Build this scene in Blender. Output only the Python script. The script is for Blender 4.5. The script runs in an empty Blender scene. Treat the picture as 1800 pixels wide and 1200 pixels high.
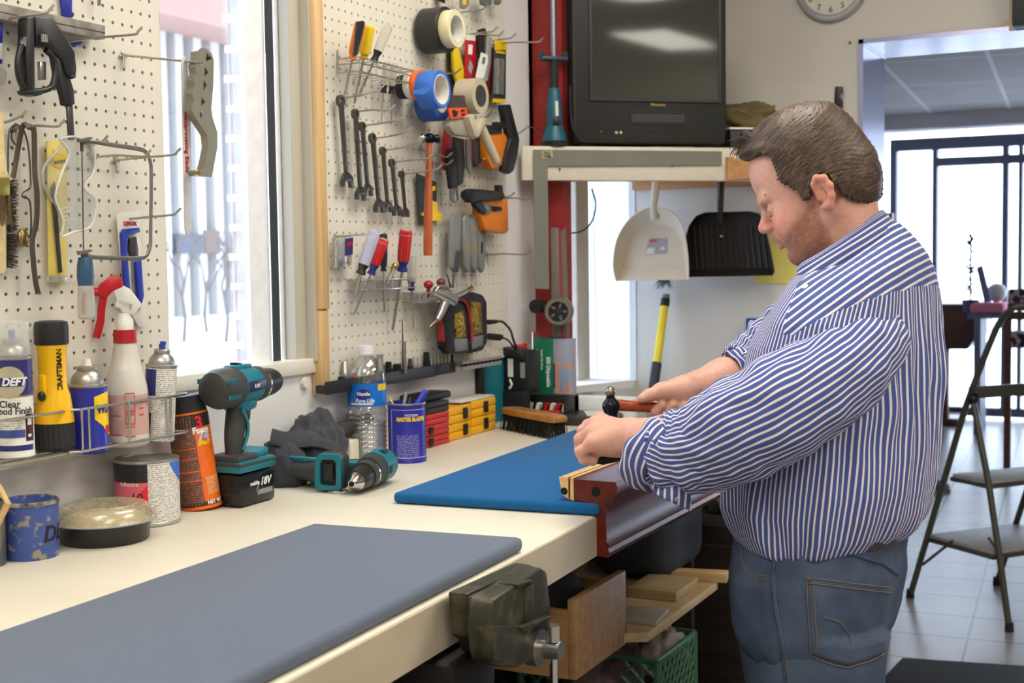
import bpy, bmesh, math, random
import numpy as np
from mathutils import Vector as V, Matrix, Euler, noise
from mathutils.geometry import tessellate_polygon
random.seed(7)
SC = bpy.context.scene
PI = math.pi
# ---------------------------------------------------------------- camera (1800x1200 frame)
FPX = 2300.0
TH, PH, RO = math.atan(1150/FPX), math.atan(144/FPX), .014
EYE = V((1.63, 0, 1.40))
f0 = V((-math.sin(TH), math.cos(TH), 0)); r0 = V((math.cos(TH), math.sin(TH), 0))
FW = f0*math.cos(PH) + V((0, 0, -math.sin(PH))); u0 = f0*math.sin(PH) + V((0, 0, math.cos(PH)))
RT = r0*math.cos(RO) - u0*math.sin(RO); UP = u0*math.cos(RO) + r0*math.sin(RO)
cd = bpy.data.cameras.new('camera'); cam = bpy.data.objects.new('camera', cd); SC.collection.objects.link(cam)
cd.sensor_width = 36; cd.lens = FPX/1800*36; cd.clip_start = .05; cd.clip_end = 500
M = Matrix((RT, UP, -FW)).transposed().to_4x4(); M.translation = EYE; cam.matrix_world = M
cd.dof.use_dof = True; cd.dof.focus_distance = 2.15; cd.dof.aperture_fstop = 8.0
SC.camera = cam
def ray(px, py): return FW + RT*((px-900)/FPX) + UP*((600-py)/FPX)
def PD(px, py, d): return EYE + ray(px, py)*d
def PX(px, py, X): d = ray(px, py); return EYE + d*((X-EYE.x)/d.x)
def PY(px, py, Y): d = ray(px, py); return EYE + d*((Y-EYE.y)/d.y)
def PZ(px, py, Z): d = ray(px, py); return EYE + d*((Z-EYE.z)/d.z)
def depth(p): return (V(p)-EYE).dot(FW)
def mpp(p): return depth(p)/FPX
# ---------------------------------------------------------------- world, light, exposure
W = bpy.data.worlds.new('sky'); SC.world = W; W.use_nodes = True
bg = W.node_tree.nodes['Background']; bg.inputs[0].default_value = (.70, .82, 1, 1); bg.inputs[1].default_value = 7.0
SC.view_settings.view_transform = 'Standard'; SC.view_settings.look = 'None'
SC.view_settings.gamma = 1; SC.view_settings.use_curve_mapping = False; SC.view_settings.exposure = .0
SC.cycles.use_denoising = True; SC.cycles.max_bounces = 8; SC.cycles.transparent_max_bounces = 16
SC.cycles.caustics_reflective = False; SC.cycles.caustics_refractive = False
SC.cycles.sample_clamp_indirect = 6
def area(name, loc, rot, sx, sy, power, col, portal=False):
    l = bpy.data.lights.new(name, 'AREA'); l.shape = 'RECTANGLE'; l.size = sx; l.size_y = sy; l.energy = power; l.color = col
    o = bpy.data.objects.new(name, l); SC.collection.objects.link(o); o.location = loc; o.rotation_euler = rot; return o
# ---------------------------------------------------------------- materials
def lin(c): c = c/255; return c/12.92 if c <= .04045 else ((c+.055)/1.055)**2.4
def rgb(c): return (lin(c[0]), lin(c[1]), lin(c[2]), 1)
MC = {}
def mat(name, col, rough=.5, metal=0, var=.06, scale=30, bump=0, bscale=None, coat=0, spec=.5, alpha=1, emit=0, col2=None, mix=(.45, .6), sheen=0, det=4):
    """procedural material: base colour varied by noise (or mottled with col2), optional bump"""
    if name in MC: return MC[name]
    m = bpy.data.materials.new(name); m.use_nodes = True; nt = m.node_tree; N = nt.nodes; L = nt.links
    b = N['Principled BSDF']; b.inputs['Roughness'].default_value = rough; b.inputs['Metallic'].default_value = metal
    b.inputs['Coat Weight'].default_value = coat; b.inputs['Specular IOR Level'].default_value = spec; b.inputs['Alpha'].default_value = alpha
    if sheen: b.inputs['Sheen Weight'].default_value = sheen
    tc = N.new('ShaderNodeTexCoord'); nz = N.new('ShaderNodeTexNoise'); nz.inputs['Scale'].default_value = scale; nz.inputs['Detail'].default_value = det
    L.new(tc.outputs['Object'], nz.inputs['Vector'])
    cr = N.new('ShaderNodeValToRGB'); L.new(nz.outputs['Fac'], cr.inputs[0])
    c = rgb(col)
    if col2 is None:
        cr.color_ramp.elements[0].position = .3; cr.color_ramp.elements[1].position = .7
        cr.color_ramp.elements[0].color = tuple(x*(1-var) for x in c[:3])+(1,); cr.color_ramp.elements[1].color = tuple(min(1, x*(1+var)) for x in c[:3])+(1,)
    else:
        cr.color_ramp.elements[0].position = mix[0]; cr.color_ramp.elements[1].position = mix[1]
        cr.color_ramp.elements[0].color = c; cr.color_ramp.elements[1].color = rgb(col2)
    L.new(cr.outputs[0], b.inputs['Base Color'])
    if bump:
        n2 = N.new('ShaderNodeTexNoise'); n2.inputs['Scale'].default_value = bscale or scale; n2.inputs['Detail'].default_value = 3
        L.new(tc.outputs['Object'], n2.inputs['Vector']); bp = N.new('ShaderNodeBump'); bp.inputs['Strength'].default_value = bump; bp.inputs['Distance'].default_value = .004
        L.new(n2.outputs['Fac'], bp.inputs['Height']); L.new(bp.outputs[0], b.inputs['Normal'])
    if emit: b.inputs['Emission Strength'].default_value = emit; b.inputs['Emission Color'].default_value = c
    MC[name] = m; return m
def clear(name, col, gloss=.12, rough=.05, dens=.15):
    """thin clear sheet: see-through with a tinted veil and a glossy reflection"""
    if name in MC: return MC[name]
    m = bpy.data.materials.new(name); m.use_nodes = True; nt = m.node_tree; N = nt.nodes; L = nt.links; N.remove(N['Principled BSDF'])
    out = N['Material Output']; tr = N.new('ShaderNodeBsdfTransparent'); tr.inputs[0].default_value = (.97, .98, .98, 1)
    df = N.new('ShaderNodeBsdfDiffuse'); df.inputs[0].default_value = rgb(col); nz = N.new('ShaderNodeTexNoise'); nz.inputs['Scale'].default_value = 25
    gl = N.new('ShaderNodeBsdfGlossy'); gl.inputs['Roughness'].default_value = rough
    fr = N.new('ShaderNodeLayerWeight'); fr.inputs[0].default_value = .35
    ma = N.new('ShaderNodeMath'); ma.operation = 'MULTIPLY_ADD'; ma.inputs[1].default_value = .45; ma.inputs[2].default_value = gloss*.5; L.new(fr.outputs['Facing'], ma.inputs[0])
    md = N.new('ShaderNodeMath'); md.operation = 'MULTIPLY'; md.inputs[1].default_value = dens*2; L.new(nz.outputs['Fac'], md.inputs[0])
    a = N.new('ShaderNodeMixShader'); L.new(md.outputs[0], a.inputs[0]); L.new(tr.outputs[0], a.inputs[1]); L.new(df.outputs[0], a.inputs[2])
    c = N.new('ShaderNodeMixShader'); L.new(ma.outputs[0], c.inputs[0]); L.new(a.outputs[0], c.inputs[1]); L.new(gl.outputs[0], c.inputs[2]); L.new(c.outputs[0], out.inputs[0])
    MC[name] = m; return m
def wood(name, col, col2, scale=(2, 40, 40), rough=.55, coat=0, bump=.05):
    if name in MC: return MC[name]
    m = mat(name, col, rough, coat=coat, col2=col2, mix=(.35, .68), bump=bump); nt = m.node_tree
    mp = nt.nodes.new('ShaderNodeMapping'); mp.inputs['Scale'].default_value = scale
    tc = [n for n in nt.nodes if n.type == 'TEX_COORD'][0]
    for n in nt.nodes:
        if n.type == 'TEX_NOISE':
            n.inputs['Scale'].default_value = 1.6; n.inputs['Distortion'].default_value = .4
            for l in list(n.inputs['Vector'].links): nt.links.remove(l)
            nt.links.new(mp.outputs[0], n.inputs['Vector'])
    nt.links.new(tc.outputs['Object'], mp.inputs['Vector']); return m
STEEL = mat('steel', (170, 168, 162), .28, .9); CHROME = mat('chrome', (215, 213, 208), .12, 1); DKSTEEL = mat('dark_steel', (95, 92, 88), .35, .85, var=.15)
WIRE = mat('zinc_wire', (185, 182, 172), .32, .85); BLK = mat('black_plastic', (26, 26, 28), .42); BLKR = mat('black_rubber', (32, 32, 33), .7, bump=.1)
WHT = mat('white_plastic', (232, 230, 222), .4); RED = mat('red_plastic', (190, 28, 32), .4); YEL = mat('yellow_plastic', (240, 196, 20), .38)
TEAL = mat('teal_plastic', (20, 112, 128), .42); GRY = mat('grey_plastic', (140, 140, 138), .5); ORG = mat('orange_plastic', (226, 122, 28), .42)
INK = mat('black_ink', (22, 20, 24), .5); WINK = mat('white_ink', (236, 236, 232), .5); PAPER = mat('paper_label', (226, 224, 216), .55)
# ---------------------------------------------------------------- object helpers
COL = SC.collection; WM = {}
def tag(o, label=None, cat=None, group=None, kind=None):
    if label: o['label'] = label
    if cat: o['category'] = cat
    if group: o['group'] = group
    if kind: o['kind'] = kind
    return o
def T(name, label, cat, loc=(0, 0, 0), rot=None, group=None):
    o = bpy.data.objects.new(name, None); COL.objects.link(o); o.empty_display_size = .02
    m = Matrix.Translation(V(loc))
    if rot is not None: m = m @ (rot.to_4x4() if isinstance(rot, Matrix) else Euler(rot).to_matrix().to_4x4())
    o.matrix_world = m; WM[o.name] = m; return tag(o, label, cat, group)
def frame(o, x, y):
    """rotation matrix whose x and y axes follow the given directions"""
    x = V(x).normalized(); z = x.cross(V(y)).normalized(); y = z.cross(x)
    return Matrix((x, y, z)).transposed()
class MB:
    def __init__(s): s.bm = bmesh.new(); s.mi = 0; s.uv = None
    def m(s, i): s.mi = i; return s
    def add(s, vs, fs, X=None):
        b = s.bm; vv = [b.verts.new(X @ V(q) if X is not None else V(q)) for q in vs]
        for f in fs:
            try: nf = b.faces.new([vv[i] for i in f]); nf.material_index = s.mi; nf.smooth = True
            except ValueError: pass
        return s
    def box(s, c, size, rot=None, bev=0, seg=2):
        t = bmesh.new(); bmesh.ops.create_cube(t, size=1)
        for q in t.verts: q.co = V((q.co.x*size[0], q.co.y*size[1], q.co.z*size[2]))
        if bev: bmesh.ops.bevel(t, geom=t.edges[:], offset=min(bev, min(size)*.49), segments=seg, affect='EDGES', profile=.5)
        X = Matrix.Translation(V(c))
        if rot is not None: X = X @ (rot.to_4x4() if isinstance(rot, Matrix) else Euler(rot).to_matrix().to_4x4())
        t.verts.index_update(); s.add([q.co.copy() for q in t.verts], [[q.index for q in f.verts] for f in t.faces], X); t.free(); return s
    def bb(s, lo, hi, bev=0):
        return s.box([(a+b)/2 for a, b in zip(lo, hi)], [abs(b-a) for a, b in zip(lo, hi)], bev=bev)
    def loft(s, rings, cap=True, closed=False):
        n = len(rings[0]); vs = [q for r in rings for q in r]; fs = []; k = len(rings)
        for i in range(k if closed else k-1):
            j = (i+1) % k
            fs += [[i*n+a, i*n+(a+1) % n, j*n+(a+1) % n, j*n+a] for a in range(n)]
        if cap and not closed: fs += [list(range(n))[::-1], [(k-1)*n+a for a in range(n)]]
        return s.add(vs, fs)
    def cyl(s, a, b, r, r2=None, n=20, cap=True):
        a, b = V(a), V(b); r2 = r if r2 is None else r2; d = (b-a).normalized(); u = d.orthogonal().normalized(); w = d.cross(u)
        return s.loft([[c+(u*math.cos(t)+w*math.sin(t))*q for t in [2*PI*k/n for k in range(n)]] for c, q in ((a, r), (b, r2))], cap)
    def tube(s, pts, r, n=8, closed=False, cap=True, flat=None, up=None):
        """swept tube; r number or list; flat=(a,b) gives half width/half height with b along `up`"""
        P = [V(q) for q in pts]; k = len(P); rr = r if isinstance(r, (list, tuple)) else [r]*k; rings = []; u = None
        for i in range(k):
            d = (P[(i+1) % k]-P[i-1]) if closed else (P[min(i+1, k-1)]-P[max(i-1, 0)])
            if d.length < 1e-9: d = V((0, 0, 1))
            d.normalize()
            if up is not None: u = V(up)-d*V(up).dot(d)
            elif u is None: u = d.orthogonal()
            else: u = u-d*u.dot(d)
            if u.length < 1e-6: u = d.orthogonal()
            u.normalize(); w = d.cross(u); fa, fb = flat if flat else (1, 1)
            rings.append([P[i]+(w*math.cos(t)*fa+u*math.sin(t)*fb)*rr[i] for t in [2*PI*(q+.5)/n for q in range(n)]])
        return s.loft(rings, cap, closed)
    def lathe(s, prof, c=(0, 0, 0), n=28, X=None, a0=0, a1=2*PI, cap=True):
        full = abs(a1-a0-2*PI) < 1e-6; k = n if full else n+1; vs = []; fs = []
        for r, z in prof:
            for i in range(k): t = a0+(a1-a0)*i/n; vs.append(V(c)+V((r*math.cos(t), r*math.sin(t), z)))
        for j in range(len(prof)-1):
            for i in range(n):
                b = (i+1) % k; fs.append([j*k+i, j*k+b, (j+1)*k+b, (j+1)*k+i])
        if full and cap:
            if prof[0][0] > 1e-5: fs.append(list(range(k))[::-1])
            if prof[-1][0] > 1e-5: fs.append([(len(prof)-1)*k+i for i in range(k)])
        return s.add(vs, fs, X)
    def sph(s, c, r, n=16, rot=None):
        r = r if isinstance(r, (tuple, list)) else (r,)*3; m = n//2
        vs = []; fs = []; X = Matrix.Translation(V(c))
        if rot is not None: X = X @ (rot.to_4x4() if isinstance(rot, Matrix) else Euler(rot).to_matrix().to_4x4())
        for j in range(m+1):
            p = PI*j/m
            for i in range(n): t = 2*PI*i/n; vs.append((r[0]*math.sin(p)*math.cos(t), r[1]*math.sin(p)*math.sin(t), r[2]*math.cos(p)))
        for j in range(m):
            for i in range(n): fs.append([j*n+i, (j+1)*n+i, (j+1)*n+(i+1) % n, j*n+(i+1) % n])
        return s.add(vs, fs, X)
    def ext(s, loops, vec, bev=0):
        """extrude a flat outline (first loop) with holes (other loops) along vec"""
        if not isinstance(loops[0][0], (tuple, list, V)): loops = [loops]
        loops = [[V(q) for q in l] for l in loops]; vec = V(vec)
        flat = [q for l in loops for q in l]; n = len(flat); tri = tessellate_polygon(loops)
        vs = flat+[q+vec for q in flat]; fs = [list(t) for t in tri]+[[i+n for i in t][::-1] for t in tri]; o = 0
        for l in loops:
            k = len(l); fs += [[o+i, o+(i+1) % k, o+n+(i+1) % k, o+n+i] for i in range(k)]; o += k
        t = bmesh.new(); vv = [t.verts.new(q) for q in vs]
        for f in fs:
            try: t.faces.new([vv[i] for i in f])
            except ValueError: pass
        bmesh.ops.recalc_face_normals(t, faces=t.faces[:])
        bmesh.ops.dissolve_limit(t, angle_limit=.01, verts=t.verts[:], edges=t.edges[:])
        if bev:
            es = [e for e in t.edges if e.calc_face_angle(0) > .5]
            bmesh.ops.bevel(t, geom=es, offset=bev, segments=2, affect='EDGES', profile=.5, clamp_overlap=True)
        t.verts.index_update(); s.add([q.co.copy() for q in t.verts], [[q.index for q in f.verts] for f in t.faces]); t.free(); return s
    def build(s, name, mats, parent=None, ang=38, local=False, weld=False):
        me = bpy.data.meshes.new(name)
        if weld: bmesh.ops.remove_doubles(s.bm, verts=s.bm.verts[:], dist=1e-5)
        bmesh.ops.recalc_face_normals(s.bm, faces=s.bm.faces[:])
        if parent is not None and not local: s.bm.transform(WM[parent.name].inverted())
        s.bm.to_mesh(me); s.bm.free()
        for q in (mats if isinstance(mats, (list, tuple)) else [mats]): me.materials.append(q)
        me.set_sharp_from_angle(angle=math.radians(ang))
        o = bpy.data.objects.new(name, me); COL.objects.link(o)
        if parent is not None: o.parent = parent; WM[o.name] = WM[parent.name]
        else: WM[o.name] = Matrix.Identity(4)
        return o
def struct(o): o['kind'] = 'structure'; return o
def letters(name, txt, size, mt, parent, X=None, wrap=None, ext=.0004, align='CENTER', bold=0, sx=1, local=False, shear=0):
    """raised lettering as a mesh: text in X's x/y plane; wrap=(radius) bends it round the local z axis of X (z up, text along the arc)"""
    cu = bpy.data.curves.new('t', 'FONT'); cu.body = txt; cu.size = size; cu.extrude = ext; cu.align_x = align; cu.align_y = 'CENTER'; cu.offset = bold; cu.resolution_u = 3; cu.shear = shear
    ob = bpy.data.objects.new('t', cu); COL.objects.link(ob); dg = bpy.context.evaluated_depsgraph_get()
    me = bpy.data.meshes.new_from_object(ob.evaluated_get(dg)); bpy.data.objects.remove(ob); bpy.data.curves.remove(cu)
    bm = bmesh.new(); bm.from_mesh(me); bpy.data.meshes.remove(me)
    for q in bm.verts:
        x, y, z = q.co.x*sx, q.co.y, q.co.z
        if wrap: a = x/wrap; q.co = V((math.sin(a)*(wrap+z), -math.cos(a)*(wrap+z), y))
        else: q.co = V((x, y, z))
    if X is not None: bm.transform(X)
    b = MB(); b.bm.free(); b.bm = bm
    return b.build(name, mt, parent, local=local)
def at(o, R=None): X = Matrix.Translation(V(o)); return X @ R.to_4x4() if R is not None else X
def face_cam(p, off=0):
    """z-rotation so that local -y looks at the camera from p (plus off degrees)"""
    d = EYE-V(p); return Matrix.Rotation(math.atan2(d.y, d.x)+PI/2+math.radians(off), 3, 'Z')
BZ = .96                                        # bench top
def stand(xl, xr, yb, z=BZ, Y=None):
    """round thing standing on z: left/right edge and front foot pixel -> centre and radius"""
    p = PZ((xl+xr)/2, yb, z); h = V((p.x-EYE.x, p.y-EYE.y, 0)).normalized(); r = (xr-xl)/2*mpp(p)
    r = (xr-xl)/2*mpp(p+h*r); return p+h*r, r
def hgt(c, py):
    """world height of the point above c that shows at pixel row py"""
    q = V(c)-EYE; best = 0; lo, hi = -1.5, 2.0
    for _ in range(40):
        mid = (lo+hi)/2; p = V((c[0], c[1], mid)); d = p-EYE; y = 600-FPX*d.dot(UP)/d.dot(FW)
        if y > py: lo = mid
        else: hi = mid
    return lo
def wall(pts, X): return [PX(a, b, X) for a, b in pts]
def arc2(c, r, a0, a1, n): return [(c[0]+r*math.cos(a0+(a1-a0)*i/n), c[1]+r*math.sin(a0+(a1-a0)*i/n)) for i in range(n+1)]
def smooth(pts, n=4):
    """Catmull-Rom through points"""
    P = [V(p) for p in pts]; out = []
    for i in range(len(P)-1):
        a, b, c, d = P[max(i-1, 0)], P[i], P[i+1], P[min(i+2, len(P)-1)]
        for k in range(n):
            t = k/n; out.append(.5*((2*b)+(c-a)*t+(2*a-5*b+4*c-d)*t*t+(3*b-a-3*c+d)*t**3))
    return out+[P[-1]]
# ================================================================ the setting
WALLM = mat('wall_paint', (216, 211, 202), .6, var=.03, scale=3, bump=.05, bscale=60)
WALLW = mat('white_wall_paint', (232, 231, 230), .55, var=.02, scale=3)
def brickmat():
    m = mat('brick', (190, 140, 125), .85, var=.25, scale=6); nt = m.node_tree; N = nt.nodes; L = nt.links
    br = N.new('ShaderNodeTexBrick'); br.inputs['Color1'].default_value = rgb((112, 72, 62)); br.inputs['Color2'].default_value = rgb((132, 90, 78)); br.inputs['Mortar'].default_value = rgb((150, 140, 134))
    br.inputs['Scale'].default_value = 1; br.inputs['Brick Width'].default_value = .2; br.inputs['Row Height'].default_value = .067; br.inputs['Mortar Size'].default_value = .006
    mp = N.new('ShaderNodeMapping'); mp.inputs['Rotation'].default_value = (PI/2, 0, PI/2); tc = [n for n in N if n.type == 'TEX_COORD'][0]
    sx = N.new('ShaderNodeSeparateXYZ'); cx = N.new('ShaderNodeCombineXYZ'); ad = N.new('ShaderNodeMath'); L.new(tc.outputs['Object'], sx.inputs[0])
    L.new(sx.outputs[0], ad.inputs[0]); L.new(sx.outputs[1], ad.inputs[1]); L.new(ad.outputs[0], cx.inputs[0]); L.new(sx.outputs[2], cx.inputs[1]); L.new(cx.outputs[0], br.inputs['Vector'])
    L.new(br.outputs[0], N['Principled BSDF'].inputs['Base Color']); return m
BRICK = brickmat()
def tilemat(name, c1, c2, size, rot, off, rough, gm=.012):
    m = mat(name, c1, rough, var=.1, scale=5); nt = m.node_tree; N = nt.nodes; L = nt.links; b = N['Principled BSDF']
    br = N.new('ShaderNodeTexBrick'); br.offset = 0; br.inputs['Scale'].default_value = 1; br.inputs['Brick Width'].default_value = size[0]; br.inputs['Row Height'].default_value = size[1]
    br.inputs['Mortar Size'].default_value = gm; br.inputs['Mortar Smooth'].default_value = .3; br.inputs['Mortar'].default_value = rgb(c2)
    cr = [n for n in N if n.type == 'VALTORGB'][0]; L.new(cr.outputs[0], br.inputs['Color1']); L.new(cr.outputs[0], br.inputs['Color2'])
    mp = N.new('ShaderNodeMapping'); mp.vector_type = 'TEXTURE'; mp.inputs['Rotation'].default_value = (0, 0, rot); mp.inputs['Location'].default_value = off
    tc = [n for n in N if n.type == 'TEX_COORD'][0]; L.new(tc.outputs['Object'], mp.inputs[0]); L.new(mp.outputs[0], br.inputs['Vector']); L.new(br.outputs[0], b.inputs['Base Color'])
    return m
TILE = tilemat('floor_tile', (166, 161, 162), (44, 40, 38), (.305, .305), math.radians(3.55), (1.024, 4.62, 0), .3, .0055)
MB().bb((-.85, -3, -.1), (5.4, 11.9, 0)).build('floor', TILE)['kind'] = 'structure'
CEIL = tilemat('ceiling_tile', (160, 154, 152), (205, 204, 202), (.61, 1.22), math.radians(3.55), (.9, 4.6, 0), .8, .016)
struct(MB().bb((-.25, -3, 2.75), (5.4, 4.55, 2.85)).build('ceiling', CEIL))
struct(MB().bb((-.85, 4.55, 2.56), (5.4, 11.9, 2.66)).build('ceiling_shopfront', CEIL))
# left wall with two window openings: main window and the narrow one in the corner bay
w = MB()
for lo, hi in (((-.07, -3, 0), (0, 4.55, .98)), ((-.07, -3, .98), (0, 3.39, 1.19)), ((-.07, -3, 2.6), (0, 4.55, 2.75)), ((-.07, -3, 1.19), (0, 1.15, 2.6)), ((-.07, 2.30, 1.19), (0, 3.48, 2.6)), ((-.07, 4.215, .98), (0, 4.55, 2.6)), ((-.07, 3.39, 1.72), (0, 4.215, 2.6))):
    w.bb(lo, hi)
struct(w.build('wall_left', WALLW))
FRM = mat('window_frame_paint', (228, 222, 208), .45, var=.05, scale=12, bump=.08, bscale=40); FRMI = mat('inner_frame_paint', (188, 181, 164), .5, var=.04, scale=8); GASK = mat('window_gasket', (52, 55, 60), .5)
wf = T('window_1', None, None, (0, 1.7, 1.2)); struct(wf)
def vbar(mb, a, b, X0, X1, z0=1.19, z1=2.6, py=350):
    ya, yb = PX(a, py, X1).y, PX(b, py, X1).y; mb.bb((X0, ya, z0), (X1, yb, z1)); return ya, yb
f = MB(); vbar(f, 514, 541, -.03, -.006); f.build('casing', FRMI, wf); f = MB(); f.bb((-.10, 1.152, 1.165), (.012, 2.31, 1.196), bev=.003); f.build('window_sill', FRM, wf)
f = MB(); vbar(f, 541, 551, -.03, .0, py=350); vbar(f, 549, 563, -.02, .018); f.build('window_frame', FRMI, wf)
f = MB(); vbar(f, 477, 487, -.030, -.024); f.build('gasket', GASK, wf)
f = MB(); vbar(f, 436, 471, -.046, -.034); vbar(f, 489, 514, -.046, -.034); f.build('sash', mat('white_sash', (240, 242, 245), .5), wf)
MB().bb((-.06, 1.15, 1.19), (-.056, 2.3, 2.6)).build('pane', clear('window_glass', (235, 245, 250), .06, .01, .05), wf)
# bolt covers of the frame
f = MB(); c = PX(536, 672, .004); f.cyl(c-V((.01, 0, 0)), c+V((.006, 0, 0)), .016, .012); f.build('screw_cover', FRM, wf)
def blind_mat():
    m = mat('white_roller_blind', (236, 238, 242), .8, var=.02, scale=4); nt = m.node_tree; N = nt.nodes; L = nt.links; tr = N.new('ShaderNodeBsdfTranslucent'); tr.inputs[0].default_value = rgb((236, 240, 246)); mx = N.new('ShaderNodeMixShader'); mx.inputs[0].default_value = .85
    L.new(N['Principled BSDF'].outputs[0], mx.inputs[1]); L.new(tr.outputs[0], mx.inputs[2]); L.new(mx.outputs[0], N['Material Output'].inputs[0]); return m
w2 = T('window_2', None, None, (0, 3.57, 1.0)); struct(w2)
MB().bb((-.066, 3.39, .98), (-.063, 4.215, 1.72)).build('pane', clear('window_glass', (0, 0, 0)), w2)
f = MB(); f.bb((-.05, 3.703, .985), (.006, 3.80, 1.72), bev=.004); f.build('window_frame', mat('grey_frame_paint', (196, 192, 186), .5), w2); f = MB(); f.bb((-.028, 3.80, .985), (-.022, 4.214, 1.72)); f.build('blind', blind_mat(), w2)
f = MB(); f.ext([(-.1, 3.4, 1.0), (.0, 3.4, 1.0), (.16, 3.78, 1.0), (.0, 3.80, 1.0)], (0, 0, .022)); f.build('window_sill', WALLW, w2)
# back wall with doorway, metal lined
b = MB(); b.bb((-.85, 4.22, 0), (.765, 4.55, 2.75)); b.bb((.765, 4.22, 2.068), (5.4, 4.55, 2.75)); b.bb((3.3, 4.22, 0), (5.4, 4.55, 2.068)); struct(b.build('wall_back', WALLM))
LIL = mat('lilac_metal', (150, 150, 178), .22, .85, var=.05, scale=2)
b = MB(); b.bb((.755, 4.212, 0), (.770, 4.56, 2.074)); b.bb((.755, 4.212, 2.060), (3.3, 4.56, 2.074)); struct(b.build('trim_1', LIL))
b = MB(); b.tube([(.7715, 4.214, 2.0585), (.7715, 4.558, 2.0585)], .0025, 6); struct(b.build('trim_2', mat('weld_seam', (225, 226, 235), .3, .3)))
# red post at the end of the pegboard wall
REDP = mat('red_paint', (150, 40, 38), .5, var=.08, scale=8)
struct(MB().bb((-.01, 3.415, 0), (.092, 3.47, 2.75)).build('trim_3', REDP))
struct(MB().bb((.002, 3.70, 1.72), (.24, 3.74, 2.75)).build('trim_4', REDP))
# rest of the shop
GREYW = mat('far_wall_paint', (214, 212, 214), .6, var=.02)
struct(MB().bb((-.85, 4.55, 0), (-.60, 11.9, 2.56)).build('wall_shopfront_side', GREYW))
b = MB(); b.bb((5.15, -3, 0), (5.4, 11.9, 2.75)); struct(b.build('wall_right', WALLM))
struct(MB().bb((-.25, -3.2, 0), (5.4, -3, 2.75)).build('wall_rear', WALLM))
# far shopfront
FRD = mat('hazed_shopfront_frame', (112, 118, 140), .5, .1)  # frame grey lightened to imitate the haze and bloom of the bright window
YF = 11.6
s3 = T('window_3', None, None, (2.6, YF, 0)); struct(s3)
b = MB(); z1 = PY(1700, 247, YF).z
def fbar(mb, a, bx, z0, z1, dy=.06): xa, xb = PY(a, 450, YF).x, PY(bx, 450, YF).x; mb.bb((xa, YF-dy, z0), (xb, YF+dy, z1))
for a, bx in ((1566, 1577), (1640, 1648), (1762, 1772), (1790, 1797)): fbar(b, a, bx, .1, z1)
for py, th in ((250, .05), (283, .035)):
    z = PY(1700, py, YF).z; b.bb((PY(1566 if py == 250 else 1642, 450, YF).x, YF-.05, z-th), (5.2, YF+.05, z+th))
b.bb((-.6, YF-.05, .03), (5.2, YF+.05, .10)); b.build('window_frame', FRD, s3)
MB().bb((-.6, YF+.012, .1), (5.15, YF+.016, 2.4)).build('pane', clear('window_glass', (0, 0, 0)), s3)
struct(MB().bb((-.6, 11.35, 2.44), (5.2, 11.9, 2.57)).build('trim_5', GREYW))
tag(MB().bb((PY(1556, 390, 10.9).x, 10.9, PY(1560, 404, 10.9).z), (PY(1568, 390, 10.9).x, 11.0, PY(1560, 374, 10.9).z), bev=.01).build('alarm_box', mat('alarm_red', (150, 24, 34), .4)), 'small red box on the wall beside the far shop window', 'box')
# ceiling troffers that light the shop
def troffer(x, y, z, lab, e=12, turn=False):
    t = T('ceiling_light', lab, 'ceiling light', (x, y, z)); w, l = (1.18, .58) if turn else (.58, 1.18)
    f = MB()
    for sx in (-1, 1): f.bb((x+sx*w/2-.02, y-l/2, z-.02), (x+sx*w/2+.02, y+l/2, z+.01)); f.bb((x-w/2, y+sx*l/2-.02, z-.02), (x+w/2, y+sx*l/2+.02, z+.01))
    f.build('frame', WHT, t); MB().bb((x-w/2+.02, y-l/2+.02, z-.012), (x+w/2-.02, y+l/2-.02, z-.004)).build('diffuser', mat('lit_diffuser', (255, 249, 236), emit=e), t)
for x, y, n in ((.85, .3, 'over the near end of the workbench'), (.85, 2.3, 'over the middle of the workbench'), (2.35, 2.45, 'nearest the doorway'), (2.2, .2, 'behind the man over the aisle'), (3.3, -1.6, 'far behind over the open floor'), (4.2, 1.65, 'over the open floor by the far wall')):
    troffer(x, y, 2.745, 'recessed fluorescent ceiling light '+n, turn=(x > 4))
# ================================================================ outside the window
SNOW = mat('snow', (245, 246, 250), .8, var=.03, scale=2, bump=.3, bscale=1.5)
tag(MB().bb((-80, -60, -.35), (60, 90, -.25)).build('snowy_ground', SNOW), kind='structure')
bp = MB(); ya, yb = PX(416, 300, -.42).y, PX(446, 300, -.42).y
bp.bb((-.436, ya, -.3), (-.42, yb, 3.4))
for k in range(26):
    z = .9+k*.0725; bp.m(1); bp.bb((-.44, ya-.008-(.006 if k % 2 else 0), z), (-.417, ya+.010, z+.016))
tag(bp.build('brick_pier', [mat('weathered_brick', (96, 66, 58), .9, col2=(122, 92, 80), scale=18), SNOW]), 'red brick pier with snow caught on its mortar edge outside the window', 'pier')
XB = -26.
ob = T('office_building', 'pale office block across the snowy street, seen through the window', 'building', (XB, 25, -.25))
yl, yr = PX(180, 200, XB).y, PX(460, 200, XB).y; zt = PX(330, 68, XB).z
PALE = mat('pale_facade', (176, 172, 170), .8)
b = MB(); b.bb((XB-6, yl, -.24), (XB-.5, yr, zt)); b.build('wall', mat('brick_facade', (128, 100, 92), .85), ob)
b = MB(); b.bb((XB-6.5, yl, zt), (XB+2.2, yr, zt+6)); b.build('overhang', mat('pink_brick_facade', (150, 112, 102), .85), ob)
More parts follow.
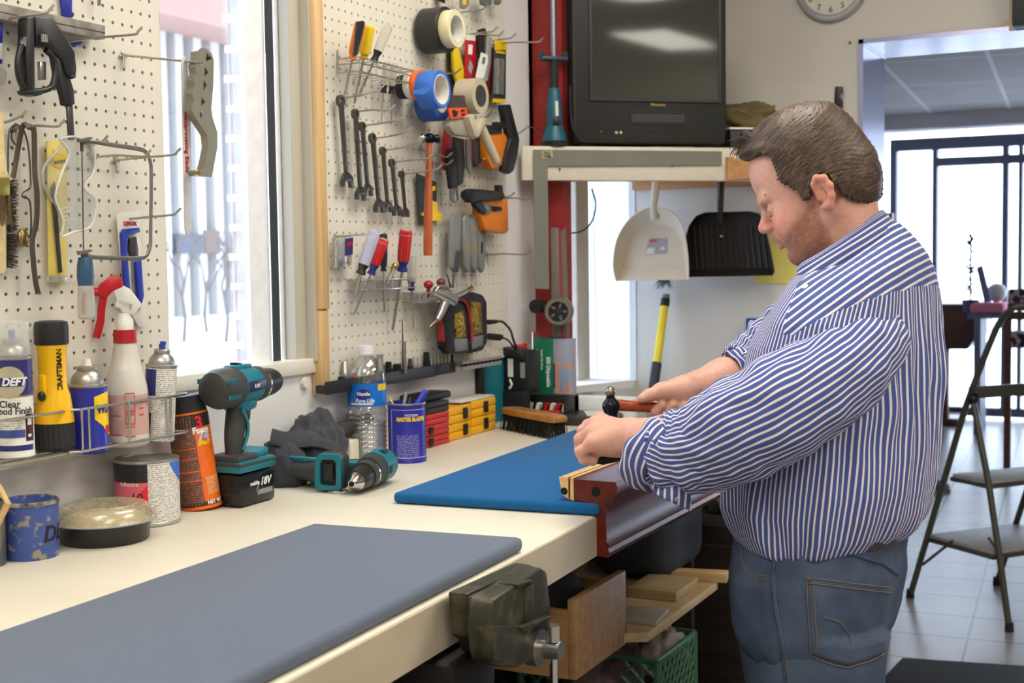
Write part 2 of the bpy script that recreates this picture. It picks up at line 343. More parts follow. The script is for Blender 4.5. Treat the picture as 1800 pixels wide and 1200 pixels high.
for k, px in enumerate((262, 288, 322, 352, 384, 412)):
    ya, yb = PX(px-8, 200, XB).y, PX(px+8, 200, XB).y
    for za, zb in ((125, 70), (205, 150), (300, 235), (400, 330)):
        b = MB(); b.bb((XB-.6, ya, PX(px, za, XB).z), (XB-.4, yb, PX(px, zb, XB).z)); b.build('window', mat('office_glass', (52, 60, 78), .2), ob)
for k, px in enumerate((246, 275, 305, 337, 368, 398, 428)):
    ya, yb = PX(px-7, 200, XB).y, PX(px+7, 200, XB).y; b = MB(); b.bb((XB-.5, ya, -.25), (XB+.3, yb, zt)); b.build('pilaster', PALE, ob)
b = MB(); b.bb((XB-.6, PX(298, 430, XB).y, PX(318, 446, XB).z), (XB+.35, PX(342, 430, XB).y, PX(318, 412, XB).z)); b.build('garage_window', mat('garage_glass', (46, 56, 80), .2), ob)
b = MB(); b.bb((XB-.6, PX(345, 430, XB).y, PX(360, 446, XB).z), (XB+.36, PX(372, 430, XB).y, PX(360, 405, XB).z)); b.build('entrance', mat('entrance_brick', (100, 78, 72), .8), ob)
for k, (px, d) in enumerate(((318, 17), (360, 19), (392, 16))):
    p = PX(px, 440, -d); b = MB(); random.seed(k)
    def br(q, dr, l, r, dp):
        e = q+dr*l; b.tube([q, q+dr*l*.5+V((random.uniform(-.05, .05),)*3), e], [r, r*.85, r*.7], 5)
        if dp:
            for _ in range(3): br(e, (dr+V((random.uniform(-.7, .7), random.uniform(-.7, .7), random.uniform(-.1, .4)))).normalized(), l*.68, r*.6, dp-1)
    br(V((-d, p.y, -.3)), V((0, 0, 1)), 1.0, .05, 3)
    tag(b.build('bare_tree', mat('bark', (90, 80, 76), .9)), 'bare young tree in the snow, '+('nearest the left pegboard', 'in the middle', 'nearest the brick pier')[k], 'tree')
b = MB()
for k in range(5): b.sph((-9-k*.5, PX(300+k*28, 500, -9).y, -.3), (1.6, 1.5, .35+.1*(k % 2)), 20)
tag(b.build('snow_bank', SNOW, ang=180), 'ploughed snow bank beyond the window', 'snow', kind='stuff')
# ================================================================ workbench and what lies on it
CREAM = mat('cream_bench_paint', (224, 216, 197), .5, var=.04, scale=5, bump=.12, bscale=45)
FELT1 = mat('slate_blue_cloth', (98, 108, 126), .95, var=.1, scale=420, bump=.25, bscale=700, sheen=.15, spec=.1)
FELT2 = mat('bright_blue_cloth', (28, 92, 146), .95, var=.08, scale=420, bump=.2, bscale=700, sheen=.1, spec=.1)
DKWOOD = wood('dark_cabinet_wood', (44, 34, 30), (62, 48, 40)); PINE = wood('pine', (222, 188, 136), (204, 164, 108)); PLY = wood('plywood', (178, 138, 92), (158, 116, 74))
PALEW = wood('pale_board', (205, 180, 138), (188, 160, 116))
wb = T('workbench', 'long cream painted workbench along the window wall', 'workbench', (.4, 1.5, 0))
b = MB(); b.ext([(.002, -.6, BZ-.07), (.885, -.6, BZ-.07), (.70, 3.36, BZ-.07), (.002, 3.36, BZ-.07)], (0, 0, .07), bev=.004); b.build('bench_top', CREAM, wb); b = MB(); b.ext([(.8852, -.6, BZ-.0695), (.8872, -.6, BZ-.0695), (.7022, 3.36, BZ-.0695), (.7002, 3.36, BZ-.0695)], (0, 0, .067)); b.build('shaded_front_edge', mat('worn_shaded_cream_paint', (198, 184, 158), .55, var=.07, scale=9, bump=.15), wb)  # front strip: worn tan paint, also darkened for the shade on this face
b = MB(); b.bb((.002, 3.305, BZ-.001), (.335, 3.368, BZ+.058), bev=.003); b.build('end_ledge', WALLW, wb)
for x, y in ((.06, .3), (.06, 1.9), (.50, 2.98), (.06, 3.28), (.74, -.4)):
    MB().bb((x-.04, y-.04, .0), (x+.04, y+.04, BZ-.07)).build('leg', mat('dark_leg_paint', (40, 38, 40), .6), wb)
b = MB(); b.bb((.10, -.5, .30), (.78, 2.93, .32)); b.build('lower_shelf', DKWOOD, wb)
b = MB(); b.bb((.01, -.5, 0), (.03, 3.3, .88)); b.build('back_panel', mat('dark_back_panel', (48, 42, 40), .8), wb)
# padded boards
def pad(name, label, px, mt, t, sub, vis, cat='upholstered board'):
    q = [PZ(a, c, BZ+t) for a, c in px]; b = MB(); b.ext([(v_.x, v_.y, BZ+.001) for v_ in q], (0, 0, t-.001), bev=.009); return tag(b.build(name, mt, ang=60), label, cat)
tl, tr = PZ(550, 919, BZ+.022), PZ(921, 944, BZ+.022); fr = PZ(405, 1200, BZ+.022); bl = PZ(-5, 1108, BZ+.022)
dr, dl = (fr-tr).normalized(), (bl-tl).normalized()
b = MB(); b.ext([(q.x, q.y, BZ+.001) for q in (tl, tr, tr+dr*1.6, tl+dl*1.6)], (0, 0, .022), bev=.008)
tag(b.build('padded_board', FELT1, ang=60), 'slate blue cloth covered board lying on the near end of the bench', 'padded board')
tl, tr = PZ(690, 866, BZ+.02), PZ(1052, 888, BZ+.02); far = PZ(1025, 749, BZ+.02); ur = (far-tl).normalized(); L_ = 1.16
b = MB(); b.ext([(q.x, q.y, BZ+.001) for q in (tl, tr, tr+ur*L_, tl+ur*L_)], (0, 0, .02), bev=.007)
tag(b.build('padded_board', FELT2, ang=60), 'bright blue cloth covered board under the mahogany rail', 'padded board')
# mahogany rail being worked on
MAHO = wood('mahogany', (108, 40, 28), (82, 25, 19), (30, 3, 30), .24, .0, 0); STRIPW = wood('bare_wood_strip', (224, 190, 132), (208, 168, 108), (40, 3, 40))
rl = T('pool_table_rail', 'mahogany rail with moulded apron lying over the bench edge on the blue board', 'table rail', (.75, 2.05, BZ+.02), (0, 0, math.radians(-.5)))
def rx(px, py): return PY(px, py, 2.04)
Y0, Y1 = 0, 1.25
def prof(pts, y0=0, y1=1.25): return [[V((x, y0, z)) for x, z in pts]], (0, y1-y0, 0)
b = MB()
P1 = [(-.030, .040), (-.028, .004), (-.005, .0005), (.012, .0005), (.014, -.09), (.031, -.092), (.036, -.083), (.033, -.076), (.036, -.071), (.030, -.064), (.026, -.045), (.028, -.02), (.034, -.003), (.041, .004), (.043, .012), (.048, .016), (.052, .030), (.048, .040)]
l, e = prof(P1); b.ext(l, e); rb = b.build('rail_body', MAHO, rl, local=True); MAHO.node_tree.nodes['Principled BSDF'].inputs['Specular IOR Level'].default_value = .22; MAHO.node_tree.nodes['Principled BSDF'].inputs['Roughness'].default_value = .3
b = MB(); l, e = prof([(-.058, .042), (-.052, .012), (-.040, .004), (-.0405, .0425)]); b.ext(l, e); l, e = prof([(-.036, .0425), (-.037, .004), (-.030, .002), (-.030, .042)]); b.ext(l, e); b.build('cushion_strip', STRIPW, rl, local=True)
b = MB(); l, e = prof([(-.0405, .039), (-.040, .004), (-.037, .004), (-.036, .039)], .002); b.ext(l, e); b.build('groove', MAHO, rl, local=True)
b = MB(); b.cyl((.012, -.0006, .021), (.012, .004, .021), .0085); b.build('bolt_hole', mat('hole_black', (12, 9, 8), .9), rl, local=True); b = MB(); b.cyl((-.048, -.0006, .018), (-.048, .004, .018), .0065); b.build('bolt_hole', mat('hole_black', (12, 9, 8), .9), rl, local=True)
b = MB(); b.box((.0218, -.001, -.045), (.019, .003, .09)); b.build('apron_end', MAHO, rl, local=True)
# vise on the front edge
VISE = mat('worn_vise_paint', (62, 62, 50), .42, .5, col2=(112, 102, 82), mix=(.5, .8), scale=40, bump=.25, det=8)
vs = T('vise', 'heavy worn green iron vise bolted to the front edge of the bench', 'vise', (.85, 1.5, .9))
b = MB(); b.ext(wall([(822, 1043), (934, 992), (944, 997), (940, 1130), (905, 1150), (846, 1150), (838, 1126), (828, 1122)], .835), (-.03, 0, 0), bev=.004); b.build('rear_jaw', VISE, vs)
b = MB(); b.ext(wall([(843, 1050), (950, 999), (958, 1005), (952, 1130), (905, 1160), (850, 1158)], .858), (-.018, 0, 0), bev=.003); b.build('jaw_plate', mat('jaw_plate_wood', (70, 62, 48), .6, var=.3, scale=40), vs)
b = MB(); b.ext(wall([(868, 1054), (953, 998), (963, 1003), (971, 1082), (966, 1092), (964, 1130), (948, 1152), (912, 1173), (880, 1172), (868, 1164), (862, 1105)], .895), (-.034, 0, 0), bev=.005)
b.ext(wall([(922, 1035), (936, 1023), (940, 1028), (942, 1092), (925, 1100)], .898), (-.01, 0, 0), bev=.003)
b.ext(wall([(868, 1100), (917, 1098), (917, 1105), (890, 1122), (888, 1164), (870, 1162)], .899), (-.012, 0, 0), bev=.003)
b.ext(wall([(912, 1026), (938, 1018), (938, 1024), (912, 1033)], .90), (-.03, 0, 0), bev=.002)
b.ext(wall([(918, 1102), (970, 1082), (970, 1088), (922, 1110)], .905), (-.03, 0, 0), bev=.002); b.build('front_jaw', VISE, vs)
p = PX(944, 1138, .897); b = MB(); b.cyl(p-V((.01, 0, 0)), p+V((.006, 0, 0)), .024, n=28); b.cyl(p, p+V((.035, 0, 0)), .0125); b.build('screw', STEEL, vs)
q = p+V((.024, 0, 0)); b = MB(); b.cyl(q+V((0, 0, .028)), q-V((0, 0, .17)), .0055); b.cyl(q+V((0, 0, .012)), q+V((0, 0, .033)), .0095); b.sph(q-V((0, 0, .175)), .009); b.build('handle', CHROME, vs)
b = MB(); b.bb((.62, 1.44, .74), (.82, 1.56, .88), bev=.01); b.cyl((.4, 1.5, .80), (.85, 1.5, .80), .02); b.build('slide', mat('vise_dark_iron', (40, 38, 36), .5, .6), vs)
# under the bench
ub = T('wooden_box', 'open plywood box on the shelf below the bench beside the vise', 'box', (.6, 2.15, .63))
pA, pB, pC = PX(1011, 1055, .72), PX(1100, 999, .72), PX(1100, 1130, .72); y0, y1, z0, z1 = pA.y, pB.y, pC.z-.002, pA.z
for nm, lo, hi in (('front_panel', (.705, y0, z0), (.72, y1, z1)), ('back_panel', (.50, y0, z0), (.515, y1, z1-.02))): MB().bb(lo, hi, bev=.001).build(nm, PLY, ub)
b = MB(); b.bb((.515, y0, z0), (.705, y0+.012, z1-.02)); b.build('end_panel', PLY, ub); b = MB(); b.bb((.515, y1-.012, z0), (.705, y1, z1-.02)); b.build('end_panel', PLY, ub); MB().bb((.515, y0+.012, z0), (.705, y1-.012, z0+.012)).build('bottom', PLY, ub)
b = MB(); b.cyl((.61, y0+.02, z1-.09), (.61, y1-.1, z1-.02), .07, n=24)
tag(b.build('canister', mat('charcoal_plastic', (38, 40, 44), .5)), 'dark round canister poking out of the plywood box', 'canister')
sp = T('shelf_plank', 'pale plank jutting out under the bench with offcuts lying on it', 'plank', (.5, 2.4, .67)); zp = PX(1220, 1052, .76).z
b = MB(); b.ext([(.30, 2.05, zp-.018), (.76, 2.30, zp-.018), (.76, 2.735, zp-.018), (.70, 2.80, zp-.018), (.30, 2.80, zp-.018)], (0, 0, .018), bev=.001); b.build('plank', PALEW, sp)
for k, (a, c, s, n) in enumerate(((1165, 1040, (.11, .14, .02), 'thick square offcut of pale board at the back of the plank'), (1130, 1085, (.08, .1, .008), 'thin white offcut at the near end of the plank'), (1215, 1018, (.16, .04, .02), 'narrow batten at the far edge of the plank'))):
    q = PZ(a, c, zp); tag(MB().box((q.x, q.y, zp+s[2]/2+.0005), s, (0, 0, .1*k), bev=.001).build('wood_offcut', (PALEW, mat('white_board', (190, 182, 168), .6), PINE)[k]), n, 'offcut')
b = MB(); b.box((.58, 2.78, .80), (.20, .26, .22), bev=.05, seg=4); tag(b.build('storage_tub', mat('slate_plastic', (52, 62, 74), .55)), 'rounded slate grey tub under the bench behind the plywood box', 'tub')
b = MB(); b.bb((.40, 2.85, .73), (.66, 2.87, .0)); 
tag(b.build('divider_board', DKWOOD), 'dark upright divider board under the bench', 'board')
# milk crate
ck = T('milk_crate', 'green lattice milk crate under the bench below the plank', 'crate', (.64, 2.55, .322)); GRN = mat('crate_green', (58, 104, 78), .5)
pa, pb = PX(1155, 1150, .75), PX(1212, 1118, .75)
def lattice(mb, o, u, w, nu, nw, r):
    for i in range(-nw, nu+1):
        a = max(0, -i); e = min(nw, nu-i)
        if e > a:
            mb.tube([o+u*((i+a)/nu)+w*(a/nw), o+u*((i+e)/nu)+w*(e/nw)], r, 4); mb.tube([o+u*((i+a)/nu)+w*(1-a/nw), o+u*((i+e)/nu)+w*(1-e/nw)], r, 4)
ya, yb, zc = pa.y, pb.y+.03, pb.z; b = MB()
lattice(b, V((.75, ya, .322)), V((0, yb-ya, 0)), V((0, 0, zc-.322)), 8, 8, .004); lattice(b, V((.45, ya, .322)), V((.30, 0, 0)), V((0, 0, zc-.322)), 8, 8, .004); b.build('lattice_side', GRN, ck)
b = MB(); Q = [V((.75, ya, zc)), V((.75, yb, zc)), V((.45, yb, zc)), V((.45, ya, zc))]; b.tube(Q, .007, 6, closed=True); b.tube([q-V((0, 0, zc-.33)) for q in Q], .007, 6, closed=True)
for q in Q: b.tube([q, q-V((0, 0, zc-.33))], .008, 6)
b.build('rim', GRN, ck)
def rag(name, c, s, mt, label, seed, amp=.35, cat='cloth', flat=True, n=48, freq=3.2):
    b = MB(); b.sph((0, 0, 0), 1, n)
    for q in b.bm.verts:
        d = q.co.copy(); k = 1+amp*noise.noise(d*freq*.5+V((seed, 0, 0)))+amp*.45*noise.noise(V((d.x*freq*1.6, d.y*freq*1.6, d.z*freq))+V((0, seed, 3)))
        q.co = V((d.x*s[0]*k, d.y*s[1]*k, d.z*s[2]*k))
        if flat and q.co.z < -s[2]*.55: q.co.z = -s[2]*.55
        q.co += V(c)+V((0, 0, s[2]*.55 if flat else 0))
    return tag(b.build(name, mt, ang=180), label, cat)
rag('cloth_rag', (.62, 2.42, zp-.15), (.08, .09, .06), mat('purple_rag', (78, 58, 70), .9, col2=(120, 110, 108), scale=14), 'crumpled purple rag above the green crate', 3)
rag('cloth_rag', (.70, 2.55, zp-.15), (.05, .07, .06), mat('white_rag', (165, 155, 150), .9, var=.1), 'crumpled pale rag on the rim of the green crate', 9)
# dark cabinet behind the man with a tray of paper rolls
cb = T('cabinet', 'low dark wood cabinet behind the man at the end of the bench', 'cabinet', (.9, 3.2, 0))
MB().bb((.56, 3.05, .0), (.84, 3.75, .735), bev=.004).build('body', DKWOOD, cb)
for x in (.57, ): MB().bb((x, 3.03, .06), (x+.28, 3.05, .70), bev=.004).build('door', DKWOOD, cb)
MB().bb((.825, 3.018, .35), (.832, 3.03, .47)).build('handle', STEEL, cb)
tr = T('metal_tray', 'grey metal tray on the dark cabinet', 'tray', (.8, 3.3, .737)); GM = mat('dull_metal', (120, 116, 112), .45, .5)
b = MB(); b.ext([[V(q) for q in ((.57, 3.07, .737), (.83, 3.07, .737), (.83, 3.6, .737), (.57, 3.6, .737))]], (0, 0, .01)); b.build('bottom', GM, tr)
b = MB()
for lo, hi in (((.57, 3.60, .745), (.83, 3.61, .85)), ((.56, 3.07, .745), (.57, 3.6, .85)), ((.83, 3.07, .745), (.84, 3.6, .85)), ((.57, 3.065, .737), (.83, 3.072, .765))): b.bb(lo, hi)
b.build('side', GM, tr)
for k, (x0, y0, x1, y1, r, mt, n) in enumerate(((.60, 3.2, .68, 3.5, .018, PAPER, 'white paper roll lying on the left of the metal tray'), (.66, 3.15, .66, 3.5, .02, PAPER, 'white paper roll lying in the middle of the metal tray'), (.72, 3.12, .70, 3.5, .008, YEL, 'yellow stick lying in the metal tray'), (.76, 3.2, .79, 3.5, .025, WHT, 'fat white tube at the right of the metal tray'))):
    tag(MB().cyl((x0, y0, .748+r), (x1, y1, .80+r), r).build('paper_roll' if k != 2 else 'stick', mt), n, 'roll' if k != 2 else 'stick')
# ---------------------------------------------------------------- cans and bottles; each built upright round its own axis, local -y to the camera
def finemat(name, paper, ink, row=.0032, thr=.5, sc=420):
    if name in MC: return MC[name]
    m = mat(name, paper, .5, var=.01); nt = m.node_tree; N = nt.nodes; L = nt.links; tc = [n for n in N if n.type == 'TEX_COORD'][0]
    sx = N.new('ShaderNodeSeparateXYZ'); L.new(tc.outputs['Object'], sx.inputs[0])
    def mth(op, a, bv): n = N.new('ShaderNodeMath'); n.operation = op; (L.new(a, n.inputs[0])); n.inputs[1].default_value = bv; return n.outputs[0]
    z = mth('FRACT', mth('MULTIPLY', sx.outputs[2], 1/row), 0); line = mth('GREATER_THAN', z, .5)
    mp = N.new('ShaderNodeMapping'); mp.inputs['Scale'].default_value = (sc, sc, 1/row*.9); L.new(tc.outputs['Object'], mp.inputs[0]); nz = N.new('ShaderNodeTexNoise'); nz.inputs['Scale'].default_value = 1; nz.inputs['Detail'].default_value = 2; L.new(mp.outputs[0], nz.inputs['Vector'])
    g = mth('GREATER_THAN', nz.outputs['Fac'], thr); mu = N.new('ShaderNodeMath'); mu.operation = 'MULTIPLY'; L.new(line, mu.inputs[0]); L.new(g, mu.inputs[1])
    mx = N.new('ShaderNodeMix'); mx.data_type = 'RGBA'; L.new(mu.outputs[0], mx.inputs[0]); mx.inputs[6].default_value = rgb(paper); mx.inputs[7].default_value = rgb(ink); L.new(mx.outputs[2], N['Principled BSDF'].inputs['Base Color']); return m
FINE = finemat('fine_print', (222, 220, 214), (158, 154, 150), .0034, .47, 260)
def arcp(mb, r, z0, z1, x0, x1, n=20, f=None):
    """patch of a cylinder as seen from the camera between x0..x1 (fractions of the radius)"""
    a0, a1 = -PI/2+math.asin(max(-1, x0)), -PI/2+math.asin(min(1, x1)); vs = []; fs = []
    for i in range(n+1):
        t = a0+(a1-a0)*i/n; x = math.sin(t+PI/2); lo, hi = f(x) if f else (z0, z1); vs += [(r*math.cos(t), r*math.sin(t), lo), (r*math.cos(t), r*math.sin(t), hi)]
    for i in range(n): fs.append([2*i, 2*i+2, 2*i+3, 2*i+1])
    return mb.add(vs, fs)
def ltext(name, txt, size, mt, par, r, z, x=0, ext=.0003, bold=0, sx=1, shear=0):
    return letters(name, txt, size, mt, par, at((0, 0, z), Matrix.Rotation(math.asin(x), 3, 'Z')), wrap=r, ext=ext, bold=bold, sx=sx, shear=shear, local=True)
def canthing(name, label, cat, xl, xr, yb, z, tilt=(0, 0), off=0):
    if z < RK+.01 and z > 1.0: z = PX((xl+xr)/2, yb, .086).z
    c, r = stand(xl, xr, yb, z); R = Matrix.Rotation(math.radians(tilt[0]), 3, RT) @ Matrix.Rotation(math.radians(tilt[1]), 3, FW) @ face_cam(c, off)
    return T(name, label, cat, (c.x, c.y, z), R), c, r
RK = 1.107
ALU = mat('brushed_aluminium', (176, 174, 168), .35, .85); TIN = mat('tinplate', (188, 186, 180), .28, .85)
def spray_top(mb, r, h, dome):
    mb.lathe([(r*.97, h), (r*1.03, h+.002), (r*1.03, h+.005), (r*.96, h+.006), (r*.9, h+.006)]+[(r*.82*math.cos(a)+r*.02, h+.006+dome*math.sin(a)) for a in [PI/2*k/8*.62 for k in range(9)]]+[(r*.52, h+.006+dome*.86), (r*.52, h+.010+dome*.9), (r*.44, h+.012+dome*.9), (r*.12, h+.011+dome*.9)])
# clear finish can
NAVY = mat('navy_label', (42, 44, 112), .35); 
t, c, r = canthing('spray_can', 'white and navy spray can with a clear cap, leftmost in the wire rack', 'spray can', -4, 61, 807, RK); H = hgt(c, 628)-c.z
MB().lathe([(r*.9, .0), (r, .002), (r, .004), (r*.98, .006), (r*.98, H*.62)]).build('can_body', PAPER, t, local=True); b = MB(); arcp(b, r*.983, H*.20, H*.36, -1, .5); b.build('small_print', FINE, t, local=True)
b = MB(); b.lathe([(r*.985, H*.62), (r*.985, H*.98)]); b.build('label_top', NAVY, t, local=True); b = MB(); spray_top(b, r, H*.98, .022); b.build('shoulder', ALU, t, local=True)
b = MB(); b.lathe([(r*.93, H+.004), (r*.95, H+.05), (r*.93, H+.055), (.0001, H+.056)], cap=False); b.build('cap', mat('frosted_cap', (226, 226, 222), .22, alpha=.38, var=.02), t, local=True)
MB().cyl((0, 0, H+.026), (0, 0, H+.042), .005).build('nozzle', mat('pale_blue_plastic', (110, 125, 200), .4), t, local=True)
b = MB(); arcp(b, r*1.0, 0, 0, -1, .62, 24, lambda x: (H*.765-.024*math.sqrt(max(0, 1-((x+.2)/.83)**2)), H*.765+.024*math.sqrt(max(0, 1-((x+.2)/.83)**2)))); b.build('emblem', mat('pale_gold', (196, 188, 160), .3, .4), t, local=True)
b = MB(); arcp(b, r*1.005, H*.72, H*.81, -1, .55); b.build('emblem_band', NAVY, t, local=True)
ltext('lettering', 'DEFT', .0165, WINK, t, r*1.01, H*.765, .02, bold=.0006, sx=.95, shear=.25)
b = MB(); arcp(b, r*.99, H*.615, H*.63, -1, 1); b.build('gold_line', mat('gold_ink', (170, 150, 90), .3, .5), t, local=True)
ltext('lettering', 'Clear', .0145, INK, t, r*.985, H*.545, -.25, bold=.0002); ltext('lettering', 'Wood Finish', .0145, INK, t, r*.985, H*.475, -.13, bold=.0002, sx=.9); ltext('lettering', 'GLOSS', .008, mat('grey_ink', (120, 116, 110), .5), t, r*.985, H*.39, -.12)
b = MB(); arcp(b, r*.986, H*.21, H*.29, -1, .52); b.build('blue_band', mat('denim_label', (62, 82, 150), .4), t, local=True); b = MB(); arcp(b, r*.986, .012, H*.135, -1, .9); b.build('navy_band', NAVY, t, local=True)
b = MB(); arcp(b, r*.988, H*.17, H*.44, .55, .93); b.build('guitar_picture', mat('maroon_picture', (74, 24, 30), .4, col2=(40, 16, 20), scale=60), t, local=True)
b = MB(); arcp(b, r*.992, H*.33, H*.40, .65, .85); arcp(b, r*.992, H*.21, H*.24, .66, .82); b.build('picture_highlight', PAPER, t, local=True)
# torch
t, c, r = canthing('flashlight', 'yellow flashlight with black ends standing in the wire rack', 'flashlight', 63, 132, 795, RK); H = hgt(c, 562)-c.z; k = H
RIB = BLKR
b = MB(); n = 48; vs = []
for z, q in ((.0, .90), (.006, 1.0), (.043, 1.0), (.045, .96)): vs.append([V(((r*q+(-.0012 if i % 2 else 0))*math.cos(2*PI*i/n), (r*q+(-.0012 if i % 2 else 0))*math.sin(2*PI*i/n), z)) for i in range(n)])
b.loft(vs); b.build('lens_ring', RIB, t, local=True, ang=20)
MB().lathe([(r*.98, .044), (r*.97, .05), (r*.84, .085), (r*.70, .10), (r*.70, H*.76), (r*.76, H*.80), (r*.78, H*.815)]).build('barrel', mat('torch_yellow', (242, 186, 10), .35, var=.03), t, local=True)
b = MB(); b.lathe([(r*.78, H*.81), (r*.84, H*.82), (r*.845, H*.94), (r*.80, H*.985), (r*.55, H*.995), (.001, H*.997)]); b.build('tail_cap', BLK, t, local=True)
b = MB(); b.box((-r*.52, -r*.55, .094), (r*.42, r*.3, .055), (0, 0, -.6), bev=.006); b.build('switch_guard', mat('torch_yellow', (0, 0, 0)), t, local=True); b = MB(); b.sph((-r*.55, -r*.8, .088), (.006, .004, .008)); b.build('switch', BLK, t, local=True)
letters('lettering', 'CRAFTSMAN', .0118, INK, t, at((0, 0, 0), Matrix.Rotation(math.asin(.48), 3, 'Z')) @ at((0, -r*.705, H*.62), Matrix(((0, -1, 0), (0, 0, -1), (1, 0, 0)))), ext=.0006, bold=.0003, sx=1.0, local=True)
# blue and yellow lubricant can
t, c, r = canthing('spray_can', 'blue and yellow lubricant spray can with a white nozzle in the wire rack', 'spray can', 124, 192, 799, RK-.008); H = hgt(c, 680)-c.z
BLUC = mat('can_blue', (40, 48, 160), .3); YC = mat('can_yellow', (246, 208, 20), .35)
MB().lathe([(r*.9, .0), (r, .002), (r, .005), (r*.98, .007), (r*.98, H)]).build('can_body', BLUC, t, local=True); b = MB(); spray_top(b, r, H, .026); b.build('shoulder', ALU, t, local=True)
b = MB(); b.cyl((0, 0, H+.027), (0, 0, H+.036), .010, .008); b.cyl((0, 0, H+.034), (.0, 0, H+.046), .0072, .0055); b.build('nozzle', WHT, t, local=True)
b = MB(); arcp(b, r*.99, 0, 0, .3, 1, 16, lambda x: (H*.42+max(0, .7-x)*.03 if x < .7 else H*.42-(x-.7)*.06, H*.87+.01*(x-.3))); b.build('label_patch', YC, t, local=True)
ltext('lettering', 'WD', .019, BLUC, t, r, H*.67, .76, bold=.0008, sx=.8)
b = MB(); arcp(b, r*.992, H*.30, H*.42, .82, 1); b.build('red_patch', RED, t, local=True)
# trigger spray bottle
t, c, r = canthing('spray_bottle', 'cloudy trigger spray bottle with a red collar and trigger in the wire rack', 'spray bottle', 190, 262, 787, RK-.004); H = hgt(c, 600)-c.z
CLD = mat('cloudy_plastic', (214, 208, 198), .35, alpha=.93, var=.04, scale=8); 
MB().lathe([(r*.9, 0), (r, .004), (r, H*.52), (r*.96, H*.58), (r*.80, H*.72), (r*.73, H*.76), (r*.71, H*.765), (r*.60, H*.9), (r*.5, H), (r*.42, H)]).build('bottle', CLD, t, local=True)
b = MB(); b.lathe([(r*1.003, .02), (r*1.003, H*.5)], cap=False); b.build('contents', mat('pinkish_liquid', (222, 170, 160), .4, alpha=.55), t, local=True)
b = MB()
for z0 in (.10, .22, .34, .42): arcp(b, r*1.01, H*z0, H*z0+.0022, -.1, .35); arcp(b, r*1.01, H*z0+.016, H*z0+.018, -.1, .35)
for x0 in (-.1, .33): arcp(b, r*1.01, H*.22, H*.52, x0, x0+.03, 2)
for z0 in (.12, .3, .42): arcp(b, r*1.01, H*z0, H*z0+.002, -.8, -.3); arcp(b, r*1.01, H*z0, H*z0+.02, -.8, -.77, 2)
for z0 in (.3, .36, .42): arcp(b, r*1.01, H*z0, H*z0+.003, .55, .75)
b.build('printed_scale', mat('faded_red_ink', (206, 70, 66), .5), t, local=True)
b = MB(); n = 36; b.loft([[V((r*q*(1-(.02 if i % 2 else 0))*math.cos(2*PI*i/n), r*q*(1-(.02 if i % 2 else 0))*math.sin(2*PI*i/n), z)) for i in range(n)] for z, q in ((H-.002, .56), (H+.02, .54))]); b.build('collar', mat('collar_red', (172, 22, 34), .4), t, local=True, ang=20)
s = r/.036
b = MB(); b.lathe([(r*.42, H+.02), (r*.42, H+.036), (r*.33, H+.042), (r*.30, H+.048)]); b.box((.002*s, 0, H+.062), (.034*s, .02*s, .02*s), (0, .35, 0), bev=.005)
b.ext([(-.004*s, -.010*s, H+.048), (.018*s, -.010*s, H+.045), (.030*s, -.010*s, H+.062), (.012*s, -.010*s, H+.088), (-.008*s, -.010*s, H+.098), (-.018*s, -.010*s, H+.085)], (0, .02*s, 0), bev=.003); b.build('sprayer_head', WHT, t, local=True)
b = MB(); b.ext([(.0, -.012*s, H+.092), (-.002*s, -.012*s, H+.108), (-.018*s, -.012*s, H+.113), (-.036*s, -.012*s, H+.100), (-.042*s, -.012*s, H+.094), (-.040*s, -.012*s, H+.078), (-.028*s, -.012*s, H+.074), (-.018*s, -.012*s, H+.085)], (0, .024*s, 0), bev=.003)
b.tube(smooth([(-.03*s, 0, H+.09), (-.037*s, 0, H+.06), (-.040*s, 0, H+.035), (-.048*s, 0, H+.008)], 4), .007*s, 10, flat=(1.2, .7)); b.cyl((-.03*s, 0, H+.082), (-.056*s, 0, H+.086), .008*s, .007*s); b.build('trigger', mat('trigger_red', (198, 26, 36), .35), t, local=True)
# tilted white lacquer can
t, c, r = canthing('spray_can', 'white spray can with blue nozzle at the window end of the wire rack', 'spray can', 252, 306, 778, RK-.004, tilt=(0, 4)); H = hgt(c, 645)-c.z
MB().lathe([(r*.9, .0), (r, .002), (r, .005), (r*.98, .007), (r*.98, H)]).build('can_body', FINE, t, local=True); b = MB(); spray_top(b, r, H, .022); b.build('shoulder', ALU, t, local=True)
b = MB(); arcp(b, r*.99, H*.63, H*.985, -1, -.32); b.build('navy_band', NAVY, t, local=True); b = MB(); arcp(b, r*.99, .01, H*.4, -1, -.55); b.build('side_picture', mat('maroon_picture', (0, 0, 0)), t, local=True)
b = MB(); b.cyl((0, 0, H+.028), (0, 0, H+.04), .006, .005); b.box((.001, 0, H+.042), (.010, .007, .006)); b.build('nozzle', mat('blue_nozzle', (52, 62, 170), .4), t, local=True)
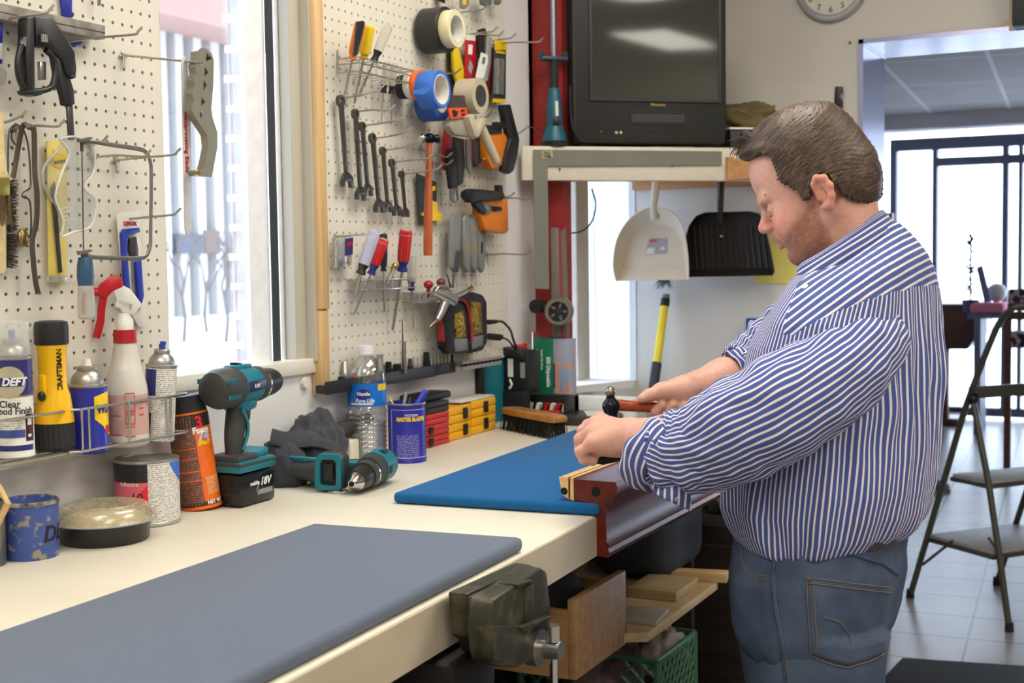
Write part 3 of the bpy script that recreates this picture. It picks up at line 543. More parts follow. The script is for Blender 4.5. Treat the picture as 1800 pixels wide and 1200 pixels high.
# wire rack
wr = T('wire_rack', 'wire rack fixed to the left pegboard holding spray cans and the flashlight', 'rack', (.02, 1.6, 1.1))
b = MB(); xf = .098; y2 = PX(334, 758, xf).y; y3 = y2-.0; yj = PX(140, 790, xf).y; yk = PX(128, 785, xf-.015).y
def rail(z, r_=.0022): b.tube([(.025, y2-.03, z), (.06, y2-.004, z), (xf-.006, y2, z), (xf, y2-.012, z), (xf, yj, z), (xf-.012, yj-.012, z), (xf-.004, yj-.03, z), (xf+.002, .9, z)], r_, 8)
rail(RK-.001); rail(RK+.066)
for y in (yj+.005, yj+.02, yj+.11, yj+.20, yj+.212, 1.3, 1.2): b.tube([(.03, y, RK-.003), (xf-.002, y, RK-.003), (xf+.002, y, RK+.004), (xf+.002, y, RK+.068)], .0018, 6)
for x in (.03, .06): b.tube([(x, .9, RK-.003), (x, y2-.01, RK-.003)], .0018, 6)
b.tube([(.026, .9, RK+.062), (.026, y2-.02, RK+.062)], .002, 6); b.build('wire_frame', WIRE, wr)
# ---- bench top, left to right
t, c, r = canthing('paint_can', 'grey paint splashed can at the left edge of the bench', 'can', -64, 10, 1001, BZ); H = hgt(c, 880)-BZ
MB().lathe([(r*.96, 0), (r, .003), (r, H), (r*.96, H), (r*.96, .006), (.001, .006)], cap=False).build('can_body', mat('grey_can', (126, 124, 116), .4, .4, col2=(90, 96, 100), scale=30), t, local=True)
tag(MB().tube([(c.x, c.y, BZ+.02), PD(14, 884, depth(c)-.03), PD(-4, 852, depth(c)-.01)], .005, 6).build('stir_stick', PINE), 'wooden stir stick in the grey can at the edge', 'stick')
t, c, r = canthing('paint_bucket', 'blue plastic bucket spattered with dried putty on the bench', 'bucket', 8, 104, 987, BZ); H = hgt(c, 877)-BZ
MB().lathe([(r*.96, 0), (r*.98, .004), (r, H*.92), (r*1.03, H*.93), (r*1.03, H*.985), (r*.99, H), (r*.955, H*.99), (r*.93, .01), (.001, .01)], cap=False, n=40).build('bucket', mat('splashed_blue', (62, 84, 152), .5, col2=(150, 142, 120), scale=70, mix=(.55, .63), det=8, bump=.15), t, local=True)
MB().lathe([(r*1.035, H*.94), (r*1.04, H*.96), (r*1.035, H*1.005), (r*.985, H*1.008), (r*.97, H*.97)], cap=False, n=40).build('rim', mat('crusty_rim', (168, 160, 136), .7, col2=(70, 70, 74), scale=50, bump=.3), t, local=True)
MB().lathe([(r*.95, H*.72), (.001, H*.725)], cap=False).build('putty', mat('dried_putty', (196, 190, 166), .8, bump=.3), t, local=True)
ltext('lettering', 'DE', .034, INK, t, r*.998, H*.42, .80, bold=.0008, shear=.2)
t, c, r = canthing('food_container', 'round black takeaway container of sawdust under a clear domed lid', 'container', 108, 262, 964, BZ); H = hgt(c, 912)-BZ; RR = r*1.15
b = MB(); b.lathe([(.001, 0), (r*.95, 0), (r*.99, .004), (r*1.03, H*.9), (r*1.06, H), (r*1.03, H), (r*.98, H*.4), (.001, H*.4)], cap=False, n=48); b.build('bowl', mat('black_tub', (26, 25, 26), .3, var=.2), t, local=True)
MB().lathe([(r*1.02, H*.9), (r*.8, H*1.25), (.001, H*1.4)], cap=False, n=40).build('sawdust', mat('sawdust', (214, 190, 130), .9, var=.2, scale=300, bump=.4), t, local=True)
b = MB(); b.lathe([(RR, H*1.0), (RR*1.02, H*1.06), (RR*1.0, H*1.12), (RR*.95, H*1.14), (RR*.90, H*1.5), (RR*.82, H*1.72), (RR*.78, H*1.74), (RR*.66, H*1.70), (RR*.62, H*1.78), (.001, H*1.80)], cap=False, n=48); b.build('lid', clear('cloudy_lid', (206, 194, 160), .12, .2, .5), t, local=True)
MB().lathe([(RR*.98, H*.99), (RR*1.025, H*1.0), (RR*1.03, H*1.05), (RR*1.0, H*1.09)], cap=False, n=48).build('lid_rim', mat('rim_grey', (150, 154, 158), .3), t, local=True)
t, c, r = canthing('glue_can', 'round can of contact cement with black, pink and white label', 'can', 205, 317, 928, BZ); H = hgt(c, 803)-BZ
MB().lathe([(r*.97, 0), (r, .002), (r, .006), (r*.985, .007), (r*.985, H*.96), (r*1.0, H*.965), (r, H*.995), (r*.96, H), (r*.90, H*.985), (r*.86, H*.97), (r*.5, H*.975), (.001, H*.98)], n=40).build('can_body', TIN, t, local=True)
b = MB(); b.lathe([(r*.99, H*.02), (r*.99, H*.955)], cap=False, n=40); b.build('label', FINE, t, local=True)
b = MB(); arcp(b, r*.995, H*.68, H*.955, -1, .02); b.build('black_band', mat('label_black', (34, 32, 34), .35), t, local=True)
b = MB(); arcp(b, r*.995, H*.02, H*.68, -1, .02); b.build('pink_band', mat('label_pink', (232, 110, 128), .4, var=.1, scale=10), t, local=True)
b = MB(); arcp(b, r*.998, 0, 0, -.42, .02, 16, lambda x: (H*.2, H*(.42+.42*(x+.42)/.8))); b.build('red_corner', mat('label_red', (224, 40, 52), .4), t, local=True)
b = MB(); arcp(b, r*.996, 0, 0, .68, 1, 10, lambda x: (H*(.93-1.0*(x-.68)), H*.95)); b.build('blue_corner', mat('label_blue', (60, 110, 200), .4), t, local=True)
ltext('lettering', 'Adhesive', .010, WINK, t, r*.997, H*.655, -.56); ltext('lettering', '10', .022, INK, t, r*.997, H*.45, -.32)
# leaning orange foam spray can
t, c, r = canthing('spray_can', 'tall orange spray adhesive can with a black cap leaning on the rack', 'spray can', 318, 391, 899, BZ, tilt=(0, -7)); H = (hgt(c, 690)-BZ)*.99
ORC = mat('can_orange', (226, 104, 20), .35); DKB = mat('can_dark', (50, 36, 32), .35)
MB().lathe([(r*.92, .002), (r*1.01, .002), (r*1.01, .007), (r*.98, .008), (r*.98, H*.84), (r*.9, H*.87)]).build('can_body', ORC, t, local=True)
b = MB(); arcp(b, r*.985, H*.06, H*.82, -1, .22, 24, lambda x: (H*.05, H*.82)); b.build('text_panel', finemat('brown_print', (140, 92, 76), (78, 44, 36), .004, .45), t, local=True)
b = MB(); arcp(b, r*.987, .008, H*.075, -1, 1); b.build('dark_band', DKB, t, local=True); b = MB(); arcp(b, r*.987, H*.72, H*.835, -1, 1); b.build('dark_band', DKB, t, local=True)
b = MB()
for z in (.54, .45, .34, .26): arcp(b, r*.989, H*z, H*z+.0018, -1, .2)
b.build('orange_rule', ORC, t, local=True)
b = MB(); arcp(b, r*.988, H*.13, H*.29, .42, .98); b.build('small_print', finemat('orange_print', (226, 150, 100), (196, 96, 40), .004), t, local=True)
MB().lathe([(r*.93, H*.84), (r*.95, H*.845), (r*.93, H*.995), (r*.88, H), (.001, H)]).build('cap', BLK, t, local=True)
ltext('lettering', '3', .030, mat('bright_red_ink', (224, 30, 40), .4), t, r*.99, H*.755, .48, bold=.001); ltext('lettering', 'Foam', .0155, WINK, t, r*.99, H*.69, .55, bold=.0006); ltext('lettering', '74', .026, mat('lilac_ink', (190, 190, 230), .4), t, r*.99, H*.63, .62, bold=.001)
ltext('lettering', 'SPRAY', .010, YC, t, r*.99, H*.575, .62, bold=.0005); ltext('lettering', 'NET WT', .009, WINK, t, r*.99, H*.06, .72, bold=.0003)
# ================================================================ the man: implicit surfaces meshed by surface nets
class Field:
    def __init__(s): s.ops = []
    def put(s, fn, lo, hi, k, mode): s.ops.append((fn, np.array(lo, float), np.array(hi, float), k, mode)); return s
    def cap(s, a, b, r, r2=None, k=.012, mode='u'):
        a, b = np.array(a, float), np.array(b, float); r2 = r if r2 is None else r2; d = b-a; dd = max(d @ d, 1e-12)
        def fn(p):
            t = np.clip(((p-a) @ d)/dd, 0, 1); return np.linalg.norm(p-a-t[..., None]*d, axis=-1)-(r+(r2-r)*t)
        R = max(r, r2); return s.put(fn, np.minimum(a, b)-R, np.maximum(a, b)+R, k, mode)
    def ell(s, c, r, R=None, k=.012, mode='u'):
        c, r = np.array(c, float), np.array(r, float); A = np.eye(3) if R is None else np.array(R, float).T
        def fn(p):
            q = (p-c) @ A.T; k0 = np.linalg.norm(q/r, axis=-1); k1 = np.linalg.norm(q/r**2, axis=-1)+1e-9; return k0*(k0-1)/k1
        return s.put(fn, c-r.max(), c+r.max(), k, mode)
    @staticmethod
    def mixin(D, v, k, mode):
        if mode == 'u': h = np.maximum(k-np.abs(D-v), 0)/k; return np.minimum(D, v)-h*h*k/4
        if mode == 's': v = -v
        h = np.maximum(k-np.abs(D-v), 0)/k; return np.maximum(D, v)+h*h*k/4
    def pts(s, P):
        D = np.full(len(P), 1.0)
        for fn, lo, hi, k, mode in s.ops:
            pad = k+.03; m = np.all((P > lo-pad) & (P < hi+pad), axis=1) if mode != 'i' else np.ones(len(P), bool)
            if m.any(): D[m] = s.mixin(D[m], fn(P[m]), k, mode)
        return D
    def mesh(s, lo, hi, h, proj=2):
        lo = np.array(lo, float); n = np.ceil((np.array(hi)-lo)/h).astype(int)+1; D = np.full(n, 1.0, np.float32)
        ax = [lo[i]+h*np.arange(n[i]) for i in range(3)]
        for fn, a, b, k, mode in s.ops:
            pad = k+3*h; i0 = np.clip(np.floor((a-pad-lo)/h).astype(int), 0, n); i1 = np.clip(np.ceil((b+pad-lo)/h).astype(int)+1, 0, n)
            if mode == 'i': i0 = np.zeros(3, int); i1 = n
            if (i1 <= i0).any(): continue
            sl = tuple(slice(i0[i], i1[i]) for i in range(3)); G = np.stack(np.meshgrid(*[ax[i][sl[i]] for i in range(3)], indexing='ij'), -1)
            D[sl] = s.mixin(D[sl], fn(G), k, mode)
        ins = D < 0; c = np.zeros(n-1, np.int8)
        cor = [(i, j, k) for i in (0, 1) for j in (0, 1) for k in (0, 1)]
        for i, j, k in cor: c += ins[i:n[0]-1+i, j:n[1]-1+j, k:n[2]-1+k]
        cells = np.argwhere((c > 0) & (c < 8)); idx = np.full(n-1, -1, np.int32); idx[tuple(cells.T)] = np.arange(len(cells))
        val = np.stack([D[tuple((cells+np.array(q)).T)] for q in cor], 1).astype(float); pos = np.zeros((len(cells), 3)); cnt = np.zeros(len(cells))
        for a in range(8):
            for b in range(a+1, 8):
                qa, qb = np.array(cor[a]), np.array(cor[b])
                if np.abs(qa-qb).sum() != 1: continue
                m = (val[:, a] < 0) != (val[:, b] < 0); t = val[m, a]/(val[m, a]-val[m, b]); pos[m] += qa+t[:, None]*(qb-qa); cnt[m] += 1
        P = lo+h*(cells+pos/cnt[:, None]); F = []
        for x in range(3):
            y, z = (x+1) % 3, (x+2) % 3; o = [0, 0, 0]; o[x] = 1
            A = ins[:n[0]-o[0], :n[1]-o[1], :n[2]-o[2]]; B = ins[o[0]:, o[1]:, o[2]:]
            for flip in (0, 1):
                E = np.argwhere((A & ~B) if flip == 0 else (~A & B)); ok = (E[:, y] > 0) & (E[:, z] > 0) & (E[:, y] < n[y]-1) & (E[:, z] < n[z]-1); E = E[ok]; q = []
                for dy, dz in ((0, 0), (-1, 0), (-1, -1), (0, -1)): e = E.copy(); e[:, y] += dy; e[:, z] += dz; q.append(idx[tuple(e.T)])
                q = np.stack(q, 1); F.append(q if flip == 0 else q[:, ::-1])
        F = np.concatenate(F); F = F[(F >= 0).all(1)]
        for _ in range(proj): P = s.project(P)
        return P, F
    def project(s, P, lim=.003):
        e = 6e-4; d = s.pts(P); g = np.stack([s.pts(P+np.eye(3)[i]*e)-s.pts(P-np.eye(3)[i]*e) for i in range(3)], 1)/(2*e); gg = (g*g).sum(1)+.02
        st = -(d/gg)[:, None]*g; l = np.linalg.norm(st, axis=1)+1e-12; return P+st*np.minimum(1, lim/l)[:, None]
def np_mesh(name, P, F, mats, parent=None, smooth=True):
    me = bpy.data.meshes.new(name); me.from_pydata([tuple(q) for q in P], [], [tuple(int(i) for i in f) for f in F]); me.update()
    me.polygons.foreach_set('use_smooth', [True]*len(me.polygons))
    for q in (mats if isinstance(mats, (list, tuple)) else [mats]): me.materials.append(q)
    o = bpy.data.objects.new(name, me); COL.objects.link(o)
    if parent is not None: o.parent = parent
    WM[o.name] = Matrix.Identity(4); return o
def refine(P, F, field, test, times=1):
    bm = bmesh.new(); vv = [bm.verts.new(q) for q in P]
    for f in F:
        try: bm.faces.new([vv[i] for i in f])
        except ValueError: pass
    for _ in range(times):
        es = [e for e in bm.edges if test(e.verts[0].co) and test(e.verts[1].co)]; bmesh.ops.subdivide_edges(bm, edges=es, cuts=1, use_grid_fill=True)
    bm.verts.index_update(); P = np.array([q.co[:] for q in bm.verts]); F = [[q.index for q in f.verts] for f in bm.faces]; bm.free()
    m = np.array([test(V(q)) for q in P]); Q = P[m]
    for _ in range(3): Q = field.project(Q)
    P[m] = Q; return P, F
HD = 2.25
MF = V((-math.cos(math.radians(7)), math.sin(math.radians(7)), 0)); ML = V((0, 0, 1)).cross(MF)         # body forward, body left (to the camera)
HFz = V((-math.cos(math.radians(-6)), math.sin(math.radians(-6)), 0)); BETA = math.radians(24)
Hf = HFz*math.cos(BETA)-V((0, 0, 1))*math.sin(BETA); Hu = V((0, 0, 1))*math.cos(BETA)+HFz*math.sin(BETA); Hl = Hu.cross(Hf)
EAR = PD(1452, 345, HD)+Hl*-0.0
HS = HD/FPX
EAR = EAR                                        # head origin: mid-point between the ears
def hd(f, l, u): return EAR+Hf*f+Hl*l+Hu*u
def hp(px, py):
    """pixel on the head's middle plane -> (forward, up) in the head's own frame"""
    d = ray(px, py); t = (EAR-EYE).dot(Hl)/d.dot(Hl); q = EYE+d*t-EAR; return (q.dot(Hf), q.dot(Hu))
HR = np.array(Matrix((Hf, Hl, Hu)).transposed())
B = Field(); A = np.array
def hell(c, r, k=.015, mode='u', both=False):
    for sgn in ((1, -1) if both else (1,)): B.ell(hd(c[0], c[1]*sgn, c[2]), r, HR, k, mode)
def hcap(a, b, r, r2=None, k=.01, mode='u', both=False):
    for sgn in ((1, -1) if both else (1,)): B.cap(hd(a[0], a[1]*sgn, a[2]), hd(b[0], b[1]*sgn, b[2]), r, r2, k, mode)
# neck, trunk and legs (inside the clothes)
nb = PD(1500, 470, HD); ch = PD(1480, 600, HD); be = PD(1465, 850, HD); pv = PD(1445, 990, 2.24)
B.ell(ch-V((0,0,.03)), (.10, .15, .15), None, .05); B.ell(be, (.115, .15, .17), None, .05); B.ell(pv, (.10, .14, .12), None, .05)
for sg in (1, -1):
    hip = pv+ML*.09*sg-V((0, 0, .06)); kn = V((hip.x-.01, hip.y, .50)); an = V((hip.x+.03, hip.y+.01*sg, .09))
    B.cap(hip, kn, .085, .058, .04); B.cap(kn, an, .056, .040, .03); B.cap(an+V((0, 0, -.03)), an+MF*.15+V((0, 0, -.055)), .042, .034, .03)
B.cap(nb-V((0, 0, .06)), hd(-.030, 0, -.02), .060, .050, .02)
for sg in (1, -1): hcap((-.02, .045*sg, -.03), (-.02-.0, .028*sg, -.10), .016, .014, .02)
# head
hell((-.002, 0, .055), (.087, .073, .084)); hell((.046, 0, .072), (.060, .060, .056), .03); hell((.040, 0, .0), (.058, .060, .085), .03); hell((.050, 0, -.055), (.046, .050, .034), .03)
hcap((-.004, .056, -.030), (.070, .024, -.070), .0125, .014, .014, both=True)
hcap((.080, .010, -.074), (.080, -.010, -.074), .0175, k=.02); hell((.064, .037, -.016), (.030, .023, .028), .025, both=True)
hcap((.088, .040, .036), (.097, .012, .035), .0085, k=.014, both=True); hcap((.097, .012, .035), (.097, -.012, .035), .008, k=.012)
hell((.099, .033, .017), (.016, .015, .0095), .014, 's', both=True); hell((.083, .032, .0155), (.0135, .0155, .0115), .006, both=True)
hcap((.098, 0, .026), (.115, 0, -.001), .0075, .0095, k=.012); hell((.1175, 0, -.0055), (.0105, .0105, .009), .008); hell((.108, .011, -.0095), (.010, .0068, .0072), .006, both=True)
hell((.110, .0065, -.0165), (.0045, .0032, .003), .004, 's', both=True)
hcap((.098, .02, -.031), (.104, .0, -.0265), .0075, k=.012, both=True); hcap((.097, .018, -.0365), (.1065, .002, -.0355), .0042, k=.006, both=True); hcap((.095, .016, -.0455), (.1025, .0, -.0465), .005, k=.006, both=True)
hcap((.095, .021, -.041), (.1105, 0, -.0408), .0018, k=.004, mode='s', both=True); hcap((.1, .02, -.057), (.1, -.02, -.057), .0035, k=.01, mode='s')
hcap((.088, .022, -.004), (.086, .028, -.03), .0025, k=.012, mode='s', both=True)
pts = [(.005, .074, .010), (.004, .078, .020), (-.006, .083, .027), (-.017, .085, .022), (-.021, .084, .006), (-.016, .081, -.010), (-.007, .077, -.022), (.002, .073, -.021)]
for i in range(len(pts)-1): hcap(pts[i], pts[i+1], .0050 if i < 5 else .0065, k=.006, both=True)
hell((-.008, .075, .002), (.012, .0055, .019), .006, both=True); hell((-.005, .082, .0), (.0075, .0055, .010), .006, 's', both=True); hcap((-.011, .079, .015), (-.016, .081, -.004), .0038, k=.005, both=True); hcap((.004, .074, .001), (.004, .0745, -.006), .0045, k=.005, both=True)
# left arm and fist (near), right arm and hand on the hammer
def Q(px, py, d): return PD(px, py, d)
B.cap(Q(1490, 590, 2.10), Q(1280, 772, 2.06), .055, .048, .03); B.cap(Q(1280, 775, 2.06), Q(1180, 778, 2.11), .047, .043, .02); B.cap(Q(1180, 778, 2.11), Q(1112, 769, 2.165), .043, .032, .02)
wl = Q(1112, 769, 2.165); MCP = [Q(1056, 739, 2.245), Q(1047, 745, 2.22), Q(1040, 759, 2.195), Q(1042, 778, 2.17)]
PIP = [Q(1034, 748, 2.262), Q(1026, 757, 2.24), Q(1020, 772, 2.21), Q(1021, 794, 2.175)]; DIP = [Q(1032, 774, 2.268), Q(1026, 784, 2.245), Q(1020, 790, 2.215), Q(1026, 806, 2.18)]; TIP = [Q(1043, 794, 2.262), Q(1038, 801, 2.24), Q(1032, 804, 2.215), Q(1042, 811, 2.185)]
for i in range(4):
    B.cap(wl+(MCP[i]-wl)*.12, MCP[i], .0215, .0128, .016)
for i in range(4):
    r = (.0105, .0108, .0102, .0092)[i]
    B.cap(MCP[i], PIP[i], r*1.14, r, .008); B.cap(PIP[i], DIP[i], r, r*.92, .006); B.cap(DIP[i], TIP[i], r*.92, r*.82, .005)
B.ell(Q(1072, 783, 2.19), (.034, .026, .018), None, .02)
th = [Q(1098, 770, 2.215), Q(1072, 780, 2.255), Q(1052, 796, 2.262), Q(1040, 804, 2.255)]
for i in range(3): B.cap(th[i], th[i+1], (.019, .013, .0115)[i], (.013, .0115, .0095)[i], .01)
B.cap(Q(1440, 580, 2.44), Q(1345, 668, 2.46), .05, .046, .03); B.cap(Q(1345, 668, 2.46), Q(1275, 670, 2.42), .045, .0405, .02); B.cap(Q(1275, 670, 2.42), Q(1208, 686, 2.375), .0405, .029, .02)
wr_ = Q(1210, 686, 2.378)
B.ell(Q(1186, 693, 2.372), (.036, .022, .022), None, .018); B.cap(Q(1205, 684, 2.36), Q(1163, 688, 2.352), .022, .0165, .014); B.cap(Q(1163, 688, 2.352), Q(1141, 695, 2.342), .0140, .0112, .008); B.cap(Q(1141, 695, 2.342), Q(1129, 700, 2.335), .0110, .0086, .006)
for k, x in enumerate((1156, 1176, 1195, 1212)):
    r = (.0105, .0108, .0102, .009)[k]; m = Q(x+16, 691, 2.405); a = Q(x-4, 705, 2.415); b_ = Q(x-3, 728, 2.39); c_ = Q(x-2, 722, 2.352); d_ = Q(x+8, 712, 2.345)
    B.cap(wr_, m, .018, .012, .014); B.cap(m, a, r*1.1, r, .007); B.cap(a, b_, r, r*.95, .006); B.cap(b_, c_, r*.95, r*.9, .005); B.cap(c_, d_, r*.9, r*.8, .005)
P, F = B.mesh((.55, 1.90, 0), (1.38, 2.62, 1.72), .0042, 2)
near_head = lambda q: (q-hd(.03, 0, .0)).length < .155
handc = [Q(1060, 770, 2.21), Q(1175, 700, 2.37)]
P, F = refine(P, F, B, lambda q: near_head(q) or min((q-h_).length for h_ in handc) < .085, 1)
P, F = refine(P, F, B, lambda q: (q-hd(.085, .02, 0)).length < .075 or (q-hd(-.01, .08, 0)).length < .05 or (q-handc[0]).length < .075, 1)
def skinmat():
    m = mat('skin', (212, 160, 140), .48, var=.06, scale=120, bump=.12, bscale=600, spec=.4); nt = m.node_tree; N = nt.nodes; L = nt.links; b = N['Principled BSDF']
    at_ = N.new('ShaderNodeVertexColor'); at_.layer_name = 'tone'; mx = N.new('ShaderNodeMix'); mx.data_type = 'RGBA'; mx.blend_type = 'MULTIPLY'; mx.inputs[0].default_value = 1
    cr = [n for n in N if n.type == 'VALTORGB'][0]; L.new(cr.outputs[0], mx.inputs[6]); L.new(at_.outputs[0], mx.inputs[7]); L.new(mx.outputs[2], b.inputs['Base Color'])
    b.inputs['Subsurface Weight'].default_value = .12; b.inputs['Subsurface Radius'].default_value = (.006, .0025, .0015); b.inputs['Subsurface Scale'].default_value = 1; return m
man = np_mesh('person', P, F, skinmat())
tag(man, 'man in striped shirt and jeans bending over the mahogany rail, hammer in hand', 'person')
# skin tones: ruddy cheeks, nose and ears, grizzled beard
loc = (P-np.array(EAR)) @ HR; f_, l_, u_ = loc[:, 0], np.abs(loc[:, 1]), loc[:, 2]
def sm(x, a, b): t = np.clip((x-a)/(b-a), 0, 1); return t*t*(3-2*t)
nz = np.array([noise.noise(V(q)*260) for q in P])*.5+np.array([noise.noise(V(q)*90) for q in P])*.5
inh = sm(u_, -.13, -.10)
beard = (1-sm(u_+.55*(f_-.02), -.012, .008))*sm(f_, .010, .022)*inh*(1-.9*np.exp(-((f_-.105)**2+(u_+.041)**2*4+l_**2*.5)/.00012))
must = np.exp(-((f_-.107)**2+(u_+.027)**2)/.00010)*(l_ < .03); beard = np.clip(np.maximum(beard, must*.9)*(.95+.7*nz), 0, 1)*(f_ > 0)
rud = np.exp(-((f_-.078)**2+(u_+.012)**2+(l_-.042)**2)/.0009)+.9*np.exp(-((f_-.118)**2+(u_+.005)**2)/.0003)+.8*((l_ > .070)*(u_ > -.035)*(u_ < .045)*(f_ < .02)*(f_ > -.03))
col = np.ones((len(P), 3)); rud = np.clip(rud, 0, 1)[:, None]
col = col*(1-rud)+np.array([1.02, .80, .76])*rud; bd = (beard*.9)[:, None]; col = col*(1-bd)+np.array([.50, .40, .33])*bd
gl = np.clip(sm(nz, .15, .45)*beard, 0, 1)[:, None]*.22; col = col*(1-gl)+np.array([.95, .9, .85])*gl
lip = (np.exp(-((f_-.104)**2+(u_+.044)**2*1.6)/.00004)*(l_ < .02))[:, None]*.7; col = col*(1-lip)+np.array([.9, .62, .6])*lip
kn_ = np.zeros(len(P))
for q in MCP+PIP: kn_ += np.exp(-((P-np.array(q))**2).sum(1)/.00014)
kn_ = np.clip(kn_, 0, 1)[:, None]*.5; col = col*(1-kn_)+np.array([1.0, .78, .74])*kn_
ca = man.data.color_attributes.new('tone', 'FLOAT_COLOR', 'POINT'); ca.data.foreach_set('color', np.concatenate([col, np.ones((len(P), 1))], 1).astype(np.float32).ravel())
# brows and lashes
HAIRM = mat('dark_brown_hair', (50, 36, 28), .5, var=.3, scale=300)
for sg in (1, -1):
    b = MB(); random.seed(4)
    for k in range(90): t = random.random(); c = hd(.099-.016*t**1.5, sg*(.012+.034*t), .034+.006*t+random.uniform(-.002, .003)); b.tube([c, c+Hf*.002+Hl*sg*.006+Hu*.001+Hf*.001], [.0013, .0003], 4)
    b.build('eyebrow', HAIRM, man); b = MB(); b.tube([hd(.0965-.010*((k-3)/3.5)**2 if k > 3 else .0965-.004*((k-3)/3)**2, sg*(.0185+.0042*k), .0085-.0006*k) for k in range(7)], [.0004, .0008, .001, .001, .001, .0009, .0004], 5); b.build('eyelashes', HAIRM, man)
# hair: swept-back, outline in the head's own plane, inflated sideways
def poly_sd(pl):
    pl = np.array(pl)
    def fn(x, y):
        d = np.full(x.shape, 1e9); s = np.ones(x.shape)
        for i in range(len(pl)):
            ax, ay = pl[i]; bx, by = pl[i-1]; ex, ey = bx-ax, by-ay; wx, wy = x-ax, y-ay; t = np.clip((wx*ex+wy*ey)/(ex*ex+ey*ey+1e-12), 0, 1); d = np.minimum(d, (wx-ex*t)**2+(wy-ey*t)**2)
            c1 = y >= ay; c2 = y < by; c3 = ex*wy > ey*wx; fl = (c1 & c2 & c3) | (~c1 & ~c2 & ~c3); s = np.where(fl, -s, s)
        return s*np.sqrt(d)
    return fn
outer = [hp(*q) for q in ((1300, 278), (1303, 257), (1320, 234), (1340, 214), (1365, 196), (1402, 182), (1440, 177), (1465, 181), (1490, 199), (1515, 229), (1540, 264), (1552, 308), (1550, 345), (1540, 358), (1500, 420), (1420, 440), (1350, 400), (1330, 330), (1315, 290))]
line = [hp(*q) for q in ((1290, 283), (1325, 279), (1350, 274), (1364, 276), (1371, 292), (1379, 320), (1400, 331), (1416, 340), (1424, 356), (1434, 352), (1438, 325), (1447, 310), (1466, 312), (1478, 328), (1490, 343), (1508, 356), (1530, 358), (1548, 356), (1575, 350), (1590, 150), (1400, 120), (1260, 180))]
so, sl_ = poly_sd(outer), poly_sd(line)
def hairfn(p):
    q = (p-np.array(EAR)) @ HR; f, l, u = q[..., 0], q[..., 1], q[..., 2]; s = so(f, u); t = np.clip(-s/.085, 0, 1); lat = .0835*np.sqrt(np.clip(1-(1-t)**2, 0, 1))
    rho = np.sqrt((f+.03)**2+(u+.05)**2); groove = .00035*np.sin(rho*1300+l*700+11*np.sin(l*70+rho*50))+.0003*np.sin(rho*2600+l*1200)
    d = np.where(s < 0, (np.abs(l)-lat)*.62, np.maximum(s, (np.abs(l)-lat)*.6)); return np.maximum(d+groove, sl_(f, u)+.002*np.sin(l*300+f*700)+.0015*np.sin(u*900))
Hh = Field(); Hh.put(hairfn, np.array(hd(0, 0, .06))-.16, np.array(hd(0, 0, .06))+.16, .001, 'u')
Ph, Fh = Hh.mesh(np.array(hd(0, 0, .07))-.15, np.array(hd(0, 0, .07))+.15, .0026, 1)
def hairmat():
    m = mat('hair', (50, 35, 26), .5, col2=(116, 90, 66), mix=(.42, .74), spec=.5); nt = m.node_tree; N = nt.nodes; L = nt.links; nz = [n for n in N if n.type == 'TEX_NOISE'][0]
    uv = N.new('ShaderNodeUVMap'); uv.uv_map = 'strand'; mp = N.new('ShaderNodeMapping'); mp.inputs['Scale'].default_value = (430, 6, 1); L.new(uv.outputs[0], mp.inputs[0]); L.new(mp.outputs[0], nz.inputs['Vector']); nz.inputs['Scale'].default_value = 1; nz.inputs['Detail'].default_value = 3
    bp = N.new('ShaderNodeBump'); bp.inputs['Strength'].default_value = .35; bp.inputs['Distance'].default_value = .002; L.new(nz.outputs['Fac'], bp.inputs['Height']); L.new(bp.outputs[0], N['Principled BSDF'].inputs['Normal']); return m
hair = np_mesh('hair', Ph, Fh, hairmat(), man)
uvl = hair.data.uv_layers.new(name='strand'); lh = (Ph-np.array(EAR)) @ HR; rho = np.sqrt((lh[:, 0]+.03)**2+(lh[:, 2]+.05)**2)+lh[:, 1]*.6; ang = np.arctan2(lh[:, 2]+.05, lh[:, 0]+.03)
li = np.zeros(len(hair.data.loops), int); hair.data.loops.foreach_get('vertex_index', li); uvl.data.foreach_set('uv', np.stack([rho[li], ang[li]], 1).ravel())
b = MB(); random.seed(11)                           # loose strands at the fringe and nape
for k in range(70):
    s0 = random.uniform(-.055, .055); t = random.random(); st = hp(1345-38*t, 240+25*t); en = hp(1292+random.uniform(-4, 14), 262+random.uniform(-10, 18)); md = hp(1315, 238+random.uniform(-6, 8))
    b.tube(smooth([hd(st[0], s0, st[1]), hd(md[0]+.002, s0*1.02, md[1]), hd(en[0], s0*1.04, en[1])], 4), .0005, 4)
for k in range(14):
    s0 = random.uniform(-.05, .05); st = hp(1488+random.uniform(0, 20), 215+random.uniform(0, 30)); md = hp(1541, 285+random.uniform(-10, 10)); en = hp(1549+random.uniform(-4, 2), 325+random.uniform(-12, 12))
    b.tube(smooth([hd(st[0], s0, st[1]), hd(md[0], s0*.9, md[1]), hd(en[0], s0*.8, en[1])], 4), .0006, 4)
b.build('loose_strands', HAIRM, hair)
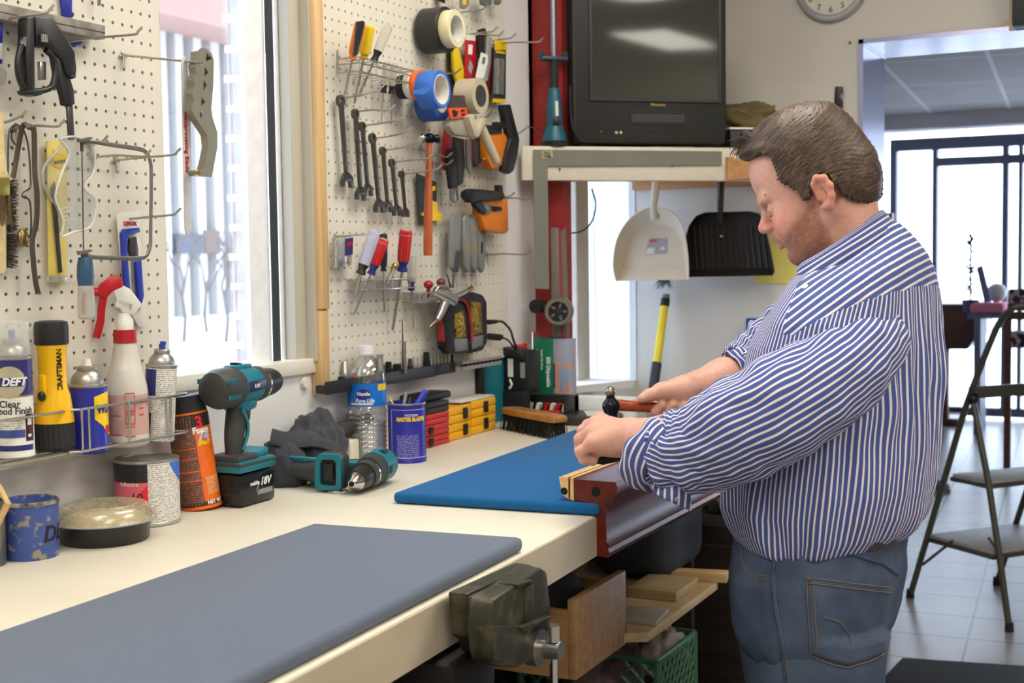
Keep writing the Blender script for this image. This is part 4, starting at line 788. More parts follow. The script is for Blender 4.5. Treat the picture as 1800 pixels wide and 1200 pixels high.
# ---------------------------------------------------------------- shirt
def stripemat(name, wob=.03):
    m = mat(name, (74, 92, 154), .8, var=.05, scale=300, bump=.08, bscale=900, spec=.2, sheen=.1); nt = m.node_tree; N = nt.nodes; L = nt.links; b = N['Principled BSDF']
    uv = N.new('ShaderNodeUVMap'); uv.uv_map = 'stripe'; sx = N.new('ShaderNodeSeparateXYZ'); L.new(uv.outputs[0], sx.inputs[0]); fr = N.new('ShaderNodeMath'); fr.operation = 'FRACT'; L.new(sx.outputs[0], fr.inputs[0])
    cr = N.new('ShaderNodeValToRGB'); e = cr.color_ramp.elements; e[0].position = 0; e[0].color = rgb((70, 88, 150)); e[1].position = 1; e[1].color = rgb((70, 88, 150))
    for p_, c in ((.56, (70, 88, 150)), (.60, (150, 128, 150)), (.645, (226, 219, 218)), (.90, (226, 219, 218)), (.945, (158, 136, 152)), (.985, (70, 88, 150))): x = cr.color_ramp.elements.new(p_); x.color = rgb(c)
    L.new(fr.outputs[0], cr.inputs[0]); L.new(cr.outputs[0], b.inputs['Base Color']); return m
STRIPE = stripemat('striped_shirting')
PER = .0111
def uvmesh(name, rings, uvs, parent, mt, closed_u=True, faceuv=None, thick=0):
    nu = len(rings[0]); nv = len(rings); vs = [q for r in rings for q in r]; fs = []; uu = []
    for j in range(nv-1):
        for i in range(nu if closed_u else nu-1):
            k = (i+1) % nu; f = [j*nu+i, j*nu+k, (j+1)*nu+k, (j+1)*nu+i]; fs.append(f); a, b2 = uvs(i, j), uvs(i+1, j); c, d = uvs(i+1, j+1), uvs(i, j+1); q = [a, b2, c, d]
            if faceuv:
                r = faceuv([vs[x] for x in f])
                if r is not None: q = r
            uu += [x for p_ in q for x in p_]
    me = bpy.data.meshes.new(name); me.from_pydata([tuple(q) for q in vs], [], fs); me.update(); me.polygons.foreach_set('use_smooth', [True]*len(me.polygons)); me.materials.append(mt)
    ul = me.uv_layers.new(name='stripe'); ul.data.foreach_set('uv', uu); o = bpy.data.objects.new(name, me); COL.objects.link(o); o.parent = parent; WM[o.name] = Matrix.Identity(4)
    if thick: s_ = o.modifiers.new('cloth', 'SOLIDIFY'); s_.thickness = thick; s_.offset = -1
    return o
rows = [(446, 1452, 1572, .050), (454, 1436, 1588, .070), (464, 1422, 1604, .10), (477, 1409, 1622, .14), (492, 1400, 1634, .18), (520, 1385, 1642, .207), (560, 1358, 1646, .224), (600, 1336, 1647, .226), (660, 1318, 1646, .22), (720, 1305, 1643, .215), (780, 1293, 1640, .212), (840, 1283, 1634, .21), (880, 1282, 1625, .205), (915, 1294, 1611, .197), (938, 1308, 1594, .188), (950, 1332, 1568, .162), (956, 1362, 1538, .135)]
rows = np.array(rows, float)
def rowat(y): return [np.interp(y, rows[:, 0], rows[:, i]) for i in (1, 2, 3)]
NU = 220; rings = []; ys = list(np.linspace(446, 956, 150)); hem = {}
for y in ys:
    a_, b_, w_ = rowat(y); c = PD((a_+b_)/2, y, 2.245); half = (b_-a_)/2*2.245/FPX
    e = V((RT.x, RT.y, 0)).normalized(); d0 = ray((a_+b_)/2, y); e = V((d0.y, -d0.x, 0)).normalized(); kf, kl = abs(MF.dot(e)), abs(ML.dot(e)); fa = math.sqrt(max(half**2-(kl*w_)**2, (.35*half)**2))/kf
    r = []
    for i in range(NU):
        t = 2*PI*i/NU; cs, sn = math.cos(t), math.sin(t); p_ = 2.35; k = (abs(cs)**p_+abs(sn)**p_)**(-1/p_); q = c+MF*(fa*cs*k)+ML*(w_*sn*k)
        low = max(0, (y-700)/256); up_ = 1-abs(y-620)/220 if abs(y-620) < 220 else 0
        n_ = (MF*cs*w_+ML*sn*fa).normalized(); z = q.z
        g = .010*low**1.3*noise.noise(V((t*3.2+1.1*z*3, z*3.0, 2)))+.0045*low*math.sin(t*17+5*noise.noise(V((t*2, z*5, 9)))+z*6)
        g += .006*noise.noise(V((t*2.4, z*9, 5)))+.007*up_*noise.noise(V((q.x*7+q.z*12, q.y*7-q.z*5, 1)))
        back = max(0, -cs); g += .006*back*max(0, 1-abs(y-680)/200)*math.sin(t*26+2*noise.noise(V((t*3, z*7, 4))))
        dip = 10*math.cos((t-PI/2)*1.0)*0
        r.append(q+n_*g)
    rings.append(r)
for j, y in enumerate(ys):
    if y < 530:
        k = ((530-y)/84)**1.2
        for i in range(NU): rings[j][i] = rings[j][i]+V((0, 0, (.052*max(0, -math.cos(2*PI*i/NU))-.012*max(0, math.cos(2*PI*i/NU)))*k))
# hem follows the trouser waist: lower at the near side
for j, y in enumerate(ys):
    if y > 900:
        k = (y-900)/56
        for i in range(NU):
            t = 2*PI*i/NU; rings[j][i] = rings[j][i]+V((0, 0, (-.010*max(0, math.sin(t))+.018*max(0, -math.cos(t))+.010*max(0, math.cos(t)))*k))
yk0, yk1 = PD(1500, 588, 2.05), PD(1632, 486, 2.3)
ykn = (MF*95+V((0, 0, 1))*118).normalized()
def yoke(q):
    c = sum(q, V((0, 0, 0)))/4; w_ = (c-EYE); d = w_.dot(FW); px, py = 900+FPX*w_.dot(RT)/d, 600-FPX*w_.dot(UP)/d
    side = c.dot(ML)-PD(1500, 560, 2.245).dot(ML); bk = (PD(1480, 560, 2.245)-c).dot(MF); zl = PD(1500, 588, 2.05).z+.62*max(0, bk)*(1-1.2*max(0, bk))
    if c.z > zl and bk > -.02 and c.z > 1.27: return [((x.dot(ykn)+side*.1)/PER, x.z) for x in q]
    fr = -bk
    return None
shirt = uvmesh('shirt', rings, lambda i, j: (i/NU*122, j), man, STRIPE, faceuv=yoke, thick=.002)
from mathutils.bvhtree import BVHTree
def surf(objs):
    vs, fs, o = [], [], 0
    for ob_ in objs: m = ob_.data; vs += [WM[ob_.name] @ q.co for q in m.vertices]; fs += [[i+o for i in p_.vertices] for p_ in m.polygons]; o = len(vs)
    bv = BVHTree.FromPolygons(vs, fs)
    def f(px, py, lift=.0012):
        d = ray(px, py).normalized(); h_ = bv.ray_cast(EYE, d)
        return (h_[0]+h_[1]*(lift if h_[1].dot(d) < 0 else -lift)) if h_[0] is not None else None
    return f
def sleeve(name, path, n=96, sub=14, per=48, seed=0, wr=1.0):
    """path: (px, py, depth, half height px, half depth m)"""
    C = smooth([PD(*p_[:3]) for p_ in path], sub); hh = np.interp(np.linspace(0, len(path)-1, len(C)), range(len(path)), [p_[3]*p_[2]/FPX for p_ in path]); hz = np.interp(np.linspace(0, len(path)-1, len(C)), range(len(path)), [p_[4] for p_ in path]); R_ = []
    L_ = 0
    for j, c in enumerate(C):
        d = (C[min(j+1, len(C)-1)]-C[max(j-1, 0)]).normalized(); v_ = (c-EYE).normalized(); u_ = d.cross(v_).normalized(); w_ = u_.cross(d).normalized(); r = []
        for i in range(n):
            t = 2*PI*i/n; cs, sn = math.cos(t), math.sin(t); q = c+u_*hh[j]*cs+w_*hz[j]*sn; nn = (u_*cs+w_*sn); s_ = j/len(C)
            g = wr*(.006*noise.noise(V((t*1.6+seed, s_*9, 1)))+.0045*math.sin(s_*38+3.0*math.sin(t+seed)+4*noise.noise(V((t, s_*4, seed))))*max(0, noise.noise(V((t*1.2, s_*5+seed, 7)))+.35)+.004*noise.noise(V((t*4, s_*22, seed))))
            g += wr*.007*max(0, (s_-.75)*4)*noise.noise(V((t*2.5, s_*26, seed+3)))
            r.append(q+nn*g)
        R_.append(r)
    return uvmesh(name, R_, lambda i, j: (i/n*per, j), shirt, STRIPE, thick=.002), C
slL, CL = sleeve('sleeve', [(1530, 600, 2.14, 66, .07), (1502, 630, 2.095, 76, .078), (1450, 670, 2.06, 85, .080), (1366, 722, 2.04, 93, .078), (1297, 756, 2.05, 90, .074), (1236, 786, 2.08, 76, .066), (1195, 797, 2.10, 72, .060), (1163, 793, 2.12, 62, .054)])
slR, CR = sleeve('sleeve', [(1470, 560, 2.40, 60, .06), (1410, 585, 2.43, 66, .065), (1355, 620, 2.445, 60, .062), (1318, 642, 2.44, 48, .052), (1296, 652, 2.43, 42, .046)], seed=5)
def cuffband(name, c0, c1, ht, hb, thickm, tiltx, n=72, per=22, seed=1, along=True):
    """rolled-up cuff: a fat folded band round the arm; c0 inner, c1 outer (px, py, depth)"""
    a, b2 = PD(*c0), PD(*c1); d = (b2-a).normalized(); v_ = (a-EYE).normalized(); u_ = d.cross(v_).normalized(); w_ = u_.cross(d).normalized(); R_ = []
    prof_ = [(0, .90), (0, 1.03), (.12, 1.10), (.5, 1.12), (.85, 1.09), (1.0, 1.02), (1.02, .94), (.9, .89), (.5, .90)]
    L0 = (b2-a).length
    for s_, k in prof_:
        r = []
        for i in range(n):
            t = 2*PI*i/n; cs, sn = math.cos(t), math.sin(t); hgt_ = (ht if cs > 0 else hb)*c0[2]/FPX; lean = tiltx*(-cs)
            g = .006*noise.noise(V((t*2.2, s_*3, seed)))+.003*math.sin(t*7+s_*5+seed); r.append(a+d*(L0*s_+lean)+(u_*hgt_*cs+w_*thickm*sn)*k+(u_*cs+w_*sn)*g)
        R_.append(r)
    R_.append(R_[0])
    return uvmesh(name, R_, (lambda i, j: ((0, .2, .9, 2.6, 4.2, 5, 5.4, 6, 7, 8)[j]+.9*math.sin(2*PI*i/n+seed), i)), shirt, STRIPE)
cfL = cuffband('cuff', (1184, 800, 2.105), (1136, 786, 2.14), 66, 62, .055, -.022); cfR = cuffband('cuff', (1318, 641, 2.435), (1288, 654, 2.425), 40, 34, .046, .0, seed=4)
# hanging cuff tab with buttons
b = None
tabR = []
for s_ in np.linspace(0, 1, 12):
    r = []
    for t in np.linspace(0, 1, 14):
        px = 1150+t*66-8*(1-s_); py = 838+s_*(30+24*t)+6*t; r.append(PD(px, py, 2.075+.012*math.sin(t*5+s_*3)))
    tabR.append(r)
tab = uvmesh('cuff_tab', tabR, lambda i, j: (i*.46+j*.10, j), shirt, STRIPE, closed_u=False, thick=.003)
# collar: standing band folded over, stripes along it
top = [(1404, 471), (1412, 462), (1437, 448), (1470, 428), (1505, 404), (1535, 383), (1553, 371)]; bot = [(1410, 503), (1424, 505), (1452, 482), (1490, 456), (1525, 434), (1553, 415), (1570, 401)]
nn = 60; c0 = PD(1482, 428, HD); CV = V((ray(1482, 428).x, ray(1482, 428).y, 0)).normalized(); Rt, Rb, Rm, Ri = [], [], [], []
for k in range(nn+1):
    t = k/nn*2; near = t <= 1; s_ = t if near else 2-t; x = s_*(len(top)-1); i = min(int(x), len(top)-2); fr = x-i
    tp = [top[i][m_]+(top[i+1][m_]-top[i][m_])*fr for m_ in (0, 1)]; bt = [bot[i][m_]+(bot[i+1][m_]-bot[i][m_])*fr for m_ in (0, 1)]; wd = math.sqrt(max(0, 1-abs(2*(s_*.93+.07)-1)**3.2))
    sg = 1 if near else -1; q = PD(tp[0], tp[1], HD)-CV*(.070*wd*sg); q2 = PD(bt[0], bt[1], HD)-CV*(.094*wd*sg); Rt.append(q); Rb.append(q2); inw = (c0-q); inw.z = 0; inw = inw.normalized()*.007; Ri.append(q+inw+V((0, 0, -.004))); Rm.append(q2+(c0-q2).normalized()*.02)
mid = [a*.5+b2*.5+((a-c0)-V((0, 0, (a-c0).z))).normalized()*.006 for a, b2 in zip(Rt, Rb)]
collar = uvmesh('collar', [Rm, Ri, [a*.5+b2*.5+V((0, 0, .003)) for a, b2 in zip(Rt, Ri)], Rt, [a*.75+b2*.25 for a, b2 in zip(Rt, mid)], mid, Rb, [q-V((0, 0, .004))+(c0-q)*.03 for q in Rb]], lambda i, j: (j*1.75, i), shirt, STRIPE, closed_u=False, thick=.0015)
on = surf([shirt, slL, collar, cfL, tab])
def seam(name, pts, r, mt, par, f, sub=8, lift=.0008):
    L_ = []
    for i in range(len(pts)-1):
        for k in range(sub): t = k/sub; L_.append(f(pts[i][0]+(pts[i+1][0]-pts[i][0])*t, pts[i][1]+(pts[i+1][1]-pts[i][1])*t, lift))
    L_.append(f(*pts[-1], lift)); L_ = [q for q in L_ if q is not None]
    L_ = [q for i, q in enumerate(L_) if i == 0 or (q-L_[i-1]).length < .03]
    if len(L_) > 2: return MB().tube(L_, r, 5).build(name, mt, par)
SEAMM = mat('shirt_seam', (84, 96, 150), .8)
seam('yoke_seam', [(1503, 586), (1530, 570), (1562, 548), (1595, 520), (1622, 490)], .0011, SEAMM, shirt, on); seam('side_seam', [(1392, 850), (1398, 890), (1396, 950)], .001, SEAMM, shirt, on)
def button(px, py, f, par):
    p_ = f(px, py, .0005); q = f(px, py, .004)
    if p_ is None: return
    n_ = (q-p_).normalized(); MB().cyl(p_-n_*.001, p_+n_*.0022, .0052, n=16).build('button', mat('cream_button', (222, 216, 196), .3), par)
button(1190, 876, on, shirt); button(1199, 857, on, shirt); button(1416, 505, on, shirt)
# ---------------------------------------------------------------- jeans
J = Field(); pc = PD(1440, 985, 2.235)
jr = [(925, 1305, 1588, .165), (960, 1299, 1584, .175), (1000, 1293, 1584, .182), (1060, 1297, 1578, .185), (1120, 1303, 1568, .185), (1200, 1313, 1548, .182)]
jr = np.array(jr, float); jrings = []; NJ = 160
for y in np.linspace(925, 1125, 60):
    a_, b_, w_ = [np.interp(y, jr[:, 0], jr[:, i]) for i in (1, 2, 3)]; c = PD((a_+b_)/2, y, 2.235); half = (b_-a_)/2*2.235/FPX; d0 = ray((a_+b_)/2, y); e = V((d0.y, -d0.x, 0)).normalized(); kf, kl = abs(MF.dot(e)), abs(ML.dot(e)); fa = math.sqrt(max(half**2-(kl*w_)**2, .01))/kf; r = []
    for i in range(NJ):
        t = 2*PI*i/NJ; cs, sn = math.cos(t), math.sin(t); k = (abs(cs)**2.4+abs(sn)**2.4)**(-1/2.4); q = c+MF*(fa*cs*k)+ML*(w_*sn*k); n_ = (MF*cs+ML*sn)
        g = .004*noise.noise(V((t*3, q.z*10, 8)))+.003*noise.noise(V((t*7, q.z*26, 3)))-.012*max(0, -cs)**4*max(0, (y-1030)/100); r.append(q+n_*g)
    tp_ = max(0, (y-1075)/50); r = [c+(q-c)*(1-.09*tp_*tp_) for q in r]; jrings.append(r)
zb = jrings[-1][0].z
legs = []
cN = PD((1303+1568)/2, 1120, 2.235)
VH = V((ray(1440, 1120).x, ray(1440, 1120).y, 0)).normalized()
for sg in (1, -1):
    R_ = []
    for k in range(40):
        s_ = k/39; z = zb+.05-(zb+.05-.06)*s_; cx = cN-VH*sg*(.088+.01*s_); ra = .127-.056*min(1, s_*1.25); rb = .092-.030*min(1, s_*1.2); r = []
        for i in range(72):
            t = 2*PI*i/72; cs, sn = math.cos(t), math.sin(t); g = .006*noise.noise(V((t*2, z*9, sg*4)))+.004*math.sin(z*40+3*math.sin(t)+sg)*min(1, max(0, (s_-.5)*2)+.3); r.append(V((cx.x, cx.y, z))+MF*((ra+g)*cs-.025*s_+.01)+ML*((rb+g)*sn))
        R_.append(r)
    legs.append(R_)
DENIM = mat('faded_denim', (64, 76, 98), .85, col2=(88, 102, 122), mix=(.35, .7), scale=9, bump=.2, bscale=900, spec=.15, det=6)
jb = MB(); jb.loft(jrings); 
for R_ in legs: jb.loft(R_)
jeans = jb.build('jeans', DENIM, man, ang=180)
jon = surf([jeans]); DSE = mat('denim_seam', (58, 72, 100), .85, var=.35, scale=160); STI = mat('ochre_stitch', (122, 106, 80), .8)
for pl in ([(1366, 958), (1358, 1010), (1362, 1060), (1372, 1120), (1382, 1198)], [(1445, 965), (1500, 975), (1550, 990), (1578, 1010)]): seam('seam', pl, .0032, DSE, jeans, jon)
for pl in ([(1361, 1000), (1365, 1060), (1375, 1120), (1386, 1198)], [(1302, 962), (1303, 985), (1312, 1005), (1330, 1016), (1356, 1018)], [(1304, 955), (1306, 984), (1315, 1001), (1332, 1011), (1357, 1013)]): seam('stitching', pl, .0007, STI, jeans, jon)
# back pocket: a patch lying on the cloth
pk = []
for s_ in np.linspace(0, 1, 18):
    r = []
    for t in np.linspace(0, 1, 20):
        x0, x1 = 1417+6*s_, 1570-22*s_; yT = 1013+t*20; yB = 1150+22*(1-abs(t-.55)/.55)-4*t; q = jon(x0+(x1-x0)*t, yT+(yB-yT)*s_, .0022); r.append(q)
    pk.append(r)
if all(q is not None for r in pk for q in r):
    fl_ = MB(); vs = [q for r in pk for q in r]; fs = [[j*20+i, j*20+i+1, (j+1)*20+i+1, (j+1)*20+i] for j in range(17) for i in range(19)]; fl_.add(vs, fs); pocket = fl_.build('back_pocket', DENIM, jeans, ang=180); so_ = pocket.modifiers.new('t', 'SOLIDIFY'); so_.thickness = .003
    pon = surf([jeans, pocket])
    for pl in ([(1418, 1015), (1425, 1150)], [(1430, 1017), (1437, 1145)], [(1418, 1015), (1500, 1025), (1566, 1032)], [(1419, 1024), (1500, 1034), (1565, 1041)], [(1425, 1151), (1465, 1168), (1490, 1172), (1530, 1160), (1553, 1148)], [(1447, 1083), (1475, 1092), (1493, 1115), (1497, 1130)]): seam('stitching', pl, .0008, STI, pocket, pon, lift=.0022)
    MB().cyl(pon(1422, 1018, 0), pon(1422, 1018, .004), .002).build('rivet', mat('copper_rivet', (150, 100, 60), .35, .8), pocket)
belt = []
b = MB(); R_ = []
for dz, k in ((-.004, 1.0), (-.004, 1.03), (.022, 1.035), (.022, 1.0)):
    cc = sum(jrings[2], V((0, 0, 0)))/NJ; R_.append([cc+(q-cc)*k+V((0, 0, dz+.003)) for q in jrings[2]])
b.loft(R_, cap=False, closed=True); b.build('belt', mat('brown_leather_belt', (58, 46, 40), .5, bump=.1), man)
for sg in (1, -1):
    b = MB(); a = legs[0 if sg == 1 else 1][-1]; c = sum(a, V((0, 0, 0)))/len(a); b.tube([c+V((0, 0, .09))-MF*.02, c+V((0, 0, .0))-MF*.03, c+MF*.06-V((0, 0, .012)), c+MF*.16-V((0, 0, .024))], [.047, .052, .046, .034], 20, flat=(.95, 1)); b.build('shoe', mat('brown_shoe', (70, 52, 40), .5), man)
# ---------------------------------------------------------------- hammer in his right hand, dark punch block under his left
hm = T('ball_peen_hammer', 'ball peen hammer with a varnished handle held in his right hand over the rail', 'hammer', PD(1075, 712, 2.33))
HF = mat('forged_black_steel', (34, 36, 42), .3, .8); hc = PD(1074, 711, 2.33); hx = (PD(1240, 722, 2.395)-hc).normalized(); hz = V((-.05, 0, 1)).normalized(); mp_ = 2.33/FPX
def hz_(py): return hc+hz*((711-py)*mp_)
b = MB(); b.tube([hz_(y) for y in (699, 702, 708, 716, 722, 728, 733, 740, 745)], [q*mp_ for q in (8, 10, 15, 16, 14, 11, 12, 14, 14)], 20); b.tube([hz_(y) for y in (701, 696)], [q*mp_ for q in (8, 8)], 20); b.build('head', HF, hm)
b = MB(); b.sph(hz_(688.5), 9.6*mp_, 20); b.build('ball_peen', mat('worn_steel', (150, 140, 124), .22, .9), hm)
b = MB(); b.tube([hc+hx*q for q in (.0, .02, .06, .12, .19, .25, .27)], [.0105, .0105, .0095, .0105, .0125, .0135, .011], 16, flat=(.75, 1), up=hz); b.build('handle', wood('varnished_hickory', (176, 84, 40), (150, 64, 28), (6, 60, 60), .3, .4), hm)
nb_ = T('punch', 'dark steel punch held down on the rail under his left fist', 'punch', PD(1060, 808, 2.2))
b = MB(); b.tube([PD(1034, 806, 2.205), PD(1060, 808, 2.2), PD(1096, 800, 2.2)], [.007, .0085, .0085], 12); b.build('shank', HF, nb_); b = MB(); b.cyl(PD(1096, 800, 2.2), PD(1104, 798, 2.2), .011); b.build('cap', STEEL, nb_)
# ================================================================ pegboards and the tools hung on them
PEG = mat('pegboard_paint', (224, 218, 203), .5, var=.02, scale=6); PEGX = .020
HOOKC = 0
def pegboard(name, label, y0, y1, z0, z1, hy, hz, py, pz):
    """perforated sheet: every hole is real; hy,hz = a hole centre, py,pz = pitch"""
    t = T(name, label, 'pegboard', (0, (y0+y1)/2, z0)); b = MB(); r = .0033; xf, xb = PEGX, PEGX-.004
    ny0, ny1 = math.ceil((y0+.004-hy)/py), math.floor((y1-.004-hy)/py); nz0, nz1 = math.ceil((z0+.004-hz)/pz), math.floor((z1-.004-hz)/pz)
    ca = [(math.cos(PI/4*k), math.sin(PI/4*k)) for k in range(8)]; vs = []; fs = []
    for i in range(ny0, ny1+1):
        for j in range(nz0, nz1+1):
            cy, cz = hy+i*py, hz+j*pz; l = y0 if i == ny0 else cy-py/2; rr = y1 if i == ny1 else cy+py/2; dn = z0 if j == nz0 else cz-pz/2; up = z1 if j == nz1 else cz+pz/2; o = len(vs)
            sq = [(rr, cz), (rr, up), (cy, up), (l, up), (l, cz), (l, dn), (cy, dn), (rr, dn)]
            vs += [(xf, a, c) for a, c in sq]+[(xf, cy+r*a, cz+r*c) for a, c in ca]+[(xb, cy+r*a, cz+r*c) for a, c in ca]
            for k in range(8): n = (k+1) % 8; fs += [[o+k, o+n, o+8+n, o+8+k], [o+8+k, o+8+n, o+16+n, o+16+k]]
    b.add(vs, fs); b.bb((xb, y1-.0005, z0), (xf, y1, z1)); b.bb((xb, y0, z0-.0002), (xf, y1, z0)); o = b.build('perforated_sheet', PEG, t, ang=20); b = MB(); b.bb((.002, y0+.001, z0+.001), (xb-.0012, y1-.001, z1-.001)); b.build('hole_shade_backing', mat('shaded_hardboard_brown', (58, 42, 32), .9), t); return t  # dark hardboard-brown sheet added behind so the holes look shaded
pegboard('pegboard', 'white perforated board left of the window full of hung tools', 1.10, 1.835, 1.085, 2.35, PX(596/4, 110, PEGX).y, PX(596/4, 110, PEGX).z, .02285, .02525)
p_ = PX(571.5, 10, PEGX); q_ = PX(550+128/4, 42/4, PEGX); 
pegboard('pegboard', 'white perforated board right of the window framed by a pine strip', PX(567, 0, .028).y-.001, 3.195, 1.135, 2.35, p_.y, p_.z, .0254, .02535)
w = T('pine_strip', 'narrow pine strip along the window edge of the right pegboard', 'wood strip', (.02, 2.37, 1.13)); ya, yb = PX(551, 0, .028).y, PX(567, 0, .028).y-.0015
MB().bb((.001, ya, 1.30), (.030, yb, 2.4), bev=.002).build('upper_length', wood('strip_pine', (226, 190, 138), (206, 164, 108), (40, 40, 2)), w); MB().bb((.001, ya+.001, 1.118), (.027, yb, 1.298), bev=.002).build('lower_length', wood('strip_pine', (0, 0, 0), (0, 0, 0)), w)
def hook(a, b_, label, X1=None, up=True, base_x=PEGX):
    p = PX(a[0], a[1], base_x+.004); e = PY(b_[0], b_[1], p.y); d = e.x-p.x
    if d < .02: e = V((p.x+.06, p.y, e.z))
    m = MB(); tip = .014 if up else .0
    m.tube(smooth([(base_x-.012, p.y, p.z+.006), (base_x+.002, p.y, p.z+.006), (base_x+.007, p.y, p.z), (p.x+(e.x-p.x)*.4, p.y, p.z+(e.z-p.z)*(.1 if up else .4)), (e.x-tip*1.3, p.y, e.z-tip*.75), (e.x-tip*.7, p.y, e.z-tip*.5), (e.x, p.y, e.z)], 3), .0021, 8)
    m.tube([(base_x+.004, p.y, p.z+.004), (base_x+.0045, p.y, p.z-.022)], .002, 6); m.tube([(base_x+.003, p.y-.009, p.z-.002), (base_x+.003, p.y+.009, p.z-.002)], .0018, 6)
    tag(m.build('pegboard_hook', WIRE), label, 'hook', 'wire hooks in the pegboards'); return p, e
def plate(name, label, cat, pts, X, t, mt, bev=.001, group=None):
    b = MB(); b.ext(wall(pts, X), (-t, 0, 0), bev=bev); return tag(b.build(name, mt), label, cat, group)
def pl(par, name, pts, X, t, mt, bev=.0008, holes=()):
    b = MB(); b.ext([wall(pts, X)]+[wall(h, X) for h in holes], (-t, 0, 0), bev=0 if holes else bev); return b.build(name, mt, par)
def wtube(par, name, pts, X, r, mt, n=10, flat=None, sub=4):
    P_ = [PX(q[0], q[1], q[2] if len(q) > 2 else X) for q in pts]; return MB().tube(smooth(P_, sub) if sub > 1 else P_, r, n, flat=flat, up=(1, 0, 0) if flat else None).build(name, mt, par)
# left board hooks
hook((-6, 36), (95, 8), 'peg hook crossing in front of the grey bar at top left'); hook((112, 74), (250, 47), 'long peg hook right of the black clamp'); hook((-4, 216), (48, 192), 'short peg hook above the paint brush at the left edge')
hook((30, 224), (115, 209), 'peg hook holding the bent pry bars'); hook((217, 97), (349, 110), 'long straight peg hook carrying the hacksaw blade and handle', up=False); hook((164, 276), (266, 263), 'peg hook behind the coping saw frame'); hook((204, 281), (318, 260), 'peg hook under the top of the coping saw sticking into the window')
hook((224, 384), (318, 366), 'peg hook through the hacksaw blister card'); hook((160, 252), (190, 238), 'peg hook carrying the coping saw top')
# grey bar
GBAR = mat('grey_weathered_bar', (150, 145, 136), .6, .2, col2=(120, 112, 102), scale=24, bump=.15)
t = T('straight_bar', 'grey weathered square bar hung across the top of the left pegboard', 'bar', PX(100, 40, .05)); pl(t, 'bar', [(-60, -8), (185, 45), (185, 69), (-60, 22)], .052, .022, GBAR); pl(t, 'scribe_line', [(-60, 8), (185, 57), (185, 58.5), (-60, 9.5)], .0524, .001, DKSTEEL, 0)
# black clamp
CLB = mat('clamp_black', (30, 30, 31), .38, var=.15)
t = T('bar_clamp', 'black plastic bar clamp with steel bar hung on the left pegboard', 'clamp', PX(80, 100, .07))
pl(t, 'spine', [(47, 30), (61, 28), (63, 160), (50, 164), (46, 100)], .085, .02, CLB, .003)
wtube(t, 'grip_loop', [(52, 52), (36, 85), (31, 118), (38, 148), (54, 160), (80, 158), (93, 148), (97, 120), (92, 100), (80, 88)], .078, .0048, CLB)
pl(t, 'arm', [(62, 28), (92, 30), (104, 48), (133, 92), (134, 118), (126, 140), (116, 128), (110, 104), (100, 96), (84, 84), (64, 82)], .08, .016, CLB, .003, )
pl(t, 'lower_arm', [(96, 98), (112, 98), (121, 125), (131, 158), (133, 184), (116, 186), (112, 165), (103, 140)], .076, .014, CLB, .003); wtube(t, 'side_loop', [(118, 98), (130, 112), (128, 135), (117, 130), (113, 110), (118, 98)], .074, .003, CLB)
pl(t, 'steel_bar', [(118, 184), (128, 184), (132, 246), (122, 246)], .07, .004, DKSTEEL); b = MB(); c = PX(76, 68, .084); b.cyl(c-V((0, 0, .006)), c+V((0, 0, .006)), .0075); b.build('screw_knob', CHROME, t)
pl(t, 'steel_slot', [(70, 108), (81, 108), (82, 140), (71, 141)], .07, .006, STEEL); pl(t, 'foot', [(46, 158), (78, 158), (76, 166), (66, 169), (50, 166)], .085, .022, CLB, .002); b = MB(); c = PX(42, 74, .078); b.cyl(c, c+V((.006, 0, 0)), .008); b.build('pivot', CHROME, t)
BLU2 = mat('deep_blue_plastic', (40, 44, 150), .4)
plate('plastic_sheath', 'deep blue plastic sheath hanging behind the grey bar', 'sheath', [(106, -20), (127, -20), (127, 20), (131, 27), (128, 31), (112, 29)], .028, .005, BLU2); plate('plastic_tab', 'small blue plastic tab below the grey bar beside the clamp', 'tab', [(124, 72), (140, 70), (145, 73), (143, 79), (130, 80)], .03, .004, BLU2)
t = T('blister_pack', 'blue and white hang pack at the left picture edge beside the clamp', 'blister pack', PX(2, 80, .04)); pl(t, 'card', [(-30, 36), (6, 40), (4, 112), (-30, 112)], .045, .003, BLU2); pl(t, 'white_panel', [(-30, 74), (4.5, 76), (3.5, 104), (-30, 104)], .0456, .001, PAPER, 0); pl(t, 'hang_tab', [(-14, 118), (8, 120), (13, 128), (11, 146), (2, 152), (-14, 150)], .045, .002, clear('clear_tab', (220, 215, 205), .2, .2, .5), .0005)
# paint brush and wire brush cut by the frame
t = T('paint_brush', 'paint brush with pale wooden handle hanging at the left edge', 'brush', PX(0, 300, .05)); pl(t, 'handle', [(-14, 190), (0, 188), (8, 205), (9, 260), (14, 300), (19, 313), (-30, 313), (-24, 300), (-18, 260)], .06, .012, wood('brush_wood', (226, 206, 156), (206, 180, 122)), .003); pl(t, 'ferrule', [(-31, 312), (19, 312), (19, 345), (-31, 345)], .062, .016, mat('brass_ferrule', (176, 156, 80), .3, .85), .003)
b = MB(); random.seed(5)
for k in range(150): x = random.uniform(-29, 18); b.tube([PX(x, 344, .058+random.uniform(-.008, .004)), PX(x+random.uniform(-3, 4), 394+random.uniform(-4, 4), .056)], [.0011, .0004], 4)
b.build('bristles', mat('brown_bristle', (110, 88, 58), .7, var=.3, scale=200), t)
t = T('wire_brush', 'wooden wire brush with dark bristles hanging under the paint brush', 'brush', PX(5, 420, .03)); pl(t, 'handle', [(-20, 300), (10, 300), (12, 474), (8, 482), (-20, 478)], .04, .014, wood('brush_wood', (0, 0, 0), (0, 0, 0)), .002)
b = MB()
for k in range(420): y = random.uniform(318, 470); a = random.uniform(-.3, .3); b.tube([PX(12, y, .036), PX(23+random.uniform(-3, 10), y+a*14, .036+random.uniform(-.01, .012))], [.0007, .0004], 3)
